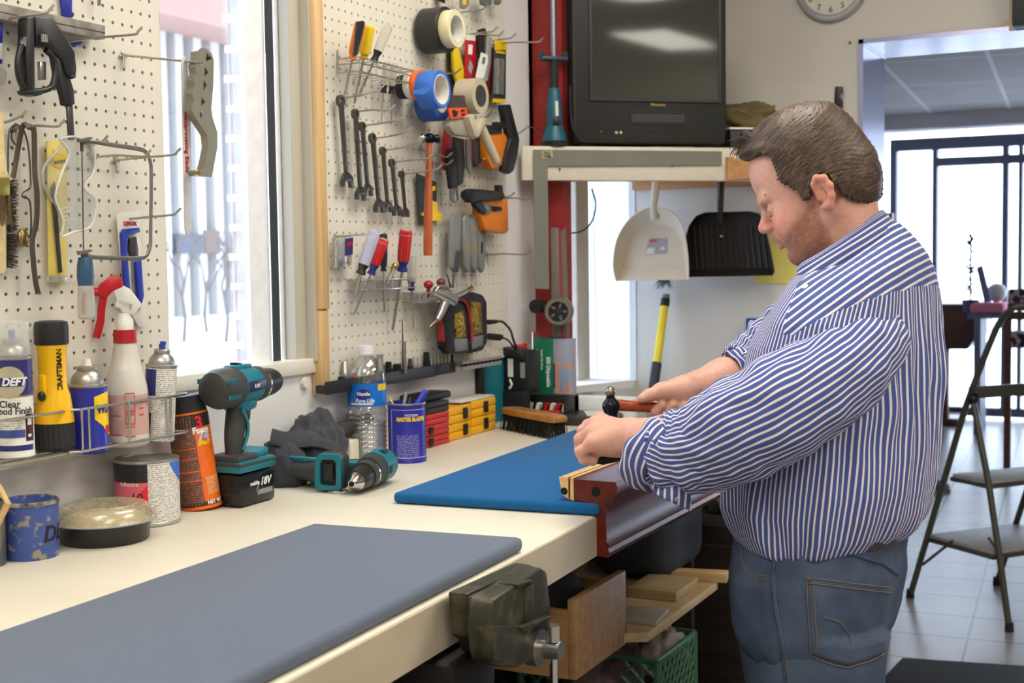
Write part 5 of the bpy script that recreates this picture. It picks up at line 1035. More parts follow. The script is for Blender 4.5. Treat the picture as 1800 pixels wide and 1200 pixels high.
b.build('bristles', mat('steel_bristle', (78, 68, 64), .6, .3), t)
# bent bars and wire
RUST = mat('brown_steel', (92, 78, 68), .45, .6, var=.2, scale=30)
tag(wtube(None, 'pry_bar', [(48, 222), (55, 224), (60, 232), (61, 300), (65, 340), (64, 390), (57, 420), (58, 450), (62, 490), (67, 516)], .045, .0052, RUST, 10, (1, .45)), 'long dark bent pry bar hanging on the left pegboard', 'pry bar')
tag(wtube(None, 'flat_hook', [(52, 224, .06), (44, 219, .055), (38, 228, .05), (30, 272, .045), (23, 312, .045)], .05, .0048, RUST, 10, (1, .4)), 'short flat hooked bar hanging left of the long pry bar', 'hook bar')
tag(wtube(None, 'bent_wire', [(14, 312), (15, 240), (20, 224), (30, 219), (39, 230), (36, 248), (28, 254), (20, 242), (26, 222), (40, 226), (50, 260), (54, 320), (51, 332), (41, 338), (40, 346), (50, 350), (54, 365), (54, 410), (44, 420)], .034, .0014, DKSTEEL, 6), 'bent steel wire with a coil hanging behind the bars', 'wire')
c = PX(40, 418, .03); b = MB(); b.sph(c, (.006, .0115, .0145), 20); tag(b.build('brass_cap', mat('old_brass', (170, 140, 86), .3, .8)), 'round brass cap hanging beside the wire brush', 'cap')
# yellow blister with a blade
t = T('blister_pack', 'long yellow blister pack with a blade behind the goggles', 'blister pack', PX(100, 370, .03)); pl(t, 'card', [(83, 248), (104, 245), (118, 262), (118, 494), (112, 498), (86, 496)], .03, .003, mat('yellow_card', (228, 206, 110), .5, var=.06, scale=20)); pl(t, 'blade', [(90, 330), (97, 318), (110, 478), (104, 480)], .034, .002, DKSTEEL, .0005); pl(t, 'bright_panel', [(93, 262), (117, 275), (117, 300), (93, 292)], .0308, .0008, YEL, 0); pl(t, 'bottom_window', [(86, 484), (117, 484), (117, 496), (86, 496)], .036, .005, clear('clear_blister', (235, 232, 220), .3, .1, .2), .0005)
for k in range(5): pl(t, 'print_mark', [(96+k*4, 283-k*.6), (99+k*4, 282-k*.6), (99+k*4, 288-k*.6), (96+k*4, 289-k*.6)], .0314, .0005, INK, 0)
# goggles
t = T('safety_goggles', 'clear plastic safety goggles hanging in front of the yellow pack', 'goggles', PX(130, 330, .07)); GOG = clear('clear_goggle', (232, 234, 230), .12, .05, .07)
out = [(104, 244), (130, 240), (158, 252), (167, 275), (164, 305), (148, 325), (151, 335), (166, 348), (168, 372), (160, 396), (148, 404), (128, 408), (108, 415), (112, 392), (106, 370), (97, 345), (110, 300), (122, 268)]
b = MB(); b.ext(wall(out, .085), (-.002, 0, 0)); b.build('lens', GOG, t); MB().tube(smooth([PX(q[0], q[1], .086) for q in out+out[:1]], 3), .0019, 8).build('lens_rim', mat('milky_rim', (226, 226, 220), .25, alpha=.7), t)
b = MB(); S0 = smooth([PX(q[0], q[1], .085) for q in ((104, 244), (122, 268), (110, 300), (97, 345), (106, 370), (112, 392), (108, 415))], 4); S1 = smooth([PX(q[0], q[1], .032) for q in ((122, 236), (104, 262), (78, 292), (76, 318), (84, 340), (100, 372), (104, 408))], 4)
n = len(S0); b.add(S0+S1, [[i, i+1, n+i+1, n+i] for i in range(n-1)]); b.build('side_shield', GOG, t); MB().tube(S1, .0024, 8).build('face_seal', mat('milky_rim', (0, 0, 0)), t)
b = MB()
for i in range(4):
    for j in range(4): c = PX(111+i*5+j*1.5, 366+j*7-i, .0855); b.sph(c, .0011, 8)
b.build('vent_dimples', mat('frost_white', (236, 236, 232), .4), t)
# coping saw
t = T('coping_saw', 'coping saw with steel bow and blue and clear handle on the left pegboard', 'saw', PX(200, 350, .09)); BOW = mat('bow_steel', (150, 146, 136), .3, .85)
wtube(t, 'bow', [(146, 250), (164, 249), (200, 255), (240, 261), (256, 267), (264, 283), (266, 310), (265, 400), (264, 432), (256, 450), (235, 454), (190, 453), (165, 452), (148, 449)], .09, .0034, BOW, 10, (1.15, .7)); wtube(t, 'blade', [(144, 262), (147, 442)], .09, .0011, DKSTEEL, 6, sub=1); wtube(t, 'pin', [(143.5, 246), (144, 266)], .09, .0028, DKSTEEL, 10, sub=1)
for y in (243, 441): pl(t, 'wing_clip', [(140, y), (160, y-3), (165, y), (150, y+6), (142, y+7)], .096, .008, BOW)
c0, c1 = PX(149, 452, .09), PX(151, 561, .09); L_ = (c1-c0).length; b = MB(); s_ = mpp(c0)
b.cyl(c0+V((0, 0, .006)), c0+V((0, 0, -.006)), .006); b.build('ferrule', DKSTEEL, t)
b = MB(); b.lathe([(.010*1, 0), (.0125, -.012), (.0135, -.03), (.012, -.045)], c0); b.build('handle_top', mat('faded_blue_resin', (50, 84, 116), .25), t); b = MB(); b.lathe([(.012, -.045), (.0125, -.05), (.0138, -.075), (.0135, -L_+.004), (.010, -L_), (.001, -L_)], c0); b.build('handle', mat('clear_resin', (196, 200, 190), .15, alpha=.55), t); b = MB(); b.cyl(c0+V((0, -.004, -.055)), c0+V((0, -.007, -L_+.008)), .0035); b.build('red_streak', RED, t)
# hacksaw in a blister
t = T('blister_pack', 'mini hacksaw blister card with blue frame on the left pegboard', 'blister pack', PX(230, 450, .03)); pl(t, 'card', [(205, 378), (213, 373), (246, 371), (250, 470), (258, 560), (255, 575), (244, 574), (224, 540), (214, 480)], .03, .002, mat('white_card', (230, 226, 214), .5)); SAWB = mat('saw_blue', (40, 62, 170), .35)
pl(t, 'frame', [(216, 410), (220, 402), (246, 400), (247, 408), (228, 412), (224, 430), (232, 540), (222, 532)], .040, .008, SAWB, .0015); pl(t, 'frame', [(240, 460), (249, 455), (254, 520), (250, 534), (246, 530)], .040, .008, SAWB, .0015); pl(t, 'blade', [(232, 440), (240, 440), (247, 545), (236, 545)], .034, .002, STEEL, .0004); pl(t, 'grip', [(229, 418), (240, 416), (244, 440), (243, 452), (234, 455), (228, 440)], .038, .006, DKSTEEL, .001)
RWX = Matrix(((0, 0, 1), (1, 0, 0), (0, 1, 0)))   # text on the window wall: reads along +y, faces +x
letters('lettering', 'LENOX', .0095, RED, t, at(PX(229, 393, .0305), RWX), bold=.0004)
# hacksaw blade and grey handle hung from the long hook
X1 = PY(349, 110, PX(217, 97, PEGX+.004).y).x; Xa = PY(325, 106, PX(217, 97, PEGX+.004).y).x
t = T('hacksaw_blade', 'white reciprocating blade with red print hanging in front of the window', 'saw blade', PX(326, 250, Xa)); pl(t, 'blade', [(319, 103), (324, 99), (329, 104), (335, 200), (337, 404), (333, 418), (328, 418), (325, 400), (322, 240)], Xa, .0018, mat('blade_white', (206, 204, 200), .4, .2), .0003)
letters('lettering', 'Reciprocating Blade', .0125, RED, t, at(PX(328, 250, Xa+.0006), RWX @ Matrix.Rotation(-PI/2, 3, 'Z')), bold=.0002)
t = T('saw_handle', 'grey cast metal hacksaw handle hanging from the long hook by the window', 'saw handle', PX(358, 200, X1-.012))
pl(t, 'frame', [(347, 90), (353, 84), (364, 86), (372, 94), (376, 106), (375, 150), (371, 192), (374, 208), (382, 232), (382, 260), (374, 302), (371, 312), (345, 309), (340, 303), (341, 299), (357, 298), (361, 284), (366, 258), (364, 238), (354, 222), (343, 206), (337, 193), (341, 176), (338, 163), (343, 152), (341, 140), (345, 128), (342, 116), (346, 104)], X1-.008, .014, mat('cast_grey', (150, 146, 130), .4, .5, var=.06), 0, holes=[[(363, 92), (373, 103), (361, 110)], [(360, 117), (367, 128), (359, 135)], [(358, 141), (364, 150), (357, 160)], [(355, 171), (361, 180), (353, 187)], [(351, 196), (356, 202), (352, 209)]])
b = MB(); c = PX(345, 304, X1-.006); b.cyl(c, c+V((.006, 0, 0)), .0042); b.build('screw', mat('brass', (190, 160, 80), .25, .9), t)
# ================================================================ right pegboard
HK = [((607, 171), (676, 149)), ((624, 196), (695, 184)), ((641, 220), (711, 202)), ((660, 242), (726, 223)), ((677, 263), (748, 240)), ((694, 284), (762, 270)), ((711, 305), (778, 289))]
WR = [((601, 177), (612, 322), 9, 'largest, first'), ((627, 200), (636, 345), 8, 'second largest'), ((639, 222), (649, 338), 7, 'third from the window'), ((657, 243), (669, 367), 8, 'middle one'), ((675, 265), (684, 367), 6.5, 'third smallest'), ((691, 286), (700, 374), 6.5, 'second smallest'), ((708, 306), (715, 377), 5.5, 'smallest')]
DARKW = mat('wrench_steel', (98, 96, 90), .32, .85, var=.12)
for k, ((a, e), (r0_, r1_, rr, n)) in enumerate(zip(HK, WR)):
    p, e_ = hook(a, e, 'peg hook holding the combination wrench, '+n); X = PEGX+.022+.004*(k % 2); c = PX(*r0_, X); f_ = PX(*r1_, X); ro = rr*mpp(c)*1.15; d = (f_-c).normalized(); sd = V((1, 0, 0)).cross(d); L_ = (f_-c).length
    def pt(u_, v_): q = c+d*u_+sd*v_; q.x = X; return q
    t = T('combination_wrench', 'dark steel combination wrench hung on the right pegboard, '+n+' of the row', 'wrench', c, None, 'combination wrenches in a row')
    n_ = 24; ring = [pt(ro*math.cos(2*PI*i/n_), ro*math.sin(2*PI*i/n_)) for i in range(n_)]; hole = [pt(ro*.58*math.cos(2*PI*i/12), ro*.58*math.sin(2*PI*i/12)) for i in range(12)]
    b = MB(); b.ext([ring, hole], (-.008, 0, 0)); b.build('ring_end', DARKW, t)
    w_ = ro*.58; b = MB(); b.ext([pt(ro*.85, -w_), pt(ro*.85, w_), pt(L_-ro*1.5, w_*.85), pt(L_-ro*1.5, -w_*.85)], (-.006, 0, 0), bev=.0012); b.build('shank', DARKW, t)
    j = ro*1.75; b = MB(); b.ext([pt(L_-ro*1.9, -w_*.8), pt(L_-ro*1.9, w_*.8), pt(L_-ro*1.0, j), pt(L_-.1*ro, j*1.05), pt(L_+ro*.95, j*.95), pt(L_+ro*.8, j*.40), pt(L_-ro*.25, j*.36), pt(L_-ro*.4, -j*.30), pt(L_+ro*.6, -j*.45), pt(L_+ro*.5, -j*1.0), pt(L_-ro*.4, -j*1.05), pt(L_-ro*1.1, -j*.8)], (-.007, 0, 0), bev=.0008); b.build('open_end', DARKW, t)
def driver(label, top, bot, tip, rpx, mh, mf, X0, X1_, fer=.18, butt=None, blade=STEEL, br=.0026, group=None, flute=True):
    a, c, e = PX(*top, X0), PX(*bot, X0+(X1_-X0)*.45), PX(*tip, X1_); t = T('screwdriver', label, 'screwdriver', c); r = rpx*mpp(c); d = (c-a); L_ = d.length; d.normalize(); u = d.orthogonal().normalized(); w_ = d.cross(u)
    def ring(s, k): return [a+d*(L_*s)+(u*math.cos(q)+w_*math.sin(q))*r*k*(1-(.10 if flute and i % 4 == 0 else 0)) for i, q in enumerate([2*PI*i/24 for i in range(24)])]
    b = MB(); b.loft([ring(0, .55), ring(.03, .85), ring(.1, 1), ring(.55, .98), ring(1-fer, .92)]); b.build('handle', mh, t, ang=25); b = MB(); b.loft([ring(1-fer, .93), ring(1-fer*.6, .62), ring(1-fer*.35, .66), ring(1, .85), ring(1.01, .5)]); b.build('collar', mf, t)
    if butt: b = MB(); b.loft([ring(-.02, .5), ring(0, .8), ring(.14, 1.02), ring(.15, .95)]); b.build('butt_cap', butt, t)
    b = MB(); c2 = a+d*L_; b.tube([c2, c2+(e-c2)*.93, e], [br, br, br*.7], 8); b.build('blade', blade, t); return t
CLR = mat('clear_acetate', (208, 206, 192), .12, alpha=.5); AMB = mat('amber_acetate', (226, 120, 16), .15, alpha=.9); YAC = mat('yellow_acetate', (240, 206, 20), .18, alpha=.92); LAV = mat('lavender_acetate', (188, 190, 212), .15, alpha=.7); RAC = mat('red_acetate', (196, 30, 36), .2); BLUF = mat('navy_resin', (36, 44, 120), .25)
# screwdriver racks
def rack(label, x0, x1, ya, yb, X, n):
    t = T('tool_rack', label, 'rack', PX((x0+x1)/2, (ya+yb)/2, .05)); b = MB(); a, c = PX(x0, ya, PEGX+.003), PX(x1, yb, PEGX+.003)
    for dz in (0, -.012, -.03): b.tube([a+V((0, 0, dz)), a+V((X-PEGX, 0, dz)), c+V((X-PEGX, 0, dz)), c+V((0, 0, dz))], .0016, 6)
    for k in range(n+1): q = a+(c-a)*(k/n); b.tube([q+V((0, 0, .0)), q+V((X-PEGX, 0, 0)), q+V((X-PEGX, 0, -.03)), q+V((0, 0, -.03))], .0013, 5)
    b.tube([a+V((0, 0, .02)), a, a+V((0, 0, -.03))], .0018, 6); b.build('wire_frame', WIRE, t); return t
rack('wire screwdriver rack high on the right pegboard', 594, 692, 104, 128, .075, 7)
driver('screwdriver with black and amber handle in the upper rack', (634, 38), (619, 104), (606, 166), 10, AMB, AMB, .085, .034, butt=None); driver('screwdriver with bright yellow handle in the upper rack', (650, 45), (639, 104), (623, 182), 10, YAC, YAC, .085, .034); driver('screwdriver with clear handle and black collar leaning in the upper rack', (683, 44), (657, 108), (632, 165), 9, CLR, BLK, .09, .034, fer=.28)
driver('small clear screwdriver at the right of the upper rack', (681, 108), (674, 163), (670, 216), 7, CLR, BLK, .06, .034, fer=.25, br=.0016); driver('smallest clear screwdriver at the end of the upper rack', (694, 110), (687, 165), (688, 218), 6.5, CLR, BLK, .06, .034, fer=.25, br=.0016)
b = MB(); b.ext(wall([(628, 38), (639, 36), (642, 40), (629, 96), (622, 100)], .099), (-.004, 0, 0), bev=.001); tag(b.build('handle_wrap', BLK), 'black grip sleeve wrapped on the amber screwdriver handle', 'sleeve')
CRACK = clear('clear_rack_plastic', (225, 225, 218), .3, .1, .2)
def crack(label, x0, x1, ya, yb):
    t = T('tool_rack', label, 'rack', PX((x0+x1)/2, (ya+yb)/2, .04)); a, c = PX(x0, ya, PEGX), PX(x1, yb, PEGX)
    for dz in (0, -.022): b = MB(); b.bb((PEGX+.001, a.y, a.z+dz-.002), (.065, c.y, a.z+dz+.002), bev=.0008); b.build('shelf', CRACK, t)
    n = 6; b = MB()
    for k in range(n): y = a.y+(c.y-a.y)*(k+.5)/n; b.tube([(.043+.011*math.cos(q), y+.011*math.sin(q), a.z-.004) for q in [2*PI*i/16 for i in range(16)]], .0012, 5, closed=True); b.tube([(.065, y-.008, a.z), (.065, y-.008, a.z-.022)], .0012, 5)
    b.build('ring_lip', CRACK, t)
crack('clear plastic screwdriver rack low on the right pegboard', 608, 702, 492, 489); crack('second clear plastic rack right of the first one', 706, 775, 515, 512)
driver('thick screwdriver with lavender clear handle in the lower rack', (660, 404), (634, 481), (624, 521), 11, LAV, BLK, .095, .05, fer=.2, br=.0042); driver('red and clear screwdriver beside the lavender one in the lower rack', (676, 420), (652, 482), (622, 553), 9.5, RAC, BLUF, .085, .034, fer=.26, butt=CLR); driver('black handled screwdriver behind the red ones in the lower rack', (674, 410), (674, 476), (676, 548), 7, BLK, BLK, .05, .034); driver('upright red screwdriver with clear butt and blue collar in the lower rack', (714, 402), (707, 476), (690, 580), 11.5, RAC, BLUF, .085, .036, fer=.25, butt=CLR, br=.0036); driver('clear screwdriver with blue collar in the second lower rack', (724, 446), (723, 509), (727, 578), 8, CLR, BLUF, .065, .034, fer=.25)
t = T('awl', 'awl with glossy red knob handle in the second lower rack', 'awl', PX(753, 505, .06)); b = MB(); c = PX(753, 500, .06); b.sph(c, (.012, .012, .010), 18); c2 = PX(752, 522, .055); b.cyl(c-V((0, 0, .008)), c2, .005, .004); b.build('knob', mat('glossy_red', (160, 24, 30), .15), t); MB().tube([c2, PX(745, 590, .034)], [.0016, .0008], 6).build('spike', STEEL, t)
t = T('awl', 'awl with dull brown red knob right of the glossy red one', 'awl', PX(775, 496, .06)); b = MB(); c = PX(775, 496, .055); b.sph(c, (.011, .012, .010), 18); b.build('knob', mat('dull_maroon', (110, 44, 44), .4), t); MB().tube([c, PX(768, 560, .034)], [.0022, .001], 6).build('spike', STEEL, t)
t = T('nozzle', 'small brass nozzle lying on the lower screwdriver rack', 'nozzle', PX(694, 467, .06)); b = MB(); c = PX(694, 468, .062); b.sph(c, (.008, .008, .009), 16); b.cyl(c, c+V((0, -.014, -.004)), .004); b.build('body', mat('brass', (0, 0, 0)), t); MB().cyl(c, PX(680, 500, .055), .0048, .004).build('stem', STEEL, t)
tag(MB().tube([PX(786, 482, .05), PX(792, 505, .05)], [.0015, .003], 6).tube([PX(797, 482, .05), PX(796, 506, .05)], [.0015, .003], 6).build('scissors', DKSTEEL), 'scissor points sticking up behind the spray gun', 'scissors')
# blister at the left of the lower row
hook((591, 415), (681, 401), 'bright peg hook above the clear bit packet on the right pegboard')
t = T('bit_packet', 'clear packet of bits with a blue and red label hung low on the right pegboard', 'packet', PX(605, 440, .03)); pl(t, 'clear_box', [(592, 418), (618, 414), (619, 466), (592, 472)], .045, .014, clear('clear_blister', (0, 0, 0)), .002); pl(t, 'label', [(607, 420), (621, 417), (620, 447), (607, 450)], .047, .001, NAVY, 0); pl(t, 'red_strip', [(610, 426), (620, 424), (620, 430), (610, 432)], .0476, .0005, RED, 0); pl(t, 'bits', [(596, 455), (612, 452), (614, 464), (597, 468)], .04, .006, STEEL, .001)
# ball peen hammer on the board
hook((741, 262), (770, 243), 'short peg hook carrying the wall hammer')
t = T('ball_peen_hammer', 'ball peen hammer with orange handle hanging on the right pegboard', 'hammer', PX(753, 340, .07)); X = .075; a, e = PX(754, 250, X), PX(752, 449, X)
b = MB(); b.tube([a+(e-a)*s for s in (-.03, .1, .3, .5, .7, .92, 1)], [.0068, .0072, .0082, .0105, .0115, .0118, .0112], 16, flat=(1, .75), up=(0, 1, 0)); b.build('handle', wood('orange_hickory', (190, 96, 44), (166, 76, 32), (60, 60, 6), .35, .3), t)
h0 = PX(753, 243, X); hdir = V((.5, .86, 0)).normalized(); b = MB(); b.tube([h0+hdir*s for s in (-.012, -.006, .0, .010, .014, .022, .026)], [.006, .0095, .0125, .0115, .008, .0105, .0105], 16); b.build('head', HF, t); b = MB(); b.sph(h0-hdir*.018, .0108, 16); b.build('ball_peen', CHROME, t)
# tape rolls
def roll(label, cpx, X0_, X1_, rpx, mt, inner=.62, core=None, name='tape_roll', cat='tape', inx=None):
    c = PX(*cpx, X1_); r = rpx*mpp(c); t = T(name, label, cat, c); Z = Matrix(((0, 0, 1), (1, 0, 0), (0, 1, 0))).to_4x4(); Z.translation = V((0, c.y, c.z))
    b = MB(); b.lathe([(r*inner, X0_), (r*.985, X0_), (r, X0_+.001), (r, X1_-.001), (r*.985, X1_), (r*inner, X1_), (r*inner, X0_)], (0, 0, 0), 40, Z, cap=False); b.build('tape', mt, t); b = MB(); b.lathe([(r*inner*.93, X0_), (r*inner, X0_), (r*inner, X1_+.0005), (r*inner*.93, X1_+.0005), (r*inner*.93, X0_)], (0, 0, 0), 40, Z, cap=False); b.build('core', core or mat('card_core', (206, 198, 182), .7), t); return t
roll('wide black duct tape roll on the right pegboard', (786, 52), .03, .088, 40, mat('duct_black', (40, 40, 38), .35, bump=.05)); roll('cream masking tape roll in front of the black duct tape', (803, 50), .089, .116, 33, mat('masking_cream', (230, 220, 176), .6), .74, PAPER)
letters('lettering', 'TAPE', .014, RED, bpy.data.objects['tape_roll.001'], at(PX(808, 52, .10), Matrix(((.5, .2, .84), (.84, 0, -.5), (0, 1, 0))) if False else RWX @ Matrix.Rotation(-PI/2, 3, 'Z')), bold=.0003)
hook((806, 22), (858, 8), 'peg hook through the black and cream tape rolls'); hook((775, 131), (811, 120), 'peg hook through the blue painters tape')
BTP = mat('painters_blue', (58, 112, 206), .55, var=.04)
roll('black tape roll innermost behind the blue painters tape', (722, 152), .035, .062, 21, BLKR); roll('narrow white tape roll between the black and orange ones', (728, 150), .063, .078, 22, WHT); roll('narrow orange tape roll behind the blue painters tape', (742, 150), .079, .094, 27, mat('orange_tape', (240, 110, 40), .5)); roll('blue painters tape roll with a loose flap, in front', (776, 157), .0945, .142, 33, BTP, .80, PAPER); roll('second blue painters tape roll hanging lower behind', (776, 178), .04, .090, 34, mat('painters_blue_dark', (52, 96, 186), .55), .6)
tag(MB().ext(wall([(724, 160), (752, 152), (758, 156), (746, 166), (727, 164)], .146), (-.001, 0, 0)).build('tape_flap', BTP), 'loose blue flap on the front painters tape roll', 'tape flap')
# tape gun
t = T('tape_gun', 'beige tape gun with an orange warning sticker on the right pegboard', 'tape gun', PX(835, 200, .09)); BEI = mat('beige_tape', (196, 184, 156), .4); TGR = mat('tape_gun_grey', (168, 162, 146), .45, .2)
c = PX(846, 168, .13); r = 31*mpp(c); Z = Matrix(((0, 0, 1), (1, 0, 0), (0, 1, 0))).to_4x4(); Z.translation = V((0, c.y, c.z))
b = MB(); b.lathe([(r*.6, .075), (r, .075), (r, .128), (r*.6, .128), (r*.6, .075)], (0, 0, 0), 40, Z, cap=False); b.build('tape_roll', BEI, t); b = MB(); b.lathe([(.001, .12), (r*.55, .12), (r*.6, .13), (r*.3, .134), (.001, .134)], (0, 0, 0), 30, Z, cap=False); b.build('hub', mat('dark_hub', (60, 54, 50), .4), t)
pl(t, 'dark_plate', [(788, 176), (794, 167), (817, 168), (820, 190), (788, 190)], .12, .004, mat('brown_plate', (70, 56, 50), .4)); pl(t, 'warning_sticker', [(788, 190), (820, 189), (823, 206), (793, 210)], .122, .004, mat('warning_orange', (236, 84, 36), .4)); pl(t, 'pictogram', [(795, 194), (799, 192), (802, 196), (806, 194), (803, 205), (797, 206)], .1226, .0005, INK, 0); pl(t, 'pictogram', [(810, 193), (816, 192), (817, 196), (811, 197)], .1226, .0005, INK, 0); pl(t, 'pictogram', [(811, 200), (818, 199), (818, 203), (812, 204)], .1226, .0005, INK, 0)
pl(t, 'frame', [(792, 210), (824, 205), (842, 237), (838, 242), (800, 236), (790, 222)], .118, .02, TGR, .002); b = MB(); b.ext([wall([(824, 205), (832, 200), (841, 228), (849, 206), (857, 208), (842, 241), (836, 240)], .135)], (-.03, 0, 0), bev=.0015); b.build('guide', BEI, t); b = MB(); b.cyl(PX(846, 225, .115), PX(872, 282, .125), .0125, .0115); b.sph(PX(872, 282, .125), .0115, 12); b.build('handle', BEI, t)
for y in ((798, 213), (818, 212)): b = MB(); c = PX(*y, .1185); b.sph(c, .0022, 8); b.build('rivet', CHROME, t)
hook((838, 207), (862, 199), 'short peg hook behind the tape gun guide'); hook((846, 143), (858, 137), 'peg hook over the tape gun roll')
# hanging packs
YB = mat('yellow_black_pack', (236, 202, 30), .45)
plate('knife_pack', 'yellow and black knife pack left of the red blade packs', 'pack', [(797, 84), (806, 84), (818, 130), (818, 150), (806, 152), (798, 120)], .05, .008, YB); plate('knife_pack', 'black backed pack with pale edge behind the yellow pack', 'pack', [(790, 78), (798, 78), (806, 160), (798, 168)], .035, .006, BLK)
t = T('blade_pack', 'wide red blade pack with white print on the right pegboard', 'pack', PX(828, 100, .04)); pl(t, 'card', [(819, 62), (836, 64), (838, 140), (818, 138)], .055, .003, mat('pack_red', (186, 30, 40), .4)); pl(t, 'white_header', [(819, 60), (836, 62), (836, 72), (819, 70)], .0555, .002, PAPER, 0); pl(t, 'white_print', [(824, 78), (831, 79), (830, 96), (823, 95)], .0556, .0008, WINK, 0); pl(t, 'blade_picture', [(826, 104), (832, 116), (828, 132), (823, 122)], .0556, .0008, LAV, 0)
t = T('blade_pack', 'narrow red and white blade pack right of the wide red one', 'pack', PX(843, 100, .04)); pl(t, 'card', [(837, 62), (849, 64), (849, 132), (837, 136)], .048, .003, mat('pack_red', (0, 0, 0))); pl(t, 'white_print', [(840, 80), (846, 81), (843, 110), (838, 112)], .0485, .0008, WINK, 0)
plate('utility_knife', 'black utility knife hanging right of the red blade packs', 'knife', [(846, 52), (853, 49), (857, 58), (860, 95), (855, 108), (846, 100)], .07, .012, BLK, .002)
t = T('utility_knife', 'long grey utility knife with a white barcode label on the right pegboard', 'knife', PX(855, 110, .06)); pl(t, 'body', [(858, 62), (864, 66), (864, 110), (858, 142), (850, 146), (855, 115)], .075, .010, mat('grey_knife', (176, 176, 170), .35, .4), .002); pl(t, 'label', [(846, 92), (857, 96), (858, 108), (850, 138), (836, 136)], .078, .001, WINK, 0); pl(t, 'barcode', [(849, 100), (854, 101), (852, 113), (847, 112)], .0786, .0004, mat('barcode_grey', (110, 110, 108), .5), 0)
plate('blade_pack', 'dark red pack behind the yellow headed pack', 'pack', [(862, 82), (870, 84), (868, 165), (858, 165)], .04, .004, mat('dark_red_pack', (110, 28, 32), .4))
t = T('blade_pack', 'black hang pack with yellow header and foot at the board edge', 'pack', PX(880, 125, .04)); pl(t, 'card', [(870, 70), (890, 72), (889, 178), (865, 176)], .05, .003, mat('pack_black', (52, 54, 52), .4)); pl(t, 'yellow_header', [(870, 70), (891, 72), (891, 88), (870, 88)], .0505, .002, YEL, 0); pl(t, 'yellow_foot', [(866, 173), (889, 174), (888, 181), (866, 180)], .0505, .002, YEL, 0); pl(t, 'yellow_print', [(872, 89), (888, 91), (888, 95), (872, 93)], .0506, .0008, YEL, 0); pl(t, 'blister', [(874, 102), (887, 104), (886, 166), (871, 165)], .058, .008, clear('clear_blister', (0, 0, 0)), .001)
for k, (a, e, n) in enumerate((((818, 61), (875, 47), 'peg hook left of the four above the packs'), ((815, 63), (886, 54), 'peg hook over the wide red blade pack'), ((864, 71), (907, 59), 'peg hook over the yellow headed pack'), ((866, 78), (956, 66), 'longest peg hook reaching past the red post'))): hook(a, e, n)
# staplers, snips, pry bars
SORG = mat('stapler_orange', (226, 128, 30), .4)
t = T('staple_gun', 'orange and black staple gun hanging upright beside the tape gun', 'staple gun', PX(890, 250, .06)); pl(t, 'lever', [(884, 184), (898, 183), (906, 215), (914, 245), (911, 270), (904, 300), (896, 306), (886, 300), (892, 265), (898, 244), (890, 215)], .085, .018, CLB, .003); pl(t, 'body', [(855, 222), (880, 226), (892, 240), (894, 270), (884, 290), (866, 298), (858, 280)], .075, .024, SORG, .004); pl(t, 'nose', [(848, 218), (882, 222), (884, 234), (862, 236)], .08, .03, CLB, .003); pl(t, 'bracket', [(876, 214), (890, 214), (892, 226), (876, 226)], .083, .02, BLK, .002); b = MB(); c = PX(850, 280, .085); b.sph(c, .005, 10); b.build('stud', mat('brass', (0, 0, 0)), t)
t = T('staple_gun', 'orange and black staple gun lower down with its grip upward', 'staple gun', PX(860, 370, .06)); pl(t, 'lever', [(822, 336), (832, 331), (885, 336), (889, 345), (884, 352), (850, 352), (830, 356), (823, 348)], .085, .022, CLB, .004); pl(t, 'body', [(846, 352), (893, 350), (895, 405), (889, 411), (854, 404), (846, 380)], .075, .028, SORG, .004); pl(t, 'grip_slot', [(832, 352), (846, 352), (858, 372), (852, 378), (836, 362)], .08, .012, CLB, .002); pl(t, 'steel_cheek', [(848, 356), (862, 354), (866, 370), (858, 378), (850, 372)], .078, .006, STEEL, .002); pl(t, 'catch', [(866, 362), (882, 363), (884, 369), (868, 371)], .079, .006, BLK, .001); pl(t, 'post', [(875, 325), (884, 325), (885, 338), (876, 338)], .078, .012, BLK, .002)
for a, e, n in (((865, 349), (905, 338), 'peg hook through the lower staple gun'), ((886, 349), (936, 344), 'long peg hook beside the lower staple gun reaching the steel square'), ((857, 447), (933, 440), 'long peg hook below the lower staple gun'), ((898, 237), (926, 224), 'peg hook through the upper staple gun'), ((758, 273), (795, 268), 'peg hook behind the orange hammer handle'), ((762, 286), (796, 281), 'peg hook right of the hammer handle')): hook(a, e, n)
t = T('pliers', 'black pliers with grey tip hanging beside the hammer', 'pliers', PX(797, 300, .06)); pl(t, 'handle', [(792, 262), (800, 258), (806, 290), (806, 330), (794, 332), (790, 300)], .07, .012, BLK, .003); pl(t, 'tip', [(794, 330), (806, 330), (806, 350), (801, 357), (795, 352)], .068, .008, STEEL, .002)
plate('tin_snips', 'red and black snips hanging above the pliers', 'snips', [(786, 215), (792, 208), (794, 240), (789, 300), (780, 298), (782, 260)], .05, .010, mat('pack_red', (0, 0, 0)), .002); plate('tin_snips', 'dark snips blade hanging behind the tape gun', 'snips', [(798, 240), (816, 244), (818, 290), (814, 322), (808, 326), (804, 290)], .045, .008, DKSTEEL, .002); plate('putty_knife', 'steel putty knife hanging behind the tape gun handle', 'knife', [(820, 244), (830, 242), (832, 300), (829, 308), (822, 296)], .05, .006, STEEL, .001); plate('putty_knife', 'dark handled putty knife right of the steel one', 'knife', [(834, 244), (846, 240), (846, 286), (838, 294), (833, 280)], .05, .010, mat('dark_knife', (60, 62, 66), .4), .002)
PRY = mat('grey_painted_steel', (142, 143, 140), .42, .35)
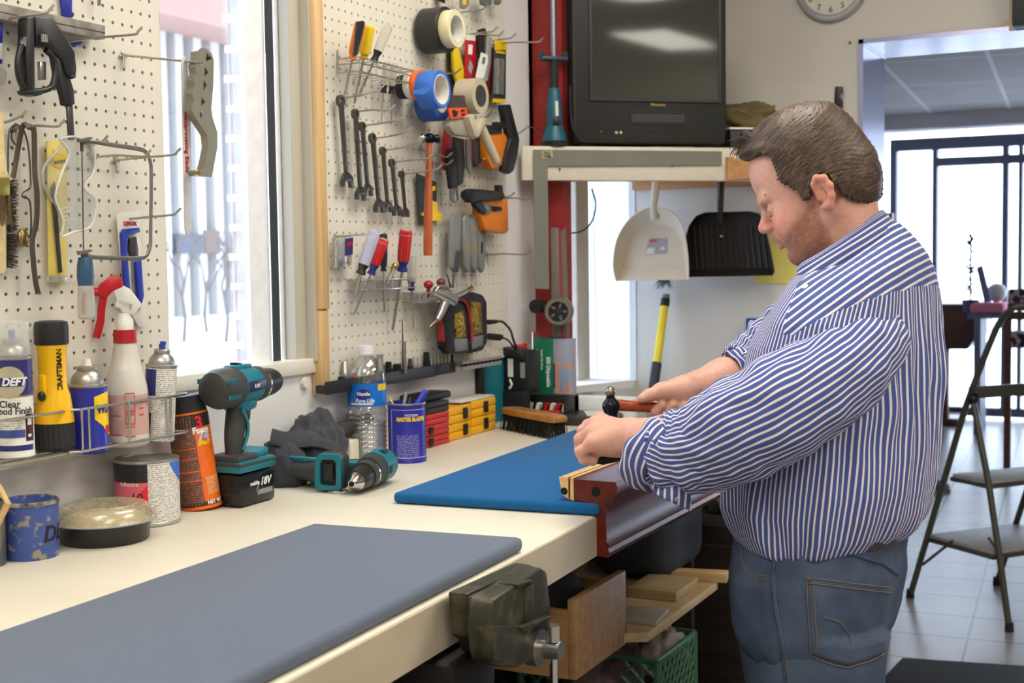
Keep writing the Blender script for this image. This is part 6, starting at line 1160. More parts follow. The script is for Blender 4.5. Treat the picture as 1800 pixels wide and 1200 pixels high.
t = T('spring_clamp', 'grey bent handle clamp leftmost of the grey row', 'clamp', PX(805, 430, .05)); pl(t, 'handle', [(795, 382), (806, 373), (812, 376), (810, 440), (808, 470), (800, 478), (794, 470), (793, 420)], .06, .010, PRY, .003); pl(t, 'jaw', [(806, 440), (815, 440), (806, 478), (800, 478)], .066, .008, mat('dark_knife', (0, 0, 0)), .002)
for k, (x, n) in enumerate(((815, 'second'), (828, 'third'), (840, 'rightmost'))):
    t = T('spring_clamp', 'grey painted clamp arm, %s of the grey row under the staple gun' % n, 'clamp', PX(x+6, 430, .05), None, 'grey clamp arms in a row'); pl(t, 'arm', [(x+1, 384), (x+5, 377), (x+10, 378), (x+13, 388), (x+15, 440), (x+12, 474), (x+9, 480), (x+4, 470), (x+1, 440)], .064-.004*k, .012, PRY, .003); pl(t, 'slot', [(x+6, 426), (x+9, 424), (x+9, 445), (x+6, 446)], .0645-.004*k, .001, mat('slot_ochre', (170, 140, 60), .5) if k < 2 else INK, 0)
t = T('bit_pack', 'black and yellow bit pack half hidden by the orange hammer handle', 'pack', PX(750, 350, .03)); pl(t, 'card', [(733, 304), (768, 320), (768, 390), (738, 396)], .034, .004, mat('pack_black', (0, 0, 0))); pl(t, 'yellow_block', [(760, 328), (765, 326), (766, 334), (760, 336)], .036, .003, YEL, 0); pl(t, 'yellow_block', [(757, 352), (768, 355), (770, 372), (777, 374), (776, 389), (760, 388), (742, 378), (742, 374), (757, 372)], .037, .003, YEL, 0)
# things cut by the top edge
t = T('tape_measure', 'grey and yellow tool at the top edge above the tape rolls', 'tool', PX(818, 4, .06)); pl(t, 'body', [(812, -20), (826, -20), (826, 6), (820, 16), (813, 14)], .07, .01, GRY, .003); pl(t, 'yellow_panel', [(814, -20), (820, -20), (820, 8), (814, 9)], .071, .002, YEL, 0)
plate('clamp_pad', 'grey clamp end hanging into the top edge over the peg hooks', 'clamp', [(846, -20), (866, -20), (866, 6), (858, 11), (850, 8)], .07, .012, mat('dark_grey_plastic', (110, 110, 112), .4), .003); plate('clamp_pad', 'small grey clamp end right of the larger one at the top edge', 'clamp', [(873, -20), (882, -20), (882, 6), (878, 9), (874, 6)], .06, .012, mat('dark_grey_plastic', (0, 0, 0)), .003); plate('dark_pack', 'black pack corner at the top edge above the duct tape', 'pack', [(772, -20), (783, -20), (783, 6), (772, 0)], .04, .006, BLK)
plate('steel_pin', 'short steel pin hanging at the top of the left pegboard', 'pin', [(173, -20), (178, -20), (178, 10), (173, 10)], .035, .003, STEEL)
# air blow gun
t = T('air_gun', 'silver air spray gun hung at the lower right of the pegboard', 'air gun', PX(790, 530, .09)); SIL = mat('satin_silver', (190, 188, 182), .25, .85); c = PX(787, 522, .09)
MB().tube([PX(765, 512, .08), PX(780, 518, .09), PX(797, 528, .095)], [.012, .0165, .0145], 16).build('body', SIL, t); MB().tube([PX(783, 530, .09), PX(776, 548, .085), PX(769, 562, .08)], [.0125, .010, .0075], 14).build('grip', SIL, t); MB().tube([PX(769, 562, .08), PX(762, 568, .078), PX(755, 575, .076)], [.0045, .0055, .003], 12).build('hose_fitting', mat('fitting_steel', (150, 140, 128), .3, .85), t); MB().tube([PX(797, 522, .095), PX(812, 516, .098), PX(825, 508, .10)], [.0065, .0065, .0055], 12).build('nozzle', SIL, t); MB().cyl(PX(821, 511, .10), PX(829, 506, .101), .0062).build('nozzle_ring', mat('brass', (0, 0, 0)), t); MB().tube(smooth([PX(765, 512, .088), PX(772, 503, .092), PX(784, 504, .097), PX(790, 510, .098)], 3), .0032, 8).build('trigger', SIL, t)
# bit case standing on the tray
TRZ = PX(700, 655, .05).z
t = T('bit_case', 'black bit case with gold coloured bits and red edges standing on the tool tray', 'case', PX(822, 570, .07)); BIT = mat('gold_bits', (196, 160, 40), .25, .7, col2=(90, 66, 16), scale=150, bump=.4)
pl(t, 'left_shell', [(782, 560), (792, 538), (812, 524), (822, 530), (828, 600), (826, 620), (796, 622), (786, 612)], .085, .03, BLK, .006); pl(t, 'right_shell', [(822, 520), (835, 513), (850, 518), (857, 530), (858, 600), (850, 616), (828, 621), (824, 600)], .075, .034, BLK, .006); pl(t, 'left_window', [(799, 552), (815, 545), (820, 592), (802, 595)], .0875, .003, BIT, .001); pl(t, 'right_window', [(828, 530), (846, 532), (849, 584), (829, 590)], .0785, .003, BIT, .001)
wtube(t, 'red_edge', [(800, 526), (815, 528), (824, 545), (828, 575), (829, 600)], .088, .004, mat('case_red', (150, 36, 40), .4)); pl(t, 'red_side', [(779, 558), (785, 550), (789, 590), (787, 605), (780, 600)], .08, .02, mat('case_red', (0, 0, 0)), .002); pl(t, 'grey_foot', [(799, 596), (822, 594), (822, 616), (801, 618)], .0876, .003, mat('dark_grey_plastic', (0, 0, 0)), .001); pl(t, 'grey_foot', [(829, 592), (850, 588), (850, 606), (830, 614)], .0786, .003, mat('dark_grey_plastic', (0, 0, 0)), .001)
# magnetic tray with sockets and bits
t = T('tool_tray', 'long black magnetic tool tray under the right pegboard', 'tray', PX(700, 660, .05)); a, m_, e = PX(583, 674, .06), PX(806, 640, .06), PX(882, 624, .06); z1 = TRZ
b = MB(); b.bb((.018, a.y, z1-.022), (.042, m_.y-.09, z1-.004), bev=.002); b.bb((.042, a.y, z1-.024), (.046, m_.y-.09, z1+.004), bev=.001); b.build('near_tray', mat('tray_black', (38, 38, 40), .4), t); b = MB(); b.bb((.018, m_.y-.088, z1-.020), (.042, m_.y+.01, z1-.003), bev=.002); b.bb((.042, m_.y-.088, z1-.022), (.046, m_.y+.01, z1+.004), bev=.001); b.build('middle_tray', mat('tray_black', (0, 0, 0)), t)
b = MB(); b.bb((.018, m_.y+.012, z1-.008), (.064, e.y-.01, z1-.003)); b.bb((.061, m_.y+.012, z1-.018), (.064, e.y-.01, z1+.004)); b.build('perforated_end', GRY, t)
b = MB()
for k in range(9): y = m_.y+.03+k*.022; b.cyl((.0635, y, z1-.006), (.0645, y, z1-.006), .004, n=10)
b.build('perforations', mat('hole_black', (0, 0, 0)), t); tag(bpy.data.objects['near_tray'], None); b = MB(); b.bb((.0462, a.y+.16, z1-.016), (.0468, a.y+.24, z1-.006)); b.build('red_badge', mat('dull_red', (110, 40, 40), .5), t)
random.seed(21); n = 0
for (x, h, r, mt) in ((606, .045, .008, 0), (600, .012, .010, 1), (622, .016, .007, 2), (668, .05, .009, 0), (683, .03, .009, 1), (698, .022, .012, 1), (712, .07, .0035, 3), (721, .03, .006, 1), (727, .034, .0028, 0), (734, .03, .0028, 0), (741, .033, .0026, 0), (750, .04, .009, 1), (758, .026, .003, 0), (764, .033, .003, 4), (770, .032, .003, 4), (776, .035, .003, 4), (782, .03, .003, 4), (788, .028, .003, 4), (795, .026, .004, 1)):
    y = PX(x, 640, .030).y; mt_ = (STEEL, mat('black_socket', (44, 42, 42), .35, .6), RED, DKSTEEL, mat('nickel_bit', (180, 168, 140), .3, .8))[mt]; tt = T('socket' if r > .0055 else 'drill_bit', '%s %s standing on the black tool tray%s' % (('bright', 'black', 'red', 'dark', 'nickel')[mt], 'socket' if r > .0055 else 'bit', ', place %s from the window' % ('first', 'second', 'third', 'fourth', 'fifth', 'sixth', 'seventh', 'eighth', 'ninth', 'tenth', 'eleventh', 'twelfth', 'thirteenth', 'fourteenth', 'fifteenth', 'sixteenth', 'seventeenth', 'eighteenth', 'nineteenth')[n]), 'socket' if r > .0055 else 'bit', (.030, y, z1-.004), None, 'sockets and bits on the tool tray'); n += 1
    b = MB(); b.lathe([(r*.9, 0), (r, .001), (r, h*.45), (r*.8, h*.5), (r*.8, h-.001), (r*.7, h)], (.030, y, z1-.004), 14); b.build('body', mt_, tt)
    if r > .0055: MB().lathe([(r*.5, h+.0002), (.0001, h+.0002)], (.030, y, z1-.004), 12, cap=False).build('square_drive', INK, tt)
t = T('spike', 'long dark spike standing tall in the tool tray', 'spike', PX(709, 600, .045)); MB().cyl((.045, PX(709, 640, .045).y, z1-.004), PX(707, 560, .045), .0032, .001).build('shaft', DKSTEEL, t); MB().cyl((.05, PX(712, 640, .05).y, z1-.004), PX(710, 600, .05), .004, .002).build('sleeve', STEEL, t)
# ================================================================ more on the bench: drills, bottle, boxes
DGR = mat('drill_grey', (54, 54, 53), .55, bump=.06, bscale=300)
XL = Matrix(((0, 0, 1), (0, 1, 0), (-1, 0, 0))).to_4x4()      # lathe axis z -> local x
def lx(mb, prof, n=28, z=0, x0=0, y=0):
    return mb.lathe([(r, x) for x, r in prof], (0, 0, 0), n, Matrix.Translation((x0, y, z)) @ Matrix(((0, 0, 1), (1, 0, 0), (0, 1, 0))).to_4x4())
cn = PZ(425, 894, BZ); dx = V((-math.sin(math.radians(2)), math.cos(math.radians(2)), 0)); dy = V((0, 0, 1)).cross(dx); cen = cn+dx*.052+dy*.034
t = T('cordless_drill', 'teal and black cordless drill standing upright on its battery beside the orange can', 'drill', cen, frame(None, dx, dy)); S = 1.0
BX = lambda name, mt, *a, **k: MB().box(*a, **k).build(name, mt, t, local=True)
b = MB(); b.box((0, 0, .031), (.106, .070, .06), bev=.007); bt = b.build('battery', mat('battery_black', (22, 22, 23), .22), t, local=True)
letters('lettering', 'makita', .0105, WINK, bt, at((-.012, -.0352, .040), Matrix(((1, 0, 0), (0, 0, -1), (0, 1, 0)))), local=True, bold=.0002); letters('lettering', '18V', .020, WINK, bt, at((.020, -.0352, .040), Matrix(((1, 0, 0), (0, 0, -1), (0, 1, 0)))), local=True, bold=.0004, shear=.3)
b = MB(); b.box((.020, -.0352, .022), (.044, .0006, .009)); b.tube([(-.003, -.0354, .017), (-.007, -.0354, .026), (-.001, -.0354, .036)], .0011, 5); b.build('logo_bar', GRY, bt, local=True)
b = MB(); b.box((-.0, 0, .073), (.112, .074, .022), bev=.006); b.build('foot', TEAL, t, local=True); b = MB(); b.box((-.0, 0, .0775), (.115, .0765, .006), bev=.0025); b.box((-.025, 0, .088), (.062, .066, .014), bev=.006); b.build('foot_overmould', DGR, t, local=True); b = MB(); b.box((.026, 0, .088), (.05, .05, .016), (0, -.18, 0), bev=.006); b.build('foot_top', TEAL, t, local=True)
b = MB(); P_ = smooth([(-.026, 0, .085), (-.024, 0, .10), (-.022, 0, .13), (-.014, 0, .16), (-.006, 0, .185)], 4); b.tube(P_, [.021, .0185, .0175, .0172, .0175, .018, .0185, .019, .0195, .020, .0205, .021, .0215, .022, .0225, .023, .0235][:len(P_)], 18, flat=(.88, 1.08), up=(1, 0, 0)); b.build('grip', DGR, t, local=True)
b = MB()
for sg in (-1, 1): b.tube(smooth([(-.018, sg*.0135, .10), (-.006, sg*.0160, .125), (-.004, sg*.0165, .15), (-.018, sg*.0170, .172), (-.024, sg*.017, .178)], 4), .0072, 8, flat=(.5, 1.1))
b.build('grip_inlay', TEAL, t, local=True); b = MB(); b.box((.012, 0, .165), (.014, .018, .030), (0, .2, 0), bev=.004); b.build('trigger', BLK, t, local=True); b = MB(); b.box((.0, 0, .185), (.055, .044, .034), (0, -.15, 0), bev=.012); b.build('neck', TEAL, t, local=True)
HZ = .216
b = MB(); lx(b, [(-.088, .001), (-.088, .020), (-.082, .031), (-.068, .0365), (-.035, .0375), (-.024, .036)], 32, HZ); b.build('motor_cap', DGR, t, local=True)
b = MB()
for sg in (-1, 1):
    for z in (.014, -.014):
        for k in range(6): b.box((-.078+k*.006, sg*(.0335 if abs(z) > .01 else .036), HZ+z), (.0028, .004, .009), bev=.0008)
b.build('vents', TEAL, t, local=True); b = MB(); lx(b, [(-.030, .034), (-.022, .0355), (.02, .0350), (.034, .032), (.040, .031)], 32, HZ); b.build('body', TEAL, t, local=True)
b = MB(); b.box((.005, -.0335, HZ+.001), (.052, .006, .020), (0, -.05, 0), bev=.002); b.build('name_plate', mat('plate_navy', (44, 50, 78), .3), t, local=True); letters('lettering', 'LXT', .009, WINK, t, at((.002, -.0372, HZ+.001), Matrix(((1, 0, 0), (0, 0, -1), (0, 1, 0)))), local=True, bold=.0002)
b = MB(); b.box((-.006, 0, HZ+.035), (.055, .026, .010), bev=.004); b.build('top_spine', TEAL, t, local=True); b = MB(); b.box((-.012, 0, HZ+.041), (.020, .014, .006), (0, .15, 0), bev=.002); b.build('speed_switch', BLK, t, local=True)
b = MB(); lx(b, [(.036, .0325), (.048, .033), (.052, .031)], 30, HZ); b.build('torque_ring', DGR, t, local=True); b = MB(); lx(b, [(.052, .0312), (.056, .0316), (.058, .031)], 30, HZ); b.build('silver_ring', CHROME, t, local=True); b = MB(); lx(b, [(.058, .030), (.066, .029), (.070, .0275), (.090, .026), (.104, .022), (.118, .013), (.121, .008), (.121, .001)], 30, HZ); b.build('chuck', mat('chuck_black', (40, 40, 40), .35, .2), t, local=True)
# second drill lying on its side, chuck to the camera
a = PZ(618, 858, BZ+.016); e = PZ(706, 806, BZ+.031); ax = (e-a); ax = V((ax.x, ax.y, 0)).normalized(); rise = .012; L2 = .185
t = T('cordless_drill', 'teal and black drill lying on its side with its chrome chuck toward the camera', 'drill', (a.x, a.y, BZ+.024), frame(None, ax+V((0, 0, .06)), V((0, 0, 1)).cross(ax)))
b = MB(); lx(b, [(0, .001), (0, .007), (.004, .0085), (.020, .0185), (.022, .0185)], 28); b.build('chuck_nose', CHROME, t, local=True); b = MB(); lx(b, [(-.0006, .0055), (-.0006, .0001)], 14); b.build('chuck_bore', INK, t, local=True); b = MB(); lx(b, [(.022, .0195), (.030, .0215), (.058, .0235), (.062, .0235)], 28, .001); b.build('chuck', mat('chuck_black', (0, 0, 0)), t, local=True); b = MB(); lx(b, [(.062, .026), (.078, .027)], 28, .002); b.build('torque_ring', DGR, t, local=True); b = MB(); lx(b, [(.078, .0276), (.083, .0282), (.086, .0276)], 28, .002); b.build('silver_ring', CHROME, t, local=True)
b = MB(); lx(b, [(.086, .029), (.10, .031), (.125, .032)], 28, .004); b.build('gear_case', DGR, t, local=True); b = MB(); lx(b, [(.120, .0325), (.150, .033), (.168, .031), (.180, .022), (.183, .001)], 28, .004); b.build('motor_cap', DGR, t, local=True); b = MB(); lx(b, [(.112, .0331), (.158, .0336)], 28, .004); b.build('body', TEAL, t, local=True); b = MB(); b.box((.138, -.012, .033), (.022, .016, .008), bev=.002); b.box((.125, -.031, .002), (.018, .006, .016), bev=.002); b.build('speed_switch', BLK, t, local=True)
b = MB(); b.tube([(.130, .02, .0), (.125, .05, .002), (.118, .085, .0), (.112, .115, -.002)], [.020, .018, .0165, .018], 16, flat=(1, 1)); b.build('grip', DGR, t, local=True); b = MB(); b.tube([(.118, .03, .012), (.112, .06, .014), (.107, .09, .012)], .007, 8); b.box((.108, .118, -.002), (.055, .022, .04), (0, 0, .1), bev=.006); b.build('grip_inlay', TEAL, t, local=True)
# battery-less cordless lamp lying between the drills
q = PZ(578, 866, BZ); t = T('cordless_lamp', 'teal and black cordless tool without battery lying between the two drills', 'power tool', q, face_cam(q, -22))
b = MB(); o_ = [(-.024, -.002, .006), (.020, -.002, .004), (.026, -.002, .012), (.027, -.002, .066), (.020, -.002, .074), (-.018, -.002, .074), (-.026, -.002, .064), (-.028, -.002, .016)]; i_ = [(q_[0]*.62, q_[1], .039+(q_[2]-.039)*.72) for q_ in o_]; b.ext([o_, i_], (0, .018, 0)); b.build('battery_socket', TEAL, t, local=True)
b = MB(); b.ext([(q_[0]*1.08, .010, .039+(q_[2]-.039)*1.04) for q_ in o_], (0, .03, 0), bev=.008); b.build('foot', DGR, t, local=True); b = MB(); b.ext([(q_[0]*.64, .008, .039+(q_[2]-.039)*.74) for q_ in o_], (0, .003, 0)); b.box((0, .004, .04), (.018, .008, .03)); b.build('contacts', BLK, t, local=True)
b = MB(); b.tube([(-.02, .03, .036), (-.06, .045, .036), (-.10, .058, .034), (-.125, .066, .033)], [.024, .0195, .0195, .023], 18); b.build('grip', DGR, t, local=True); b = MB(); b.tube([(-.03, .028, .056), (-.07, .042, .055), (-.115, .06, .054)], .0085, 8, flat=(1.2, .6)); b.build('grip_inlay', TEAL, t, local=True); b = MB(); b.box((-.135, .07, .034), (.032, .05, .055), (0, 0, -.3), bev=.012); b.build('tail', DGR, t, local=True)
hh = PZ(545, 830, BZ); X = WM[t.name].inverted(); h0 = X @ hh; b = MB(); b.tube(smooth([h0+V((-.02, .01, .02)), h0+V((-.022, .012, .045)), h0+V((-.006, .014, .066)), h0+V((.02, .016, .074))], 4), .017, 14, flat=(1.1, .7)); b.build('head', DGR, t, local=True); b = MB(); b.tube(smooth([h0+V((-.026, -.004, .02)), h0+V((-.028, -.002, .05)), h0+V((-.010, 0, .070)), h0+V((.022, .002, .080))], 4), .0055, 8); b.tube(smooth([h0+V((-.010, -.006, .02)), h0+V((-.008, -.004, .042)), h0+V((.004, -.002, .056)), h0+V((.022, .0, .062))], 4), .0045, 8); b.build('head_trim', TEAL, t, local=True)
b = MB(); b.tube(smooth([(.0, -.004, .002), (.02, -.012, .004), (.035, -.010, .004), (.04, -.002, .006), (.028, .0, .008)], 3), .0016, 6); b.build('belt_hook', STEEL, t, local=True)
# wood blocks, wire ring, card box
q = PZ(488, 826, BZ); R_ = Matrix.Rotation(math.radians(22), 3, 'Z')
for k, (z, o, n) in enumerate(((0, 0, 'lower pale wood block behind the cordless tools'), (.0195, .006, 'upper pale wood block behind the cordless tools'))): tag(MB().box((q.x-.01, q.y+.03+o, BZ+z+.0102), (.07, .125, .019), R_, bev=.001).build('wood_block', PINE), n, 'wood block')
q = PZ(447, 808, BZ+.0); b = MB(); d = V((.8, .6, 0)); b.tube([q+d*(.030*math.cos(a_))+V((0, 0, .040+.034*math.sin(a_))) for a_ in [2*PI*k/32 for k in range(32)]], .0042, 8, closed=True); tag(b.build('cable_coil', mat('ivory_cable', (214, 208, 188), .4)), 'ivory cable coil standing on edge behind the upright drill', 'coil')
tag(MB().cyl(q+V((.02, -.01, .003)), q+V((.02, -.01, .075)), .0018, n=6).build('hex_key', DKSTEEL), 'dark hex key standing upright against the ivory coil', 'hex key')
q = PZ(386, 792, BZ); t = T('card_box', 'small green card box printed with colourful dots behind the upright drill', 'box', q, face_cam(q, 20)); b = MB(); b.box((0, .02, .05), (.055, .03, .10), bev=.001); b.build('carton', mat('seed_green', (28, 70, 52), .5, var=.2), t, local=True)
for k, (x, z, c) in enumerate(((-.012, .062, YEL), (.01, .055, RED), (-.005, .03, RED), (.014, .028, mat('bright_red_ink', (0, 0, 0))), (.002, .075, YEL), (-.016, .045, WINK), (.018, .07, WINK), (-.014, .018, TEAL))): b = MB(); b.cyl((x, .0052, z), (x, .0042, z), .006, n=14); b.build('printed_dot', c, t, local=True)
b = MB(); b.ext([(-.0275, .004, .082), (.0275, .004, .088), (.0275, .004, .10), (-.0275, .004, .10)], (0, .003, 0)); b.build('cream_header', PAPER, t, local=True)
# folded dark cloth jacket
JK = mat('dark_grey_cloth', (54, 56, 64), .9, var=.15, scale=60, bump=.25, bscale=500, sheen=.1); q = PZ(548, 796, BZ+.0)
t = T('cloth_bag', 'dark grey cloth tool roll folded on the bench behind the drills', 'cloth', (.07, 2.2, BZ)); jc = V((.085, 2.26, BZ))
def lump(name, c, s, seed, amp, top=None):
    b = MB(); b.sph((0, 0, 0), 1, 56)
    for v_ in b.bm.verts:
        d = v_.co.copy(); k = 1+amp*noise.noise(d*1.7+V((seed, 1, 2)))+.10*noise.noise(V((d.x*3+seed, d.y*5, d.z*6)))+.035*math.sin(9*d.y+6*d.z+4*noise.noise(d*2.2+V((0, seed, 0))))
        v_.co = V((d.x*s[0]*k, d.y*s[1]*k, max(d.z*s[2]*k, -s[2]*.5)+s[2]*.5))+c
    return b.build(name, JK, t, ang=180)
lump('folded_body', V((.062, 2.215, BZ)), (.052, .088, .088), 2, .2); lump('rolled_end', V((.066, 2.105, BZ)), (.048, .048, .064), 7, .2)
b = MB(); b.tube(smooth([(.06, 2.075, BZ+.10), (.08, 2.10, BZ+.09), (.10, 2.16, BZ+.085), (.11, 2.23, BZ+.06)], 4), .012, 10, flat=(1.7, .5)); b.build('strap', JK, t)
# water bottle
t, c, r = canthing('water_bottle', 'half full clear plastic water bottle with a blue label on the bench', 'bottle', 613, 682, 815, BZ); H = hgt(c, 606)-BZ; z = lambda py: hgt(c, py)-BZ
PET = clear('pet_plastic', (225, 232, 236), .35, .04, .05); n = 40
prof_ = [(r*.86, 0), (r*.98, .006)]
for k in range(9): zz = .012+k*(z(724)-.012)/9; st = (z(724)-.012)/9; prof_ += [(r*.99, zz), (r*.945, zz+st*.45), (r*.99, zz+st*.9)]
prof_ += [(r*.96, z(718)), (r*.90, z(712)), (r*.97, z(709)), (r*.97, z(672)), (r, z(668)), (r*.97, z(655)), (r*.86, z(644)), (r*.66, z(634)), (r*.42, z(627)), (r*.36, z(625)), (r*.36, z(620))]
b = MB(); b.lathe(prof_, (0, 0, 0), n, cap=False)
for v_ in b.bm.verts:
    if v_.co.z < z(724): a_ = math.atan2(v_.co.y, v_.co.x); k = 1+.025*math.sin(a_*9); v_.co.x *= k; v_.co.y *= k
b.build('bottle', PET, t, local=True)
b = MB(); b.lathe([(.001, .008)]+[(q_[0]*.96, q_[1]) for q_ in prof_[1:] if q_[1] < z(741)]+[(r*.94, z(741)), (.001, z(741))], (0, 0, 0), n, cap=False); b.build('water', clear('water', (226, 230, 228), .45, .02, .30), t, local=True)
b = MB(); b.lathe([(r*.985, z(711)), (r*.985, z(671))], (0, 0, 0), n, cap=False); lb = b.build('label', mat('label_bright_blue', (24, 112, 206), .3, var=.2, scale=18), t, local=True)
b = MB(); arcp(b, r*.992, 0, 0, -.55, .2, 16, lambda x: (z(690)-.012*math.sqrt(max(0, 1-((x+.18)/.37)**2)), z(690)+.012*math.sqrt(max(0, 1-((x+.18)/.37)**2)))); b.build('oval_emblem', mat('deep_blue_ink', (34, 44, 130), .4), lb, local=True)
ltext('lettering', 'Nestle', .011, WINK, lb, r*.994, z(689), -.18, bold=.0003); ltext('lettering', 'Pure Life', .012, WINK, lb, r*.99, z(701), -.12, bold=.0002, shear=.2); b = MB(); arcp(b, r*.992, z(684), z(673), .56, .98); b.build('yellow_flash', YEL, lb, local=True); b = MB(); arcp(b, r*.991, z(708), z(705), -.8, .3); b.build('cream_wave', PAPER, lb, local=True)
b = MB(); nn_ = 40; b.loft([[V((r*.40*(1-(.03 if i % 2 else 0))*math.cos(2*PI*i/nn_), r*.40*(1-(.03 if i % 2 else 0))*math.sin(2*PI*i/nn_), zz)) for i in range(nn_)] for zz in (z(622), z(607))]); b.build('cap', mat('white_cap', (236, 238, 240), .4), t, local=True)
# blue round can of tools
t, c, r = canthing('tool_can', 'tall blue round can with yellow lettering holding pens and small tools', 'can', 683, 750, 815, BZ); H = hgt(c, 707)-BZ
MB().lathe([(r*.97, 0), (r*1.0, .001), (r*1.0, .005), (r*.985, .006), (r*.985, H-.004), (r*1.01, H-.003), (r*1.01, H), (r*.95, H), (r*.95, .004), (.001, .004)], (0, 0, 0), 40, cap=False).build('can_body', mat('can_royal_blue', (42, 44, 150), .35), t, local=True)
MB().lathe([(r*1.012, H-.003), (r*1.02, H-.001), (r*1.01, H+.001), (r*.95, H+.001)], (0, 0, 0), 40, cap=False).build('rim', TIN, t, local=True)
ltext('lettering', 'MASTER BLASTER', .0125, YC, t, r*.99, H*.74, .28, bold=.0005, sx=.72); ltext('lettering', 'MODERN', .007, WINK, t, r*.99, H*.81, .25)
b = MB(); arcp(b, r*.988, H*.10, H*.48, -.55, .62); b.build('fine_print_panel', finemat('blue_print', (48, 50, 150), (140, 140, 190), .0042, .46, 420), t, local=True)
b = MB(); arcp(b, r*.989, H*.09, H*.093+.0008, -.8, .95); arcp(b, r*.989, H*.90, H*.90+.0008, -.8, .95); arcp(b, r*.989, H*.09, H*.90, -.8, -.785, 2); b.build('border', PAPER, t, local=True)
for k, (lab, a_, e_, rr, mt) in enumerate((('fat blue marker leaning in the blue can', (727, 720), (749, 686), .0072, mat('marker_blue', (50, 60, 190), .4)), ('grey paint brush handle leaning in the blue can', (708, 720), (714, 690), .004, GRY), ('wooden pencil leaning out of the blue can on its left side', (696, 718), (684, 700), .0028, PINE), ('black pen standing in the middle of the blue can', (716, 720), (722, 699), .004, BLK))):
    d0 = depth(c); pa = PD(*a_, d0); pe = PD(*e_, d0+.01); b = MB(); b.cyl(pa+(pa-pe)*.9, pe, rr, n=12); tag(b.build(('marker', 'small_brush', 'pencil', 'pen')[k], mt), lab, ('marker', 'brush', 'pencil', 'pen')[k])
# organiser boxes
def ybox(lab, name, x0, x1, yt, yb, X, depth_, mt, clasp, lid=None, group=None, z0=None, z1=None):
    a, e = PX(x0, yb, X), PX(x1, yb, X); zl = PX((x0+x1)/2, (yt+yb)/2, X); z0 = z0 if z0 is not None else BZ; z1 = z1; t = T(name, lab, 'box', (X-depth_/2, (a.y+e.y)/2, z0), None, group)
    b = MB(); b.bb((X-depth_, a.y, z0+.0005), (X, e.y, z0+(z1-z0)*.5), bev=.003); b.build('base', mt, t); b = MB(); b.bb((X-depth_, a.y, z0+(z1-z0)*.52), (X, e.y, z1), bev=.003); b.build('lid', lid or mt, t)
    for f_ in clasp: y = a.y+(e.y-a.y)*f_; b = MB(); b.bb((X-.001, y-.010, z0+(z1-z0)*.18), (X+.005, y+.010, z0+(z1-z0)*.86), bev=.002); b.build('clasp', BLK, t)
    return t
Xr = PZ(762, 783, BZ).x; h3 = .0265
for k, (n, mt) in enumerate((('bottom red drill index box of the stack behind the blue can', RED), ('middle red drill index box of the stack behind the blue can', RED), ('top red drill index box of the stack behind the blue can', RED), ('black drill index box lying on the red stack', BLK))):
    ybox(n, 'index_box', 752, 791, 0, 783, Xr+.012, .075, mat('box_red', (192, 50, 52), .4) if mt is RED else mat('box_black', (40, 40, 40), .45), (.12,) if k < 2 else (), group='stacked drill index boxes', z0=BZ+k*h3, z1=BZ+(k+1)*h3-.0006)
b = MB(); b.bb((Xr-.06, PX(752, 783, Xr).y-.03, BZ+4*h3), (Xr+.0, PX(752, 783, Xr).y+.12, BZ+4*h3+.018), bev=.006); tag(b.build('tool_pouch', BLK), 'flat black pouch lying on top of the stacked index boxes', 'pouch')
Xy = .078; hy_ = .041; YBX = mat('box_amber', (232, 172, 28), .4)
for k, n in enumerate(('lower amber parts box of the nearer yellow stack', 'upper amber parts box of the nearer yellow stack')): ybox(n, 'parts_box', 782, 829, 0, 764, Xy, .06, YBX, (.75,), group='amber parts boxes', z0=BZ+k*hy_, z1=BZ+(k+1)*hy_-.0006)
Xy2 = .074; hz2 = .043
for k, n in enumerate(('lower amber parts box of the farther yellow stack', 'upper amber parts box of the farther yellow stack')): ybox(n, 'parts_box', 830, 872, 0, 745, Xy2, .058, YBX, (.55,), group='amber parts boxes', z0=BZ+k*hz2, z1=BZ+(k+1)*hz2-.0006)
tag(MB().bb((.016, PX(829, 745, Xy2).y-.05, BZ+2*hz2), (Xy2-.002, PX(872, 745, Xy2).y, BZ+2*hz2+.004), bev=.001).build('white_board', mat('grey_white_card', (206, 204, 202), .5)), 'pale board lying across the farther yellow boxes', 'board')
q = PZ(807, 764, BZ); t = T('hex_nut', 'small bright hex bolt lying on the bench before the yellow boxes', 'bolt', q); b = MB(); b.cyl(q+V((-.004, -.004, .007)), q+V((.004, .004, .007)), .008, n=6); b.build('head', CHROME, t); MB().cyl(q+V((-.014, -.012, .007)), q+V((-.004, -.004, .007)), .004, n=10).build('thread', STEEL, t)
# bench brush
a, e = PZ(893, 752, BZ), PZ(986, 772, BZ); d = (e-a); d.z = 0; L_ = d.length; d.normalize(); cb_ = (a+e)/2+V((0, 0, 0)); t = T('bench_brush', 'wooden bench brush with dark bristles lying on the bench beside the blue board', 'brush', cb_, frame(None, d, V((0, 0, 1)).cross(d)))
b = MB(); hw = L_/2; pr = [(-hw, .018), (-hw*.9, .026), (-hw*.4, .030), (hw*.2, .028), (hw*.8, .027), (hw, .020)]; b.ext([(x, y, .040) for x, y in pr]+[(x, -y, .040) for x, y in pr[::-1]], (0, 0, .017), bev=.005); b.build('wooden_back', wood('brush_beech', (184, 128, 64), (150, 98, 46), (20, 40, 40), .4, .2), t, local=True)
b = MB(); random.seed(3)
for i in range(34):
    for j in range(9): x = -hw*.9+hw*1.8*i/33; y = -.022+.044*j/8; s_ = 1+.12*(j-4)/4; b.tube([(x, y, .041), (x+random.uniform(-.004, .004)+.004*(i-17)/17, y*1.3+random.uniform(-.004, .004), .001)], [.0016, .0012], 3, cap=False)
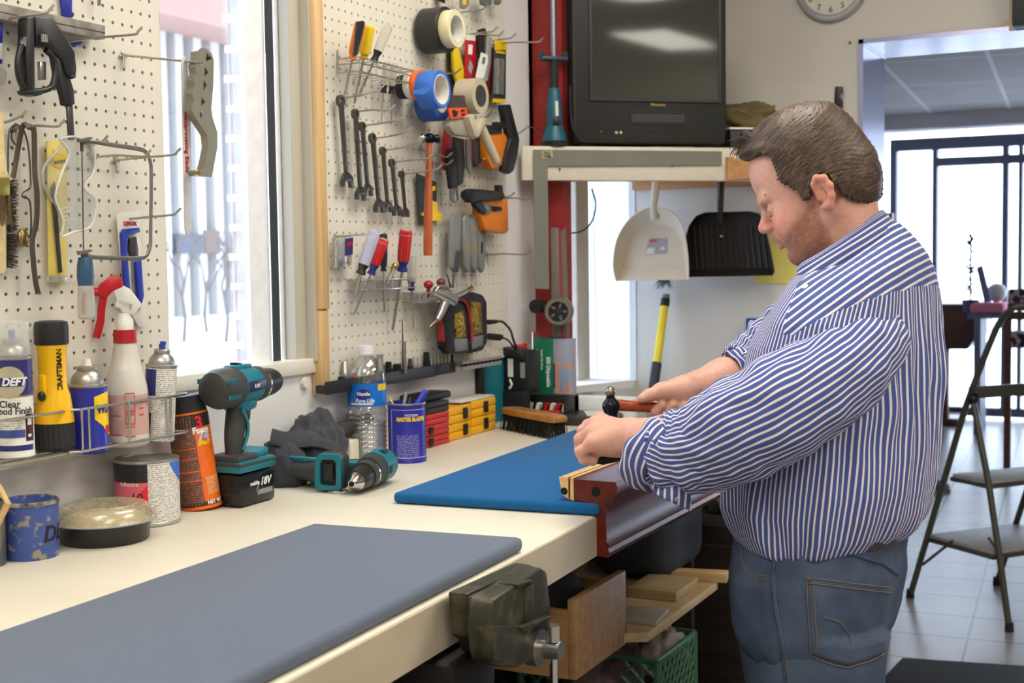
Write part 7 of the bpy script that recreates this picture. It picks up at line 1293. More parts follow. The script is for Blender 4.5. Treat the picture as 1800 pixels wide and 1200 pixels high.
b.build('bristles', mat('dark_bristle', (36, 36, 30), .7, var=.3, scale=200), t, local=True)
# round black plate with papers
q = PZ(1025, 748, BZ); t = T('round_plate', 'thick round black plate on the bench behind the brush', 'plate', (q.x-.02, q.y+.08, BZ)); c = (q.x-.02, q.y+.08, BZ); MB().lathe([(.001, .001), (.092, .001), (.095, .003), (.095, .020), (.092, .022), (.001, .022)], c, 48).build('disc', mat('charcoal_plate', (52, 48, 48), .45), t)
b = MB(); b.box((c[0]+.02, c[1]+.01, BZ+.0232), (.06, .11, .0016), (0, 0, .5)); tag(b.build('paper_scrap', PAPER), 'pale paper scrap lying on the round black plate', 'paper'); 
# small parts organiser, teal case, charger, funnel, glove box
t = T('bit_organizer', 'black organizer with red and white inserts at the back of the bench', 'organizer', (.09, 3.2, BZ)); x0, x1 = PY(886, 715, 3.20).x, PY(994, 715, 3.20).x; zt = PY(940, 697, 3.2).z; b = MB(); b.bb((x0, 3.20, BZ), (x1, 3.29, BZ+.012), bev=.002); b.bb((x0, 3.26, BZ), (x1, 3.29, zt), bev=.002); b.bb((x1-.006, 3.20, BZ), (x1, 3.29, zt), bev=.002); b.build('case', BLK, t)
for k, (f_, mt) in enumerate(((.30, WHT), (.45, WHT), (.58, RED), (.68, WHT), (.78, RED), (.88, WHT))): b = MB(); x = x0+(x1-x0)*f_; b.box((x, 3.245, BZ+.028), (.010, .02, .034), (0, .3, 0)); b.build('insert', mt, t)
b = MB(); b.box((x1-.045, 3.215, BZ+.018), (.05, .02, .022), bev=.004); b.build('red_tray', RED, t)
t = T('tool_case', 'teal tool case with black edges standing against the wall below the tray', 'case', (.02, 3.1, BZ)); ya, yb = PX(852, 700, .014).y, PX(888, 700, .014).y; zc = PX(868, 630, .014).z; b = MB(); b.bb((.003, ya, BZ), (.014, yb+.06, zc-.002), bev=.003); b.build('shell', TEAL, t); b = MB(); b.bb((.003, ya-.03, BZ), (.0142, ya+.002, zc), bev=.002); b.build('black_edge', BLK, t)
t = T('battery_charger', 'black battery charger with white lettering plugged in below the pegboard', 'charger', (.07, 3.2, 1.0)); Yc = 3.175; x0, x1 = PY(884, 660, Yc).x, PY(930, 660, Yc).x; z0, z1 = PY(900, 692, Yc).z, PY(900, 616, Yc).z; b = MB(); b.bb((x0, Yc, z0), (x1, Yc+.07, z1), bev=.008); b.bb((x0-.004, Yc-.004, BZ+.0005), (x1-.006, Yc+.02, z0+.008), bev=.003); b.build('housing', BLK, t); b = MB(); b.box(((x0+x1)/2-.005, Yc+.03, z1-.008), (.07, .08, .022), (.0, .25, 0), bev=.006); b.build('hood', BLK, t)
b = MB(); xm = x0+(x1-x0)*.30; b.box((xm, Yc-.0006, (z0+z1)/2+.012), (.016, .001, .05), bev=0); b.tube([(xm-.004, Yc-.001, z0+.014), (xm+.004, Yc-.001, z0+.026), (xm-.003, Yc-.001, z0+.04)], .0035, 6); b.build('white_logo', PAPER, t); b = MB(); b.box((x0+(x1-x0)*.76, Yc-.0006, (z0+z1)/2+.006), (.014, .001, .042)); b.build('spec_label', GRY, t)
b = MB(); p0, p1 = PX(858, 566, .045), PX(872, 565, .045); b.cyl(p0, p1, .007, .0055, n=12); b.build('plug', BLKR, t); b = MB(); p2, p3 = PX(858, 591, .05), PX(880, 593, .055); b.tube([p2, p3], .010, 10, flat=(.7, 1)); b.build('adapter', BLKR, t)
MB().tube(smooth([PX(872, 565, .045), PX(884, 566, .055), PX(897, 580, .06), PX(902, 596, .065), PY(908, 612, Yc+.03)], 5), .0032, 8).build('cable', BLKR, t); MB().tube(smooth([PX(880, 593, .055), PX(892, 597, .06), PX(903, 610, .065), PY(910, 618, Yc+.03)], 4), .0026, 8).build('cable', BLKR, t)
t = T('funnel', 'red plastic funnel behind the black charger', 'funnel', (.05, 3.28, 1.07)); c = PY(908, 606, 3.30); b = MB(); b.lathe([(.006, -.09), (.007, -.05), (.030, -.012), (.031, .004), (.029, .004), (.026, -.01), (.005, -.05)], c, 24, cap=False); b.build('cone', mat('funnel_red', (226, 52, 36), .4), t)
Yg = 3.312; t = T('glove_box', 'green and white box of disposable gloves standing on the ledge by the red post', 'box', (.08, Yg, BZ+.058)); xa, xb, xc = PY(938, 640, Yg).x, PY(973, 640, Yg).x, PY(1000, 640, Yg).x; zg0, zg1 = BZ+.0586, PY(950, 594, Yg).z
b = MB(); b.bb((xa, Yg, zg0), (xb, Yg+.05, zg1), bev=.001); b.build('green_front', mat('glove_green', (18, 118, 84), .4), t); b = MB(); b.bb((xb, Yg, zg0), (xc, Yg+.05, zg1-.002), bev=.001); b.build('picture_side', mat('glove_picture', (150, 170, 200), .4, col2=(196, 160, 150), scale=30), t); b = MB(); b.bb((xb+.004, Yg-.0006, zg0+.01), (xb+.018, Yg, zg0+.085)); b.build('hand_picture', mat('peach_print', (206, 150, 130), .5), t); b = MB(); b.bb((xb-.001, Yg-.0008, zg0+.02), (xb+.005, Yg, zg0+.09)); b.build('purple_print', mat('purple_print', (70, 60, 130), .5), t)
RD = Matrix(((0, 1, 0), (0, 0, -1), (-1, 0, 0)))
letters('lettering', '500 Disposable', .017, WINK, t, at((xa+(xb-xa)*.74, Yg-.0006, zg0+.066), RD), bold=.0006, sx=.8); letters('lettering', 'Powder Free Gloves', .0085, WINK, t, at((xa+(xb-xa)*.42, Yg-.0006, zg0+.10), RD), bold=.0002, sx=.8); letters('lettering', 'size L', .008, WINK, t, at((xa+(xb-xa)*.2, Yg-.0006, zg0+.12), RD), bold=.0002)
q = PX(600, 720, .05); tag(MB().box((.06, PX(604, 740, .06).y, BZ+.03), (.05, .05, .058), (0, 0, .2), bev=.004).build('cream_block', CREAM), 'small cream block behind the water bottle', 'block')
b = MB(); b.tube([(.03, PX(590, 705, .03).y, BZ+.075), (.03, PX(624, 700, .03).y+.05, BZ+.08)], .02, 12); tag(b.build('dark_tool', mat('brown_black', (58, 52, 46), .6)), 'dark brown tool lying behind the water bottle under the tray', 'tool')
# bits sticking out of cloth: none
# ================================================================ corner shelf, television and the things on the back wall
A0, B0 = V((.028, 3.285, 0)), V((.565, 3.757, 0)); TT = (B0-A0).normalized(); NN = V((TT.y, -TT.x, 0)); ZS0, ZS1 = 1.619, 1.714
def PS(px, py, off=0):
    """point on the upright plane of the shelf front, off metres toward the viewer"""
    d = ray(px, py); p0 = A0+NN*off; t = (p0-EYE).dot(NN)/d.dot(NN); return EYE+d*t
WFAS = mat('fascia_paint', (218, 210, 190), .5, var=.04, bump=.1)
t = T('corner_shelf', 'cream painted corner shelf carrying the television above the dustpans', 'shelf', (.3, 3.8, 1.62))
b = MB(); b.ext([A0+V((0, 0, ZS0)), B0+V((0, 0, ZS0)), B0+V((0, 0, ZS1)), A0+V((0, 0, ZS1))], -NN*.02, bev=.002); b.build('fascia', WFAS, t)
b = MB(); b.ext([V((.004, 3.45, ZS1-.016)), A0-NN*.0205+V((.09, .09, ZS1-.016)), B0-NN*.0205+V((0, 0, ZS1-.016)), V((.60, 4.215, ZS1-.016)), V((.004, 4.215, ZS1-.016))], (0, 0, .016)); b.build('deck', PINE, t)
b = MB(); b.ext([A0-NN*.022+V((.09, .10, ZS0)), B0-NN*.022+V((0, 0, ZS0)), B0-NN*.045+V((0, 0, ZS0)), A0-NN*.045+V((.09, .10, ZS0))], (0, 0, .05)); b.bb((.004, 4.18, ZS0+.01), (.60, 4.215, ZS1-.016)); b.build('batten', wood('orange_pine', (196, 148, 96), (176, 124, 76)), t)
pa, pb = PS(1277, 276, .004), PS(1286, 316, .004); b = MB(); b.ext([PS(1276, 276, .003), PS(1288, 276, .003), PS(1288, 316, .003), PS(1276, 317, .003)], NN*.012); b.ext([PS(1288, 279, .003), PS(1330, 282, .003), PS(1330, 314, .003), PS(1288, 315, .003)], NN*.004); b.build('end_block', wood('orange_pine', (0, 0, 0), (0, 0, 0)), t)
SQ = mat('aged_steel_square', (122, 121, 112), .55, .25, var=.08, scale=10)
t = T('framing_square', 'big grey steel framing square hung on the shelf front and red post', 'square', PS(950, 280)); b = MB(); b.ext([PS(937, 263, .004), PS(1268, 266, .004), PS(1268, 290, .004), PS(962, 292, .004), PS(965, 508, .004), PS(940, 507, .004)], NN*.003); b.build('blade', SQ, t); b = MB(); b.ext([PS(952, 266, .0072), PS(971, 264, .0072), PS(972, 276, .0072), PS(953, 279, .0072)], NN*.0006); b.build('sticker', mat('aged_sticker', (170, 160, 120), .6, var=.3, scale=120), t)
letters('lettering', 'OLD', .010, INK, t, at(PS(962, 269, .0082), frame(None, TT, (0, 0, 1))), bold=.0003); letters('lettering', 'STEEL', .008, INK, t, at(PS(963, 275, .0082), frame(None, TT, (0, 0, 1))), bold=.0003)
for px, py in ((984, 297), (1182, 291), (948, 313)): tag(MB().cyl(PS(px, py, -.001), PS(px, py, .006), .003, n=10).build('nail', DKSTEEL), 'dark nail %s the steel square' % {984: 'under the corner of', 1182: 'under the long arm of', 948: 'on the short arm of'}[px], 'nail')
# television; local x to the right along the shelf, y away from the viewer
Rtv = frame(None, TT, -NN); o_ = PS(1142, 256, -.03); o_.z = ZS1; tv = T('television', 'old black tube television with a video slot standing on the corner shelf', 'television', o_, Rtv); Xi = WM[tv.name].inverted()
def tvp(px, py, off=-.03): return Xi @ PS(px, py, off)
l_, r_ = tvp(1007, 200).x, tvp(1278, 200).x; TVB = mat('tv_black', (44, 44, 41), .5, var=.04, spec=.3); hh = .475
b = MB(); b.ext([(l_+.006, 0, .012), (r_-.006, 0, .012), (r_, 0, .05), (r_, 0, hh-.02), (r_-.01, 0, hh), (l_+.01, 0, hh), (l_, 0, hh-.02), (l_, 0, .05)], (0, .09, 0), bev=.008); b.build('cabinet', TVB, tv, local=True)
b = MB(); b.loft([[V((l_+.01, .088, .02)), V((r_-.01, .088, .02)), V((r_-.01, .088, hh-.01)), V((l_+.01, .088, hh-.01))], [V((l_+.06, .20, .03)), V((r_-.06, .20, .03)), V((r_-.06, .20, hh-.06)), V((l_+.06, .20, hh-.06))], [V((l_+.13, .33, .05)), V((r_-.13, .33, .05)), V((r_-.13, .33, hh-.14)), V((l_+.13, .33, hh-.14))]]); b.build('tube_housing', TVB, tv, local=True)
for x in (l_+.05, r_-.05): MB().bb((x-.02, .03, 0), (x+.02, .08, .013)).build('foot', BLK, tv, local=True)
sl, sr, sb = tvp(1040, 100).x, tvp(1262, 100).x, tvp(1150, 174).z; st = sb+.315
b = MB(); nx, nz_ = 24, 20; vs = [(sl+(sr-sl)*i/nx, -.004-.002*(1-((i/nx-.5)*2)**2)*(1-((j/nz_-.5)*2)**2), sb+(st-sb)*j/nz_) for j in range(nz_+1) for i in range(nx+1)]; b.add(vs, [[j*(nx+1)+i, j*(nx+1)+i+1, (j+1)*(nx+1)+i+1, (j+1)*(nx+1)+i] for j in range(nz_) for i in range(nx)]); b.build('screen', mat('crt_glass', (62, 62, 55), .06, var=.01, spec=.5), tv, local=True)
b = MB(); q = .008; b.ext([[(sl-q, -.006, sb-q), (sr+q, -.006, sb-q), (sr+q, -.006, st+q), (sl-q, -.006, st+q)], [(sl, -.006, sb), (sr, -.006, sb), (sr, -.006, st), (sl, -.006, st)]], (0, .008, 0)); b.build('bezel', mat('bezel_black', (28, 28, 28), .3), tv, local=True)
p = tvp(1157, 184); letters('lettering', 'Panasonic', .0115, mat('dull_gold_ink', (170, 140, 84), .4, .4), tv, at((p.x, -.0004, p.z), Matrix(((1, 0, 0), (0, 0, -1), (0, 1, 0)))), local=True, bold=.0003)
x0, x1, z0, z1 = tvp(1107, 208).x, tvp(1207, 208).x, tvp(1150, 219).z, tvp(1150, 196).z; b = MB(); b.ext([[(x0, -.003, z0), (x1, -.003, z0), (x1, -.003, z1), (x0, -.003, z1)], [(x0+.004, -.003, z0+.004), (x1-.004, -.003, z0+.004), (x1-.004, -.003, z1-.004), (x0+.004, -.003, z1-.004)]], (0, .004, 0)); b.build('slot_frame', BLK, tv, local=True); b = MB(); b.bb((x0+.006, -.0022, z0+.006), (x1-.006, 0, z1-.006)); b.build('slot_flap', mat('flap_grey', (46, 46, 45), .4), tv, local=True)
for px in (1083, 1091): p = tvp(px, 233); b = MB(); b.cyl((p.x, -.003, p.z), (p.x, .001, p.z), .0042, n=12); b.build('jack', mat('jack_cream', (206, 190, 130), .4), tv, local=True)
for k in range(8): p = tvp(1112+k*10, 231); b = MB(); b.box((p.x, -.001, p.z), (.011, .003, .003)); b.build('button', BLK, tv, local=True)
for px, py in ((1057, 231),): p = tvp(px, py); b = MB(); b.box((p.x, -.001, p.z), (.004, .002, .003)); b.build('lamp', GRY, tv, local=True)
# ceiling light whose reflection shows in the screen
cs = o_+Rtv @ V(((sl+sr)/2+.012, -.010, tvp(1155, 68).z)); dv = (cs-EYE).normalized(); nv = (Rtv @ V((0, -1, 0))).normalized(); rf = dv-nv*2*dv.dot(nv); print('TV reflection heads', rf, cs)
# grease gun / hand pump beside the television
q = PS(975, 252, -.030); q.z = ZS1; t = T('caulking_gun', 'teal and black power caulking gun standing on its end beside the television', 'caulking gun', q); s_ = mpp(q)
def zz(py): return ZS1+(252-py)*s_
for nm, pr, mt in (('base', [(.001, 0), (24*s_, 0), (25*s_, 8*s_), (22*s_, 10*s_)], BLK), ('skirt', [(22*s_, 9*s_), (20*s_, 22*s_), (15*s_, 36*s_), (12*s_, 37*s_)], mat('teal_deep', (24, 92, 112), .4)), ('motor', [(13*s_, 36*s_), (14*s_, 60*s_), (12*s_, 88*s_), (10*s_, 100*s_), (7*s_, 104*s_)], mat('teal_deep', (0, 0, 0))), ('sleeve', [(8*s_, 103*s_), (8*s_, 150*s_), (10*s_, 152*s_)], BLKR), ('rod', [(5*s_, 152*s_), (5*s_, 300*s_)], mat('cool_tube', (150, 150, 165), .25, .8))): MB().lathe(pr, q, 24).build(nm, mt, t)
b = MB(); b.box(q+V((0, 0, 153*s_)), (48*s_, 20*s_, 7*s_), (0, 0, math.atan2(TT.y, TT.x)), bev=2*s_); b.box(q-TT*22*s_+V((0, 0, 159*s_)), (6*s_, 10*s_, 14*s_), bev=1*s_); b.box(q+TT*22*s_+V((0, 0, 159*s_)), (6*s_, 10*s_, 14*s_), bev=1*s_); b.build('collar', mat('teal_dark', (30, 66, 78), .4), t)
b = MB(); b.tube([q+NN*14*s_+V((0, 0, 78*s_)), q+NN*15.5*s_+V((0, 0, 52*s_))], 3*s_, 8); b.build('label', PAPER, t); b = MB(); b.box(q+NN*12*s_+V((0, 0, 44*s_)), (12*s_, 10*s_, 14*s_), (0, 0, math.atan2(TT.y, TT.x)), bev=2*s_); b.build('trigger_well', BLK, t)
b = MB(); p = PS(996, 120, -.09); b.box((p.x, p.y+.02, ZS1+.25), (.05, .05, .50), (0, 0, math.atan2(TT.y, TT.x)), bev=.002); tag(b.build('dark_box', mat('dark_maroon', (44, 28, 26), .6)), 'tall dark box between the caulking gun and the television', 'box')
tag(MB().tube(smooth([PS(1002, 150, -.02), PS(1004, 210, -.03), PS(1015, 240, -.02), PS(1030, 250, -.015)], 4), .004, 8).build('power_cord', BLKR), 'black power cord beside the television', 'cord')
# right end of the shelf: boxed unit, khaki bundle, board with hook
q = PS(1300, 255, -.10); t = T('cassette_unit', 'black and grey unit at the right end of the shelf beside the television', 'player', (q.x, q.y, ZS1), Rtv); w_ = .10; b = MB(); b.bb((-.03, 0, 0), (.16, .16, .062), bev=.003); b.build('case', BLK, t, local=True); b = MB(); b.bb((.0, -.003, .006), (.06, .0, .044)); b.build('white_panel', PAPER, t, local=True); b = MB(); b.bb((-.035, -.006, .063), (.17, .17, .069)); b.build('top_sheet', WHT, t, local=True); b = MB(); b.cyl((.008, -.004, .034), (.008, -.003, .034), .004); b.build('knob', BLK, t, local=True)
c = V((q.x, q.y, ZS1+.069))+TT*.055-NN*.07; rag('khaki_bundle', c+V((0, 0, 0)), (.10, .06, .05), mat('khaki_canvas', (108, 94, 58), .9, var=.25, scale=25, bump=.2), 'crumpled khaki canvas bundle on the shelf beside the television', 5, .5, 'cloth', n=56, freq=4)
a = PY(1285, 143, 4.2); e = PY(1470, 152, 4.2); t = T('backing_board', 'pale board with a black hook end lying behind the khaki bundle', 'board', ((a.x+e.x)/2, 4.2, ZS1)); b = MB(); b.ext([PY(1270, 140, 4.19), PY(1470, 154, 4.19), PY(1470, 250, 4.19), PY(1270, 250, 4.19)], (0, .02, 0)); b.build('board', WALLM, t); b = MB(); b.ext([PY(1468, 152, 4.185), PY(1481, 152, 4.185), PY(1481, 160, 4.185), PY(1474, 168, 4.185), PY(1481, 176, 4.185), PY(1480, 190, 4.185), PY(1466, 190, 4.185)], (0, .012, 0), bev=.001); b.build('hook', BLK, t)
# clock
c = PY(1462, -24, 4.215); r = .1125; t = T('wall_clock', 'round wall clock with a grey rim at the top of the back wall', 'clock', c); Z = Matrix(((1, 0, 0), (0, 0, -1), (0, 1, 0))).to_4x4(); Z.translation = c
b = MB(); b.lathe([(r*.99, 0), (r, .012), (r*.95, .022), (r*.86, .024), (r*.80, .014)], (0, 0, 0), 64, Z, cap=False); b.build('rim', mat('silver_grey_rim', (176, 178, 182), .3, .3), t); b = MB(); b.lathe([(r*.82, .012), (.001, .012)], (0, 0, 0), 64, Z, cap=False); b.build('face', mat('clock_face', (226, 220, 206), .6), t)
for k in range(1, 13): a = PI/2-k*PI/6; letters('numeral', str(k), .026, mat('clock_ink', (110, 104, 96), .5), t, at(c+V((math.cos(a)*r*.66, -.013, math.sin(a)*r*.66)), Matrix(((1, 0, 0), (0, 0, -1), (0, 1, 0)))), bold=.0004)
for a, l, w_ in ((.9, .5, .004), (2.3, .34, .005)): b = MB(); b.box(c+V((math.cos(a)*r*l/2, -.016, math.sin(a)*r*l/2)), (r*l, .0015, w_), (0, -a, 0)); b.build('hand', INK, t)
t = T('wall_speaker', 'black box fixed high above the doorway at the right edge', 'speaker', PY(1795, 20, 4.2)); b = MB(); a = PY(1781, 48, 4.16); b.bb((a.x, 4.12, a.z), (a.x+.22, 4.219, a.z+.3), bev=.004); b.build('case', BLK, t); b = MB(); b.bb((a.x-.016, 4.20, a.z-.002), (a.x-.002, 4.219, a.z+.3)); b.build('pale_side', mat('pale_trim', (208, 186, 160), .6), t)
for px, py, rr in ((1494, 75, .004), (1768, 42, .012)): p = PY(px, py, 4.219); tag(MB().cyl(p, p-V((0, .006, 0)), rr, n=14).build('wall_plug', mat('pale_trim', (0, 0, 0)) if rr > .01 else mat('green_plug', (90, 96, 60), .6)), 'small %s on the back wall %s' % (('round knob', 'under the black speaker') if rr > .01 else ('green plug', 'left of the doorway')), 'plug')
# dustpans
CDP = mat('cream_dustpan', (226, 214, 192), .45, var=.03, scale=10); YD = 4.02
def DP(px, py, off=0): return PY(px, py, YD-off)
t = T('dustpan', 'cream plastic dustpan hanging under the shelf with a sticker inside', 'dustpan', DP(1145, 420)); 
edge = [(1083, 494), (1078, 470), (1080, 440), (1087, 415), (1100, 393), (1118, 376), (1138, 366), (1158, 365), (1180, 372), (1195, 388), (1203, 410), (1208, 440), (1210, 470), (1210, 491)]
inn = [(1090, 492), (1093, 472), (1098, 447), (1106, 428), (1117, 412), (1130, 402), (1145, 396), (1160, 396), (1178, 400), (1190, 410), (1197, 425), (1201, 445), (1204, 470), (1205, 490)]
E1 = smooth([DP(x, y, .055) for x, y in edge], 4); E2 = smooth([DP(x, y, .0) for x, y in inn], 4); E0 = [q+V((0, .002, 0))+(q-DP(1145, 440, .055)).normalized()*.003 for q in E1]; n = len(E1)
b = MB(); b.add(E1+E2, [[i, i+1, n+i+1, n+i] for i in range(n-1)]); E3 = [q+V((0, .004, 0))+V((q.x-DP(1145, 440).x, 0, 0))*.05 for q in E2]; b.add(E1+E3, [[i+1, i, n+i, n+i+1] for i in range(n-1)]); b.tube(E1, .0022, 6); b.build('rim_wall', CDP, t)
b = MB(); b.ext([E2+[DP(1206, 490, .012), DP(1088, 494, .012)]][0] if False else E2, (0, .003, 0)); b.build('floor', CDP, t); b = MB(); b.ext([DP(1084, 494, .03), DP(1210, 491, .03), DP(1206, 468, .004), DP(1090, 471, .004)], (0, .003, 0)); b.build('lip', CDP, t)
b = MB(); b.tube(smooth([DP(1150, 385, .03), DP(1148, 365, .05), DP(1151, 345, .055), DP(1153, 318, .052), DP(1153, 300, .05)], 4), .0125, 14, flat=(1, .6), up=(0, 1, 0)); b.build('handle', CDP, t)
b = MB(); b.ext([DP(1141, 419, .002), DP(1173, 418, .002), DP(1172, 446, .002), DP(1134, 447, .002)], (0, .0012, 0)); b.build('sticker', mat('grey_sticker', (176, 170, 178), .5), t); b = MB(); b.ext([DP(1142, 421, .0028), DP(1155, 420, .0028), DP(1154, 425, .0028), DP(1141, 426, .0028)], (0, .0006, 0)); b.build('red_mark', mat('pink_print', (220, 90, 110), .5), t); b = MB(); b.ext([DP(1139, 436, .0028), DP(1151, 435, .0028), DP(1150, 446, .0028), DP(1135, 446, .0028)], (0, .0006, 0)); b.ext([DP(1162, 434, .0028), DP(1168, 434, .0028), DP(1168, 439, .0028), DP(1161, 439, .0028)], (0, .0006, 0)); b.build('white_mark', WINK, t)
YD = 4.13; BDP = mat('black_dustpan', (34, 31, 30), .42)
t = T('dustpan', 'black ridged dustpan hanging right of the cream one', 'dustpan', DP(1285, 430)); body = [(1207, 487), (1205, 420), (1212, 396), (1224, 380), (1240, 374), (1318, 372), (1334, 376), (1342, 388), (1354, 440), (1361, 478), (1358, 484)]
b = MB(); b.ext([DP(*q, .0) for q in body], (0, .004, 0)); b.build('floor', BDP, t); E1 = [DP(x, y, .045) for x, y in body[:10]]; E2 = [DP(x, y, 0) for x, y in body[:10]]; n = len(E1); b = MB(); b.add(E1+E2, [[i, i+1, n+i+1, n+i] for i in range(n-1)]); b.tube(E1, .002, 6); b.build('rim_wall', BDP, t)
b = MB()
for k in range(13): x = 1222+k*10.2; b.tube([DP(x-3, 396, .002), DP(x+3+k*.2, 478, .006)], .0028, 6)
b.build('ridges', BDP, t); b = MB(); b.ext([DP(1207, 487, .035), DP(1358, 484, .035), DP(1352, 470, .006), DP(1208, 473, .006)], (0, .003, 0)); b.build('lip', BDP, t); b = MB(); b.tube([DP(1266, 392, .03), DP(1266, 370, .035), DP(1267, 318, .035), DP(1267, 300, .035)], [.010, .0105, .0125, .0125], 14, flat=(1, .7), up=(0, 1, 0)); b.build('handle', mat('glossy_black', (30, 28, 28), .2), t); b = MB(); c = DP(1268, 415, .004); b.sph(c, .004, 8); b.build('hang_hole', PAPER, t)
YD = 4.19; b = MB(); random.seed(2)
for k in range(60): b.tube([DP(1168+random.uniform(-8, 12), 488, .02), DP(1166+random.uniform(-18, 18), 505+random.uniform(-6, 5), .02+random.uniform(-.01, .01))], [.0012, .0004], 3)
tag(b.build('brush_bristles', BLK), 'black brush bristles poking out below the cream dustpan', 'brush')
# broom handle leaning in the corner
t = T('broom_handle', 'yellow and black broom handle leaning on the back wall', 'broom', (.1, 4.1, .1)); p0 = PY(1171, 518, 4.17); p1 = PY(1146, 700, 4.05); d = (p1-p0).normalized(); def_ = lambda py: p0+d*((py-518)/182*(p1-p0).length)
for nm, y0, y1, r, mt in (('end_cap', 518, 525, .0125, mat('taupe_cap', (130, 118, 108), .5)), ('top_grip', 525, 539, .0150, BLKR), ('pole', 539, 638, .0140, mat('broom_yellow', (240, 214, 30), .35)), ('lower_grip', 638, 720, .0165, mat('grip_slate', (46, 48, 56), .6)), ('shaft', 720, 1150, .011, GRY)): MB().cyl(def_(y0), def_(y1), r, n=18).build(nm, mt, t)
# yellow sheet, blue board, cables, level, dial
tag(MB().ext([PY(1328, 418, 4.216), PY(1350, 395, 4.216), PY(1430, 400, 4.216), PY(1430, 500, 4.216), PY(1326, 497, 4.216)], (0, .001, 0)).build('yellow_sheet', mat('yellow_paper', (226, 212, 110), .7)), 'yellow paper sheet pinned on the back wall behind the black dustpan', 'paper')
tag(MB().ext([PY(1310, 559, 4.17), PY(1420, 561, 4.17), PY(1420, 900, 4.05), PY(1312, 900, 4.05)], (0, .022, 0), bev=.005).build('padded_board', FELT2, ang=60), 'bright blue cloth board leaning upright against the back wall behind the man', 'padded board')
tag(MB().tube(smooth([PY(989, 320, 3.5), PY(990, 400, 3.5), PY(1010, 409, 3.55), PY(1032, 400, 3.6), PY(1044, 380, 3.62), PY(1047, 355, 3.62), PY(1040, 332, 3.6)], 5), .0025, 8).build('loop_cable', BLKR), 'thin black cable hanging in a loop under the shelf by the bay window', 'cable')
tag(MB().tube([PX(1042, 330, -.008), PX(1046, 480, -.008), PX(1051, 692, -.008)], .0016, 6).build('blind_cord', mat('pale_green_cord', (190, 200, 180), .6)), 'thin pale cord running down the white bay wall', 'cord')
t = T('spirit_level', 'grey and red level leaning upright on the red post', 'level', (.11, 3.4, 1.0)); YL = 3.335
b = MB(); b.ext([PY(968, 398, YL), PY(981, 398, YL), PY(985, 592, YL), PY(970, 592, YL)], (0, .02, 0), bev=.001); b.build('body', mat('aged_aluminium', (136, 130, 124), .4, .4), t); b = MB(); b.ext([PY(981, 398, YL), PY(986, 398, YL), PY(991, 592, YL), PY(985, 592, YL)], (0, .018, 0)); b.build('red_flange', mat('faded_red', (150, 70, 66), .5), t); b = MB(); b.ext([PY(986, 400, YL+.002), PY(991, 400, YL+.002), PY(997, 592, YL+.002), PY(991, 592, YL+.002)], (0, .015, 0)); b.build('edge', mat('aged_aluminium', (0, 0, 0)), t); b = MB(); b.ext([PY(966, 394, YL-.001), PY(990, 394, YL-.001), PY(990, 402, YL-.001), PY(984, 406, YL-.001), (PY(982, 400, YL-.001)), PY(966, 399, YL-.001)], (0, .022, 0)); b.build('red_cap', mat('cap_red', (150, 30, 36), .4), t)
YR = 3.30; c = PY(983, 547, YR); r = 25*mpp(c); t = T('tape_reel', 'round grey metal reel with black hub mounted on the red post', 'reel', c); Z = Matrix(((1, 0, 0), (0, 0, -1), (0, 1, 0))).to_4x4(); Z.translation = c
Z = Matrix.Translation(c) @ Matrix.Rotation(math.radians(18), 4, 'Z') @ Matrix(((1, 0, 0), (0, 0, -1), (0, 1, 0))).to_4x4()
b = MB(); b.lathe([(r*.70, .022), (r*.92, .022), (r, .016), (r, -.018), (r*.9, -.022), (.001, -.022)], (0, 0, 0), 40, Z, cap=False); b.build('case', mat('warm_grey_metal', (132, 124, 112), .35, .5), t); b = MB(); b.lathe([(r*.70, .021), (r*.66, .012), (r*.3, .012), (r*.25, .018), (.001, .019)], (0, 0, 0), 40, Z, cap=False); b.build('hub', BLK, t)
for k in range(5): a = 2*PI*k/5; b = MB(); b.box(Z @ V((math.cos(a)*r*.46, math.sin(a)*r*.46, .014)), (r*.35, .006, r*.16), (0, -a, 0)); b.build('spoke', mat('dark_grey_plastic', (0, 0, 0)), t)
b = MB(); p = PY(946, 538, YR+.02); b.cyl(p-V((0, .02, 0)), p+V((0, .02, 0)), 12*mpp(p), n=20); b.build('crank_knob', BLK, t); b = MB(); b.cyl(p, PY(968, 542, YR+.02), .010, n=12); b.build('bracket', BLK, t)
tag(MB().tube(smooth([PX(926, 222, .05), PX(945, 226, .08), PS(958, 232, -.01)], 4), .0014, 6).build('thin_wire', DKSTEEL), 'thin dark wire crossing the red post at shelf height', 'wire')
# ================================================================ the shop beyond the doorway
# folding step stool
F1, R1 = PZ(1600, 1050, 0), PZ(1775, 1110, 0); dd = (R1-F1).normalized(); ww = PZ(1742, 1025, 0)-F1; ww = ww-dd*ww.dot(dd); NS = V((dd.y, -dd.x, 0))
def SP(px, py): d = ray(px, py); t_ = (F1-EYE).dot(NS)/d.dot(NS); return EYE+d*t_
ST = mat('stool_bronze', (92, 88, 76), .4, .5, var=.06); STL = mat('step_tread', (176, 174, 172), .5, .2)
t = T('step_stool', 'grey metal folding step stool standing on the tiled floor behind the man', 'step stool', F1); front = [(1600, 1046), (1637, 920), (1668, 815), (1700, 708), (1745, 592), (1762, 560), (1782, 540)]
fp = [SP(*q) for q in front]; r = .0125; hoop = smooth(fp, 4); top = fp[-1]+dd*.03+V((0, 0, .012)); b = MB(); b.tube(hoop+[top+ww*.08, top+ww*.92]+[q+ww for q in hoop[::-1]], r, 10); b.build('front_frame', ST, t)
rear = [SP(1710, 703), SP(1738, 850), SP(1756, 970), SP(1774, 1104)]
for s_ in (0, 1): MB().tube([q+ww*s_ for q in rear], r, 10).build('rear_leg', ST, t); 
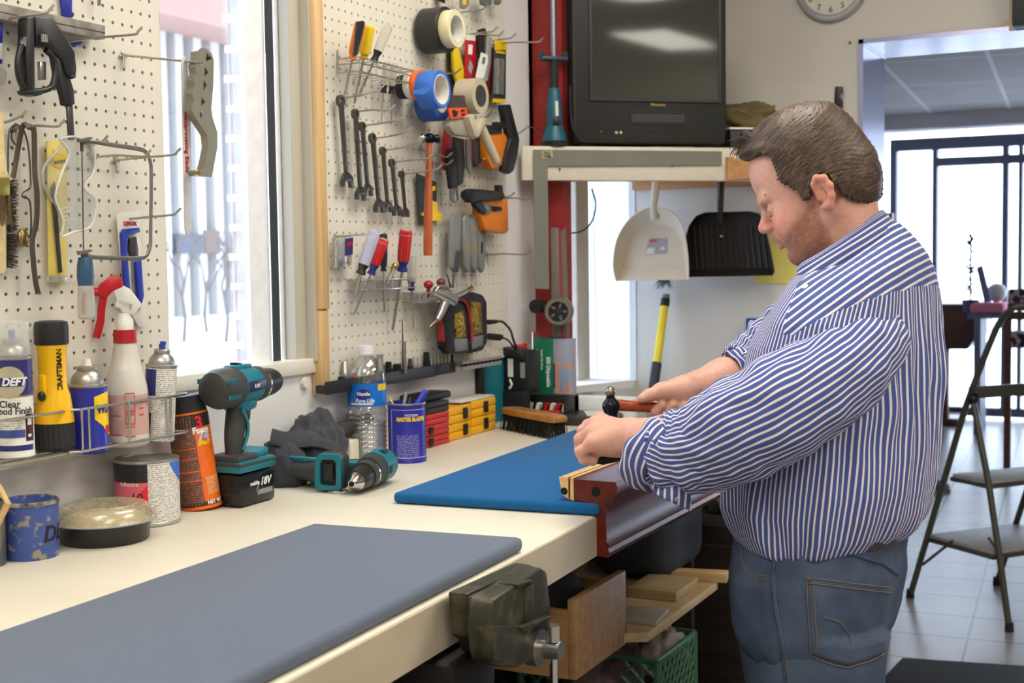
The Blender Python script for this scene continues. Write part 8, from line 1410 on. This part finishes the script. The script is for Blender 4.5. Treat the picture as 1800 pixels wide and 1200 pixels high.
for q in (fp[0], rear[-1]):
    for s_ in (0, 1): a = q+ww*s_; b = MB(); b.cyl(V((a.x, a.y, 0.0005)), V((a.x, a.y, .035)), .017, .015, n=14); b.build('rubber_foot', BLKR, t)
for (a_, e_, nm) in (((1632, 946), (1746, 938), 'lower_step'), ((1674, 840), (1738, 852), 'upper_step')):
    a, e = SP(*a_), SP(*e_); e.z = a.z; b = MB(); b.ext([a+V((0, 0, 0)), e+V((0, 0, 0)), e+ww, a+ww], (0, 0, .018), bev=.003); b.build(nm, STL, t); b = MB(); b.tube([a+V((0, 0, -.004)), e+V((0, 0, -.004)), e+ww, a+ww], .010, 8, closed=True); b.build(nm+'_rim', ST, t)
for s_ in (0, 1): b = MB(); b.tube([SP(1675, 950)+ww*s_, SP(1622, 992)+ww*s_], .006, 8); b.tube([SP(1738, 945)+ww*s_, SP(1750, 962)+ww*s_], .006, 8); b.build('brace', ST, t)
b = MB(); q = SP(1706, 690); b.tube([q, q+ww], .011, 8); b.box(q+ww*.5+V((0, 0, .0)), (ww.length, .03, .045), (0, 0, math.atan2(ww.y, ww.x)), bev=.004); b.build('cross_bar', ST, t); b = MB(); b.sph(SP(1711, 700), .022, 10); b.build('hinge', BLK, t)
b = MB(); a = PZ(1585, 1162, 0); b.ext([PZ(1586, 1161, .0005), PZ(1800, 1168, .0005)+V((.25, 0, 0)), V((1.5, 3.75, .0005)), V((.78, 3.80, .0005))], (0, 0, .012), bev=.003); tag(b.build('floor_mat', mat('black_mat', (26, 26, 28), .8, bump=.3, bscale=200)), 'black rubber floor mat at the right edge of the floor', 'mat')
# desk with rounded apron, stool with flowered seat, window bench things
BRW = wood('brown_desk_wood', (98, 58, 44), (80, 46, 36), (3, 30, 30), .4, .2); YT = PZ(1662, 748, 0).y
def FP(px, py, dy_=0): return PY(px, py, YT+dy_)
t = T('wooden_table', 'brown wooden table with a deep apron in the bright shop room', 'table', FP(1660, 748)); b = MB(); b.ext([FP(1560, 534), FP(1712, 534), FP(1722, 540), FP(1722, 590), FP(1712, 598), FP(1700, 614), FP(1560, 614)], (0, .9, 0), bev=.01); b.build('apron', BRW, t); b = MB(); b.bb((FP(1650, 700).x, YT+.03, .02), (FP(1665, 700).x, YT+.13, FP(1650, 614).z)); b.build('leg', wood('red_brown_wood', (120, 66, 50), (104, 54, 42)), t); b = MB(); b.bb((FP(1580, 700).x, YT+.03, .0), (FP(1645, 700).x, YT+.5, FP(1650, 614).z)); b.build('pedestal', wood('dark_red_wood', (64, 34, 30), (52, 28, 26)), t); b = MB(); b.bb((FP(1645, 745).x, YT-.02, .0), (FP(1684, 745).x, YT+.5, .06), bev=.01); b.build('foot_rail', BRW, t); b = MB(); c = FP(1652, 562, -.01); b.cyl(c, c+V((.03, -.02, 0)), .008); b.build('lock', CHROME, t)
YC2 = 8.6
def CP(px, py, dy_=0): return PY(px, py, YC2+dy_)
FLO = mat('floral_cloth', (58, 44, 54), .85, col2=(214, 190, 190), mix=(.5, .56), scale=28, det=1); t = T('bar_stool', 'tall wooden stool with flowered back and seat at the right edge of the shop', 'stool', CP(1790, 736)); b = MB(); b.ext([CP(1772, 508), CP(1860, 506), CP(1860, 548), CP(1770, 546)], (0, .05, 0), bev=.012); b.build('backrest', FLO, t); b = MB(); b.ext([CP(1766, 586), CP(1862, 588), CP(1862, 612), CP(1766, 612)], (0, .42, 0), bev=.02); b.build('seat', FLO, t)
SWD = wood('stool_wood', (110, 66, 54), (92, 54, 46))
for dx_, dy_ in ((1766, 0), (1766, .38), (1856, 0), (1856, .38)): b = MB(); a = CP(dx_, 545 if dy_ == 0 else 612, dy_); b.bb((a.x-.0, YC2+dy_, 0.0005), (a.x+.04, YC2+dy_+.04, a.z)); b.build('leg', SWD, t)
for py in (556, 690): a, e = CP(1766, py), CP(1862, py); b = MB(); b.bb((a.x, YC2-.005, a.z-.02), (e.x, YC2+.03, a.z+.03)); b.build('rail', SWD, t)
YB_ = 10.6
def BP(px, py, dy_=0): return PY(px, py, YB_+dy_)
t = T('window_bench', 'low bench with a pink cushion under the far shop window', 'bench', BP(1740, 560)); b = MB(); b.ext([BP(1700, 552), BP(1830, 552), BP(1830, 560), BP(1700, 560)], (0, .4, 0)); b.build('seat_board', FRD, t); b = MB(); b.ext([BP(1705, 533), BP(1764, 533), BP(1764, 551), BP(1705, 551)], (0, .38, 0), bev=.02); b.build('cushion', mat('pink_cushion', (226, 130, 150), .8), t)
for px in (1712, 1820): b = MB(); a = BP(px, 560); b.bb((a.x, YB_, 0.0005), (a.x+.05, YB_+.38, a.z)); b.build('leg', FRD, t)
t = T('potted_plant', 'slim dark potted plant on the bench before the shop window', 'plant', BP(1706, 530, .2)); b = MB(); random.seed(8)
zb0, zt0 = BP(1706, 520, .2).z, BP(1706, 412, .2).z; c = BP(1706, 520, .2); b.cyl(V((c.x, c.y, zb0-.05)), V((c.x, c.y, zt0)), .008, n=8)
for k in range(60): z = random.uniform(zb0, zt0); a = random.uniform(0, 2*PI); l = random.uniform(.03, .08); p = V((c.x, c.y, z)); e = p+V((math.cos(a)*l, math.sin(a)*l, random.uniform(-.02, .05))); m_ = (p+e)/2+V((0, 0, .012)); s_ = V((-math.sin(a), math.cos(a), 0))*.014; b.add([p, m_+s_, e, m_-s_], [[0, 1, 2, 3]])
b.build('foliage', mat('dark_leaf', (70, 66, 96), .6), t); a = BP(1706, 522, .2); MB().lathe([(.001, 0), (.05, 0), (.065, .10), (.06, .10), (.045, .02)], (a.x, a.y, BP(1706, 551).z), 20, cap=False).build('pot', mat('plum_pot', (84, 76, 110), .5), t)
b = MB(); b.ext([BP(1716, 470, .1), BP(1726, 466, .1), BP(1742, 530, .05), BP(1730, 532, .05)], (0, .05, 0)); tag(b.build('leaning_slab', mat('slate_slab', (110, 118, 150), .6)), 'slate blue slab leaning on the far shop window', 'slab')
b = MB(); c = BP(1752, 514, .2); b.sph(c, .075, 20); tag(b.build('paper_lantern', WHT), 'round white paper globe on the pink cushion bench', 'globe')
# floor bits behind the man
p = PZ(1640, 862, 0); t = T('slipper', 'pale shoe with blue trim on the floor behind the man', 'shoe', p); b = MB(); b.tube([p+V((-.10, .05, .025)), p+V((-.03, .02, .035)), p+V((.05, 0, .03)), p+V((.09, -.01, .022))], [.022, .034, .036, .02], 12, flat=(1.2, .8)); b.build('upper', mat('shoe_grey', (120, 130, 160), .7), t); b = MB(); b.tube([p+V((-.11, .05, .010)), p+V((.0, .01, .010)), p+V((.10, -.012, .010))], [.022, .036, .024], 12, flat=(1.3, .28)); b.build('sole', mat('sole_cream', (210, 200, 160), .6), t)
tag(MB().tube(smooth([PZ(1628, 790, .01), PZ(1645, 800, .01), PZ(1655, 770, .06), PZ(1652, 745, .15), PZ(1640, 735, .2)], 5), .008, 8).build('floor_cable', BLKR), 'black cable looping over the floor beside the brown table', 'cable')
p = PZ(1553, 1140, 0); tag(MB().bb((p.x-.04, p.y+.1, 0.0005), (p.x+.0, p.y+.14, .32)).build('wood_post', wood('red_brown_wood', (0, 0, 0), (0, 0, 0))), 'short brown wooden post behind the legs of the man', 'post')
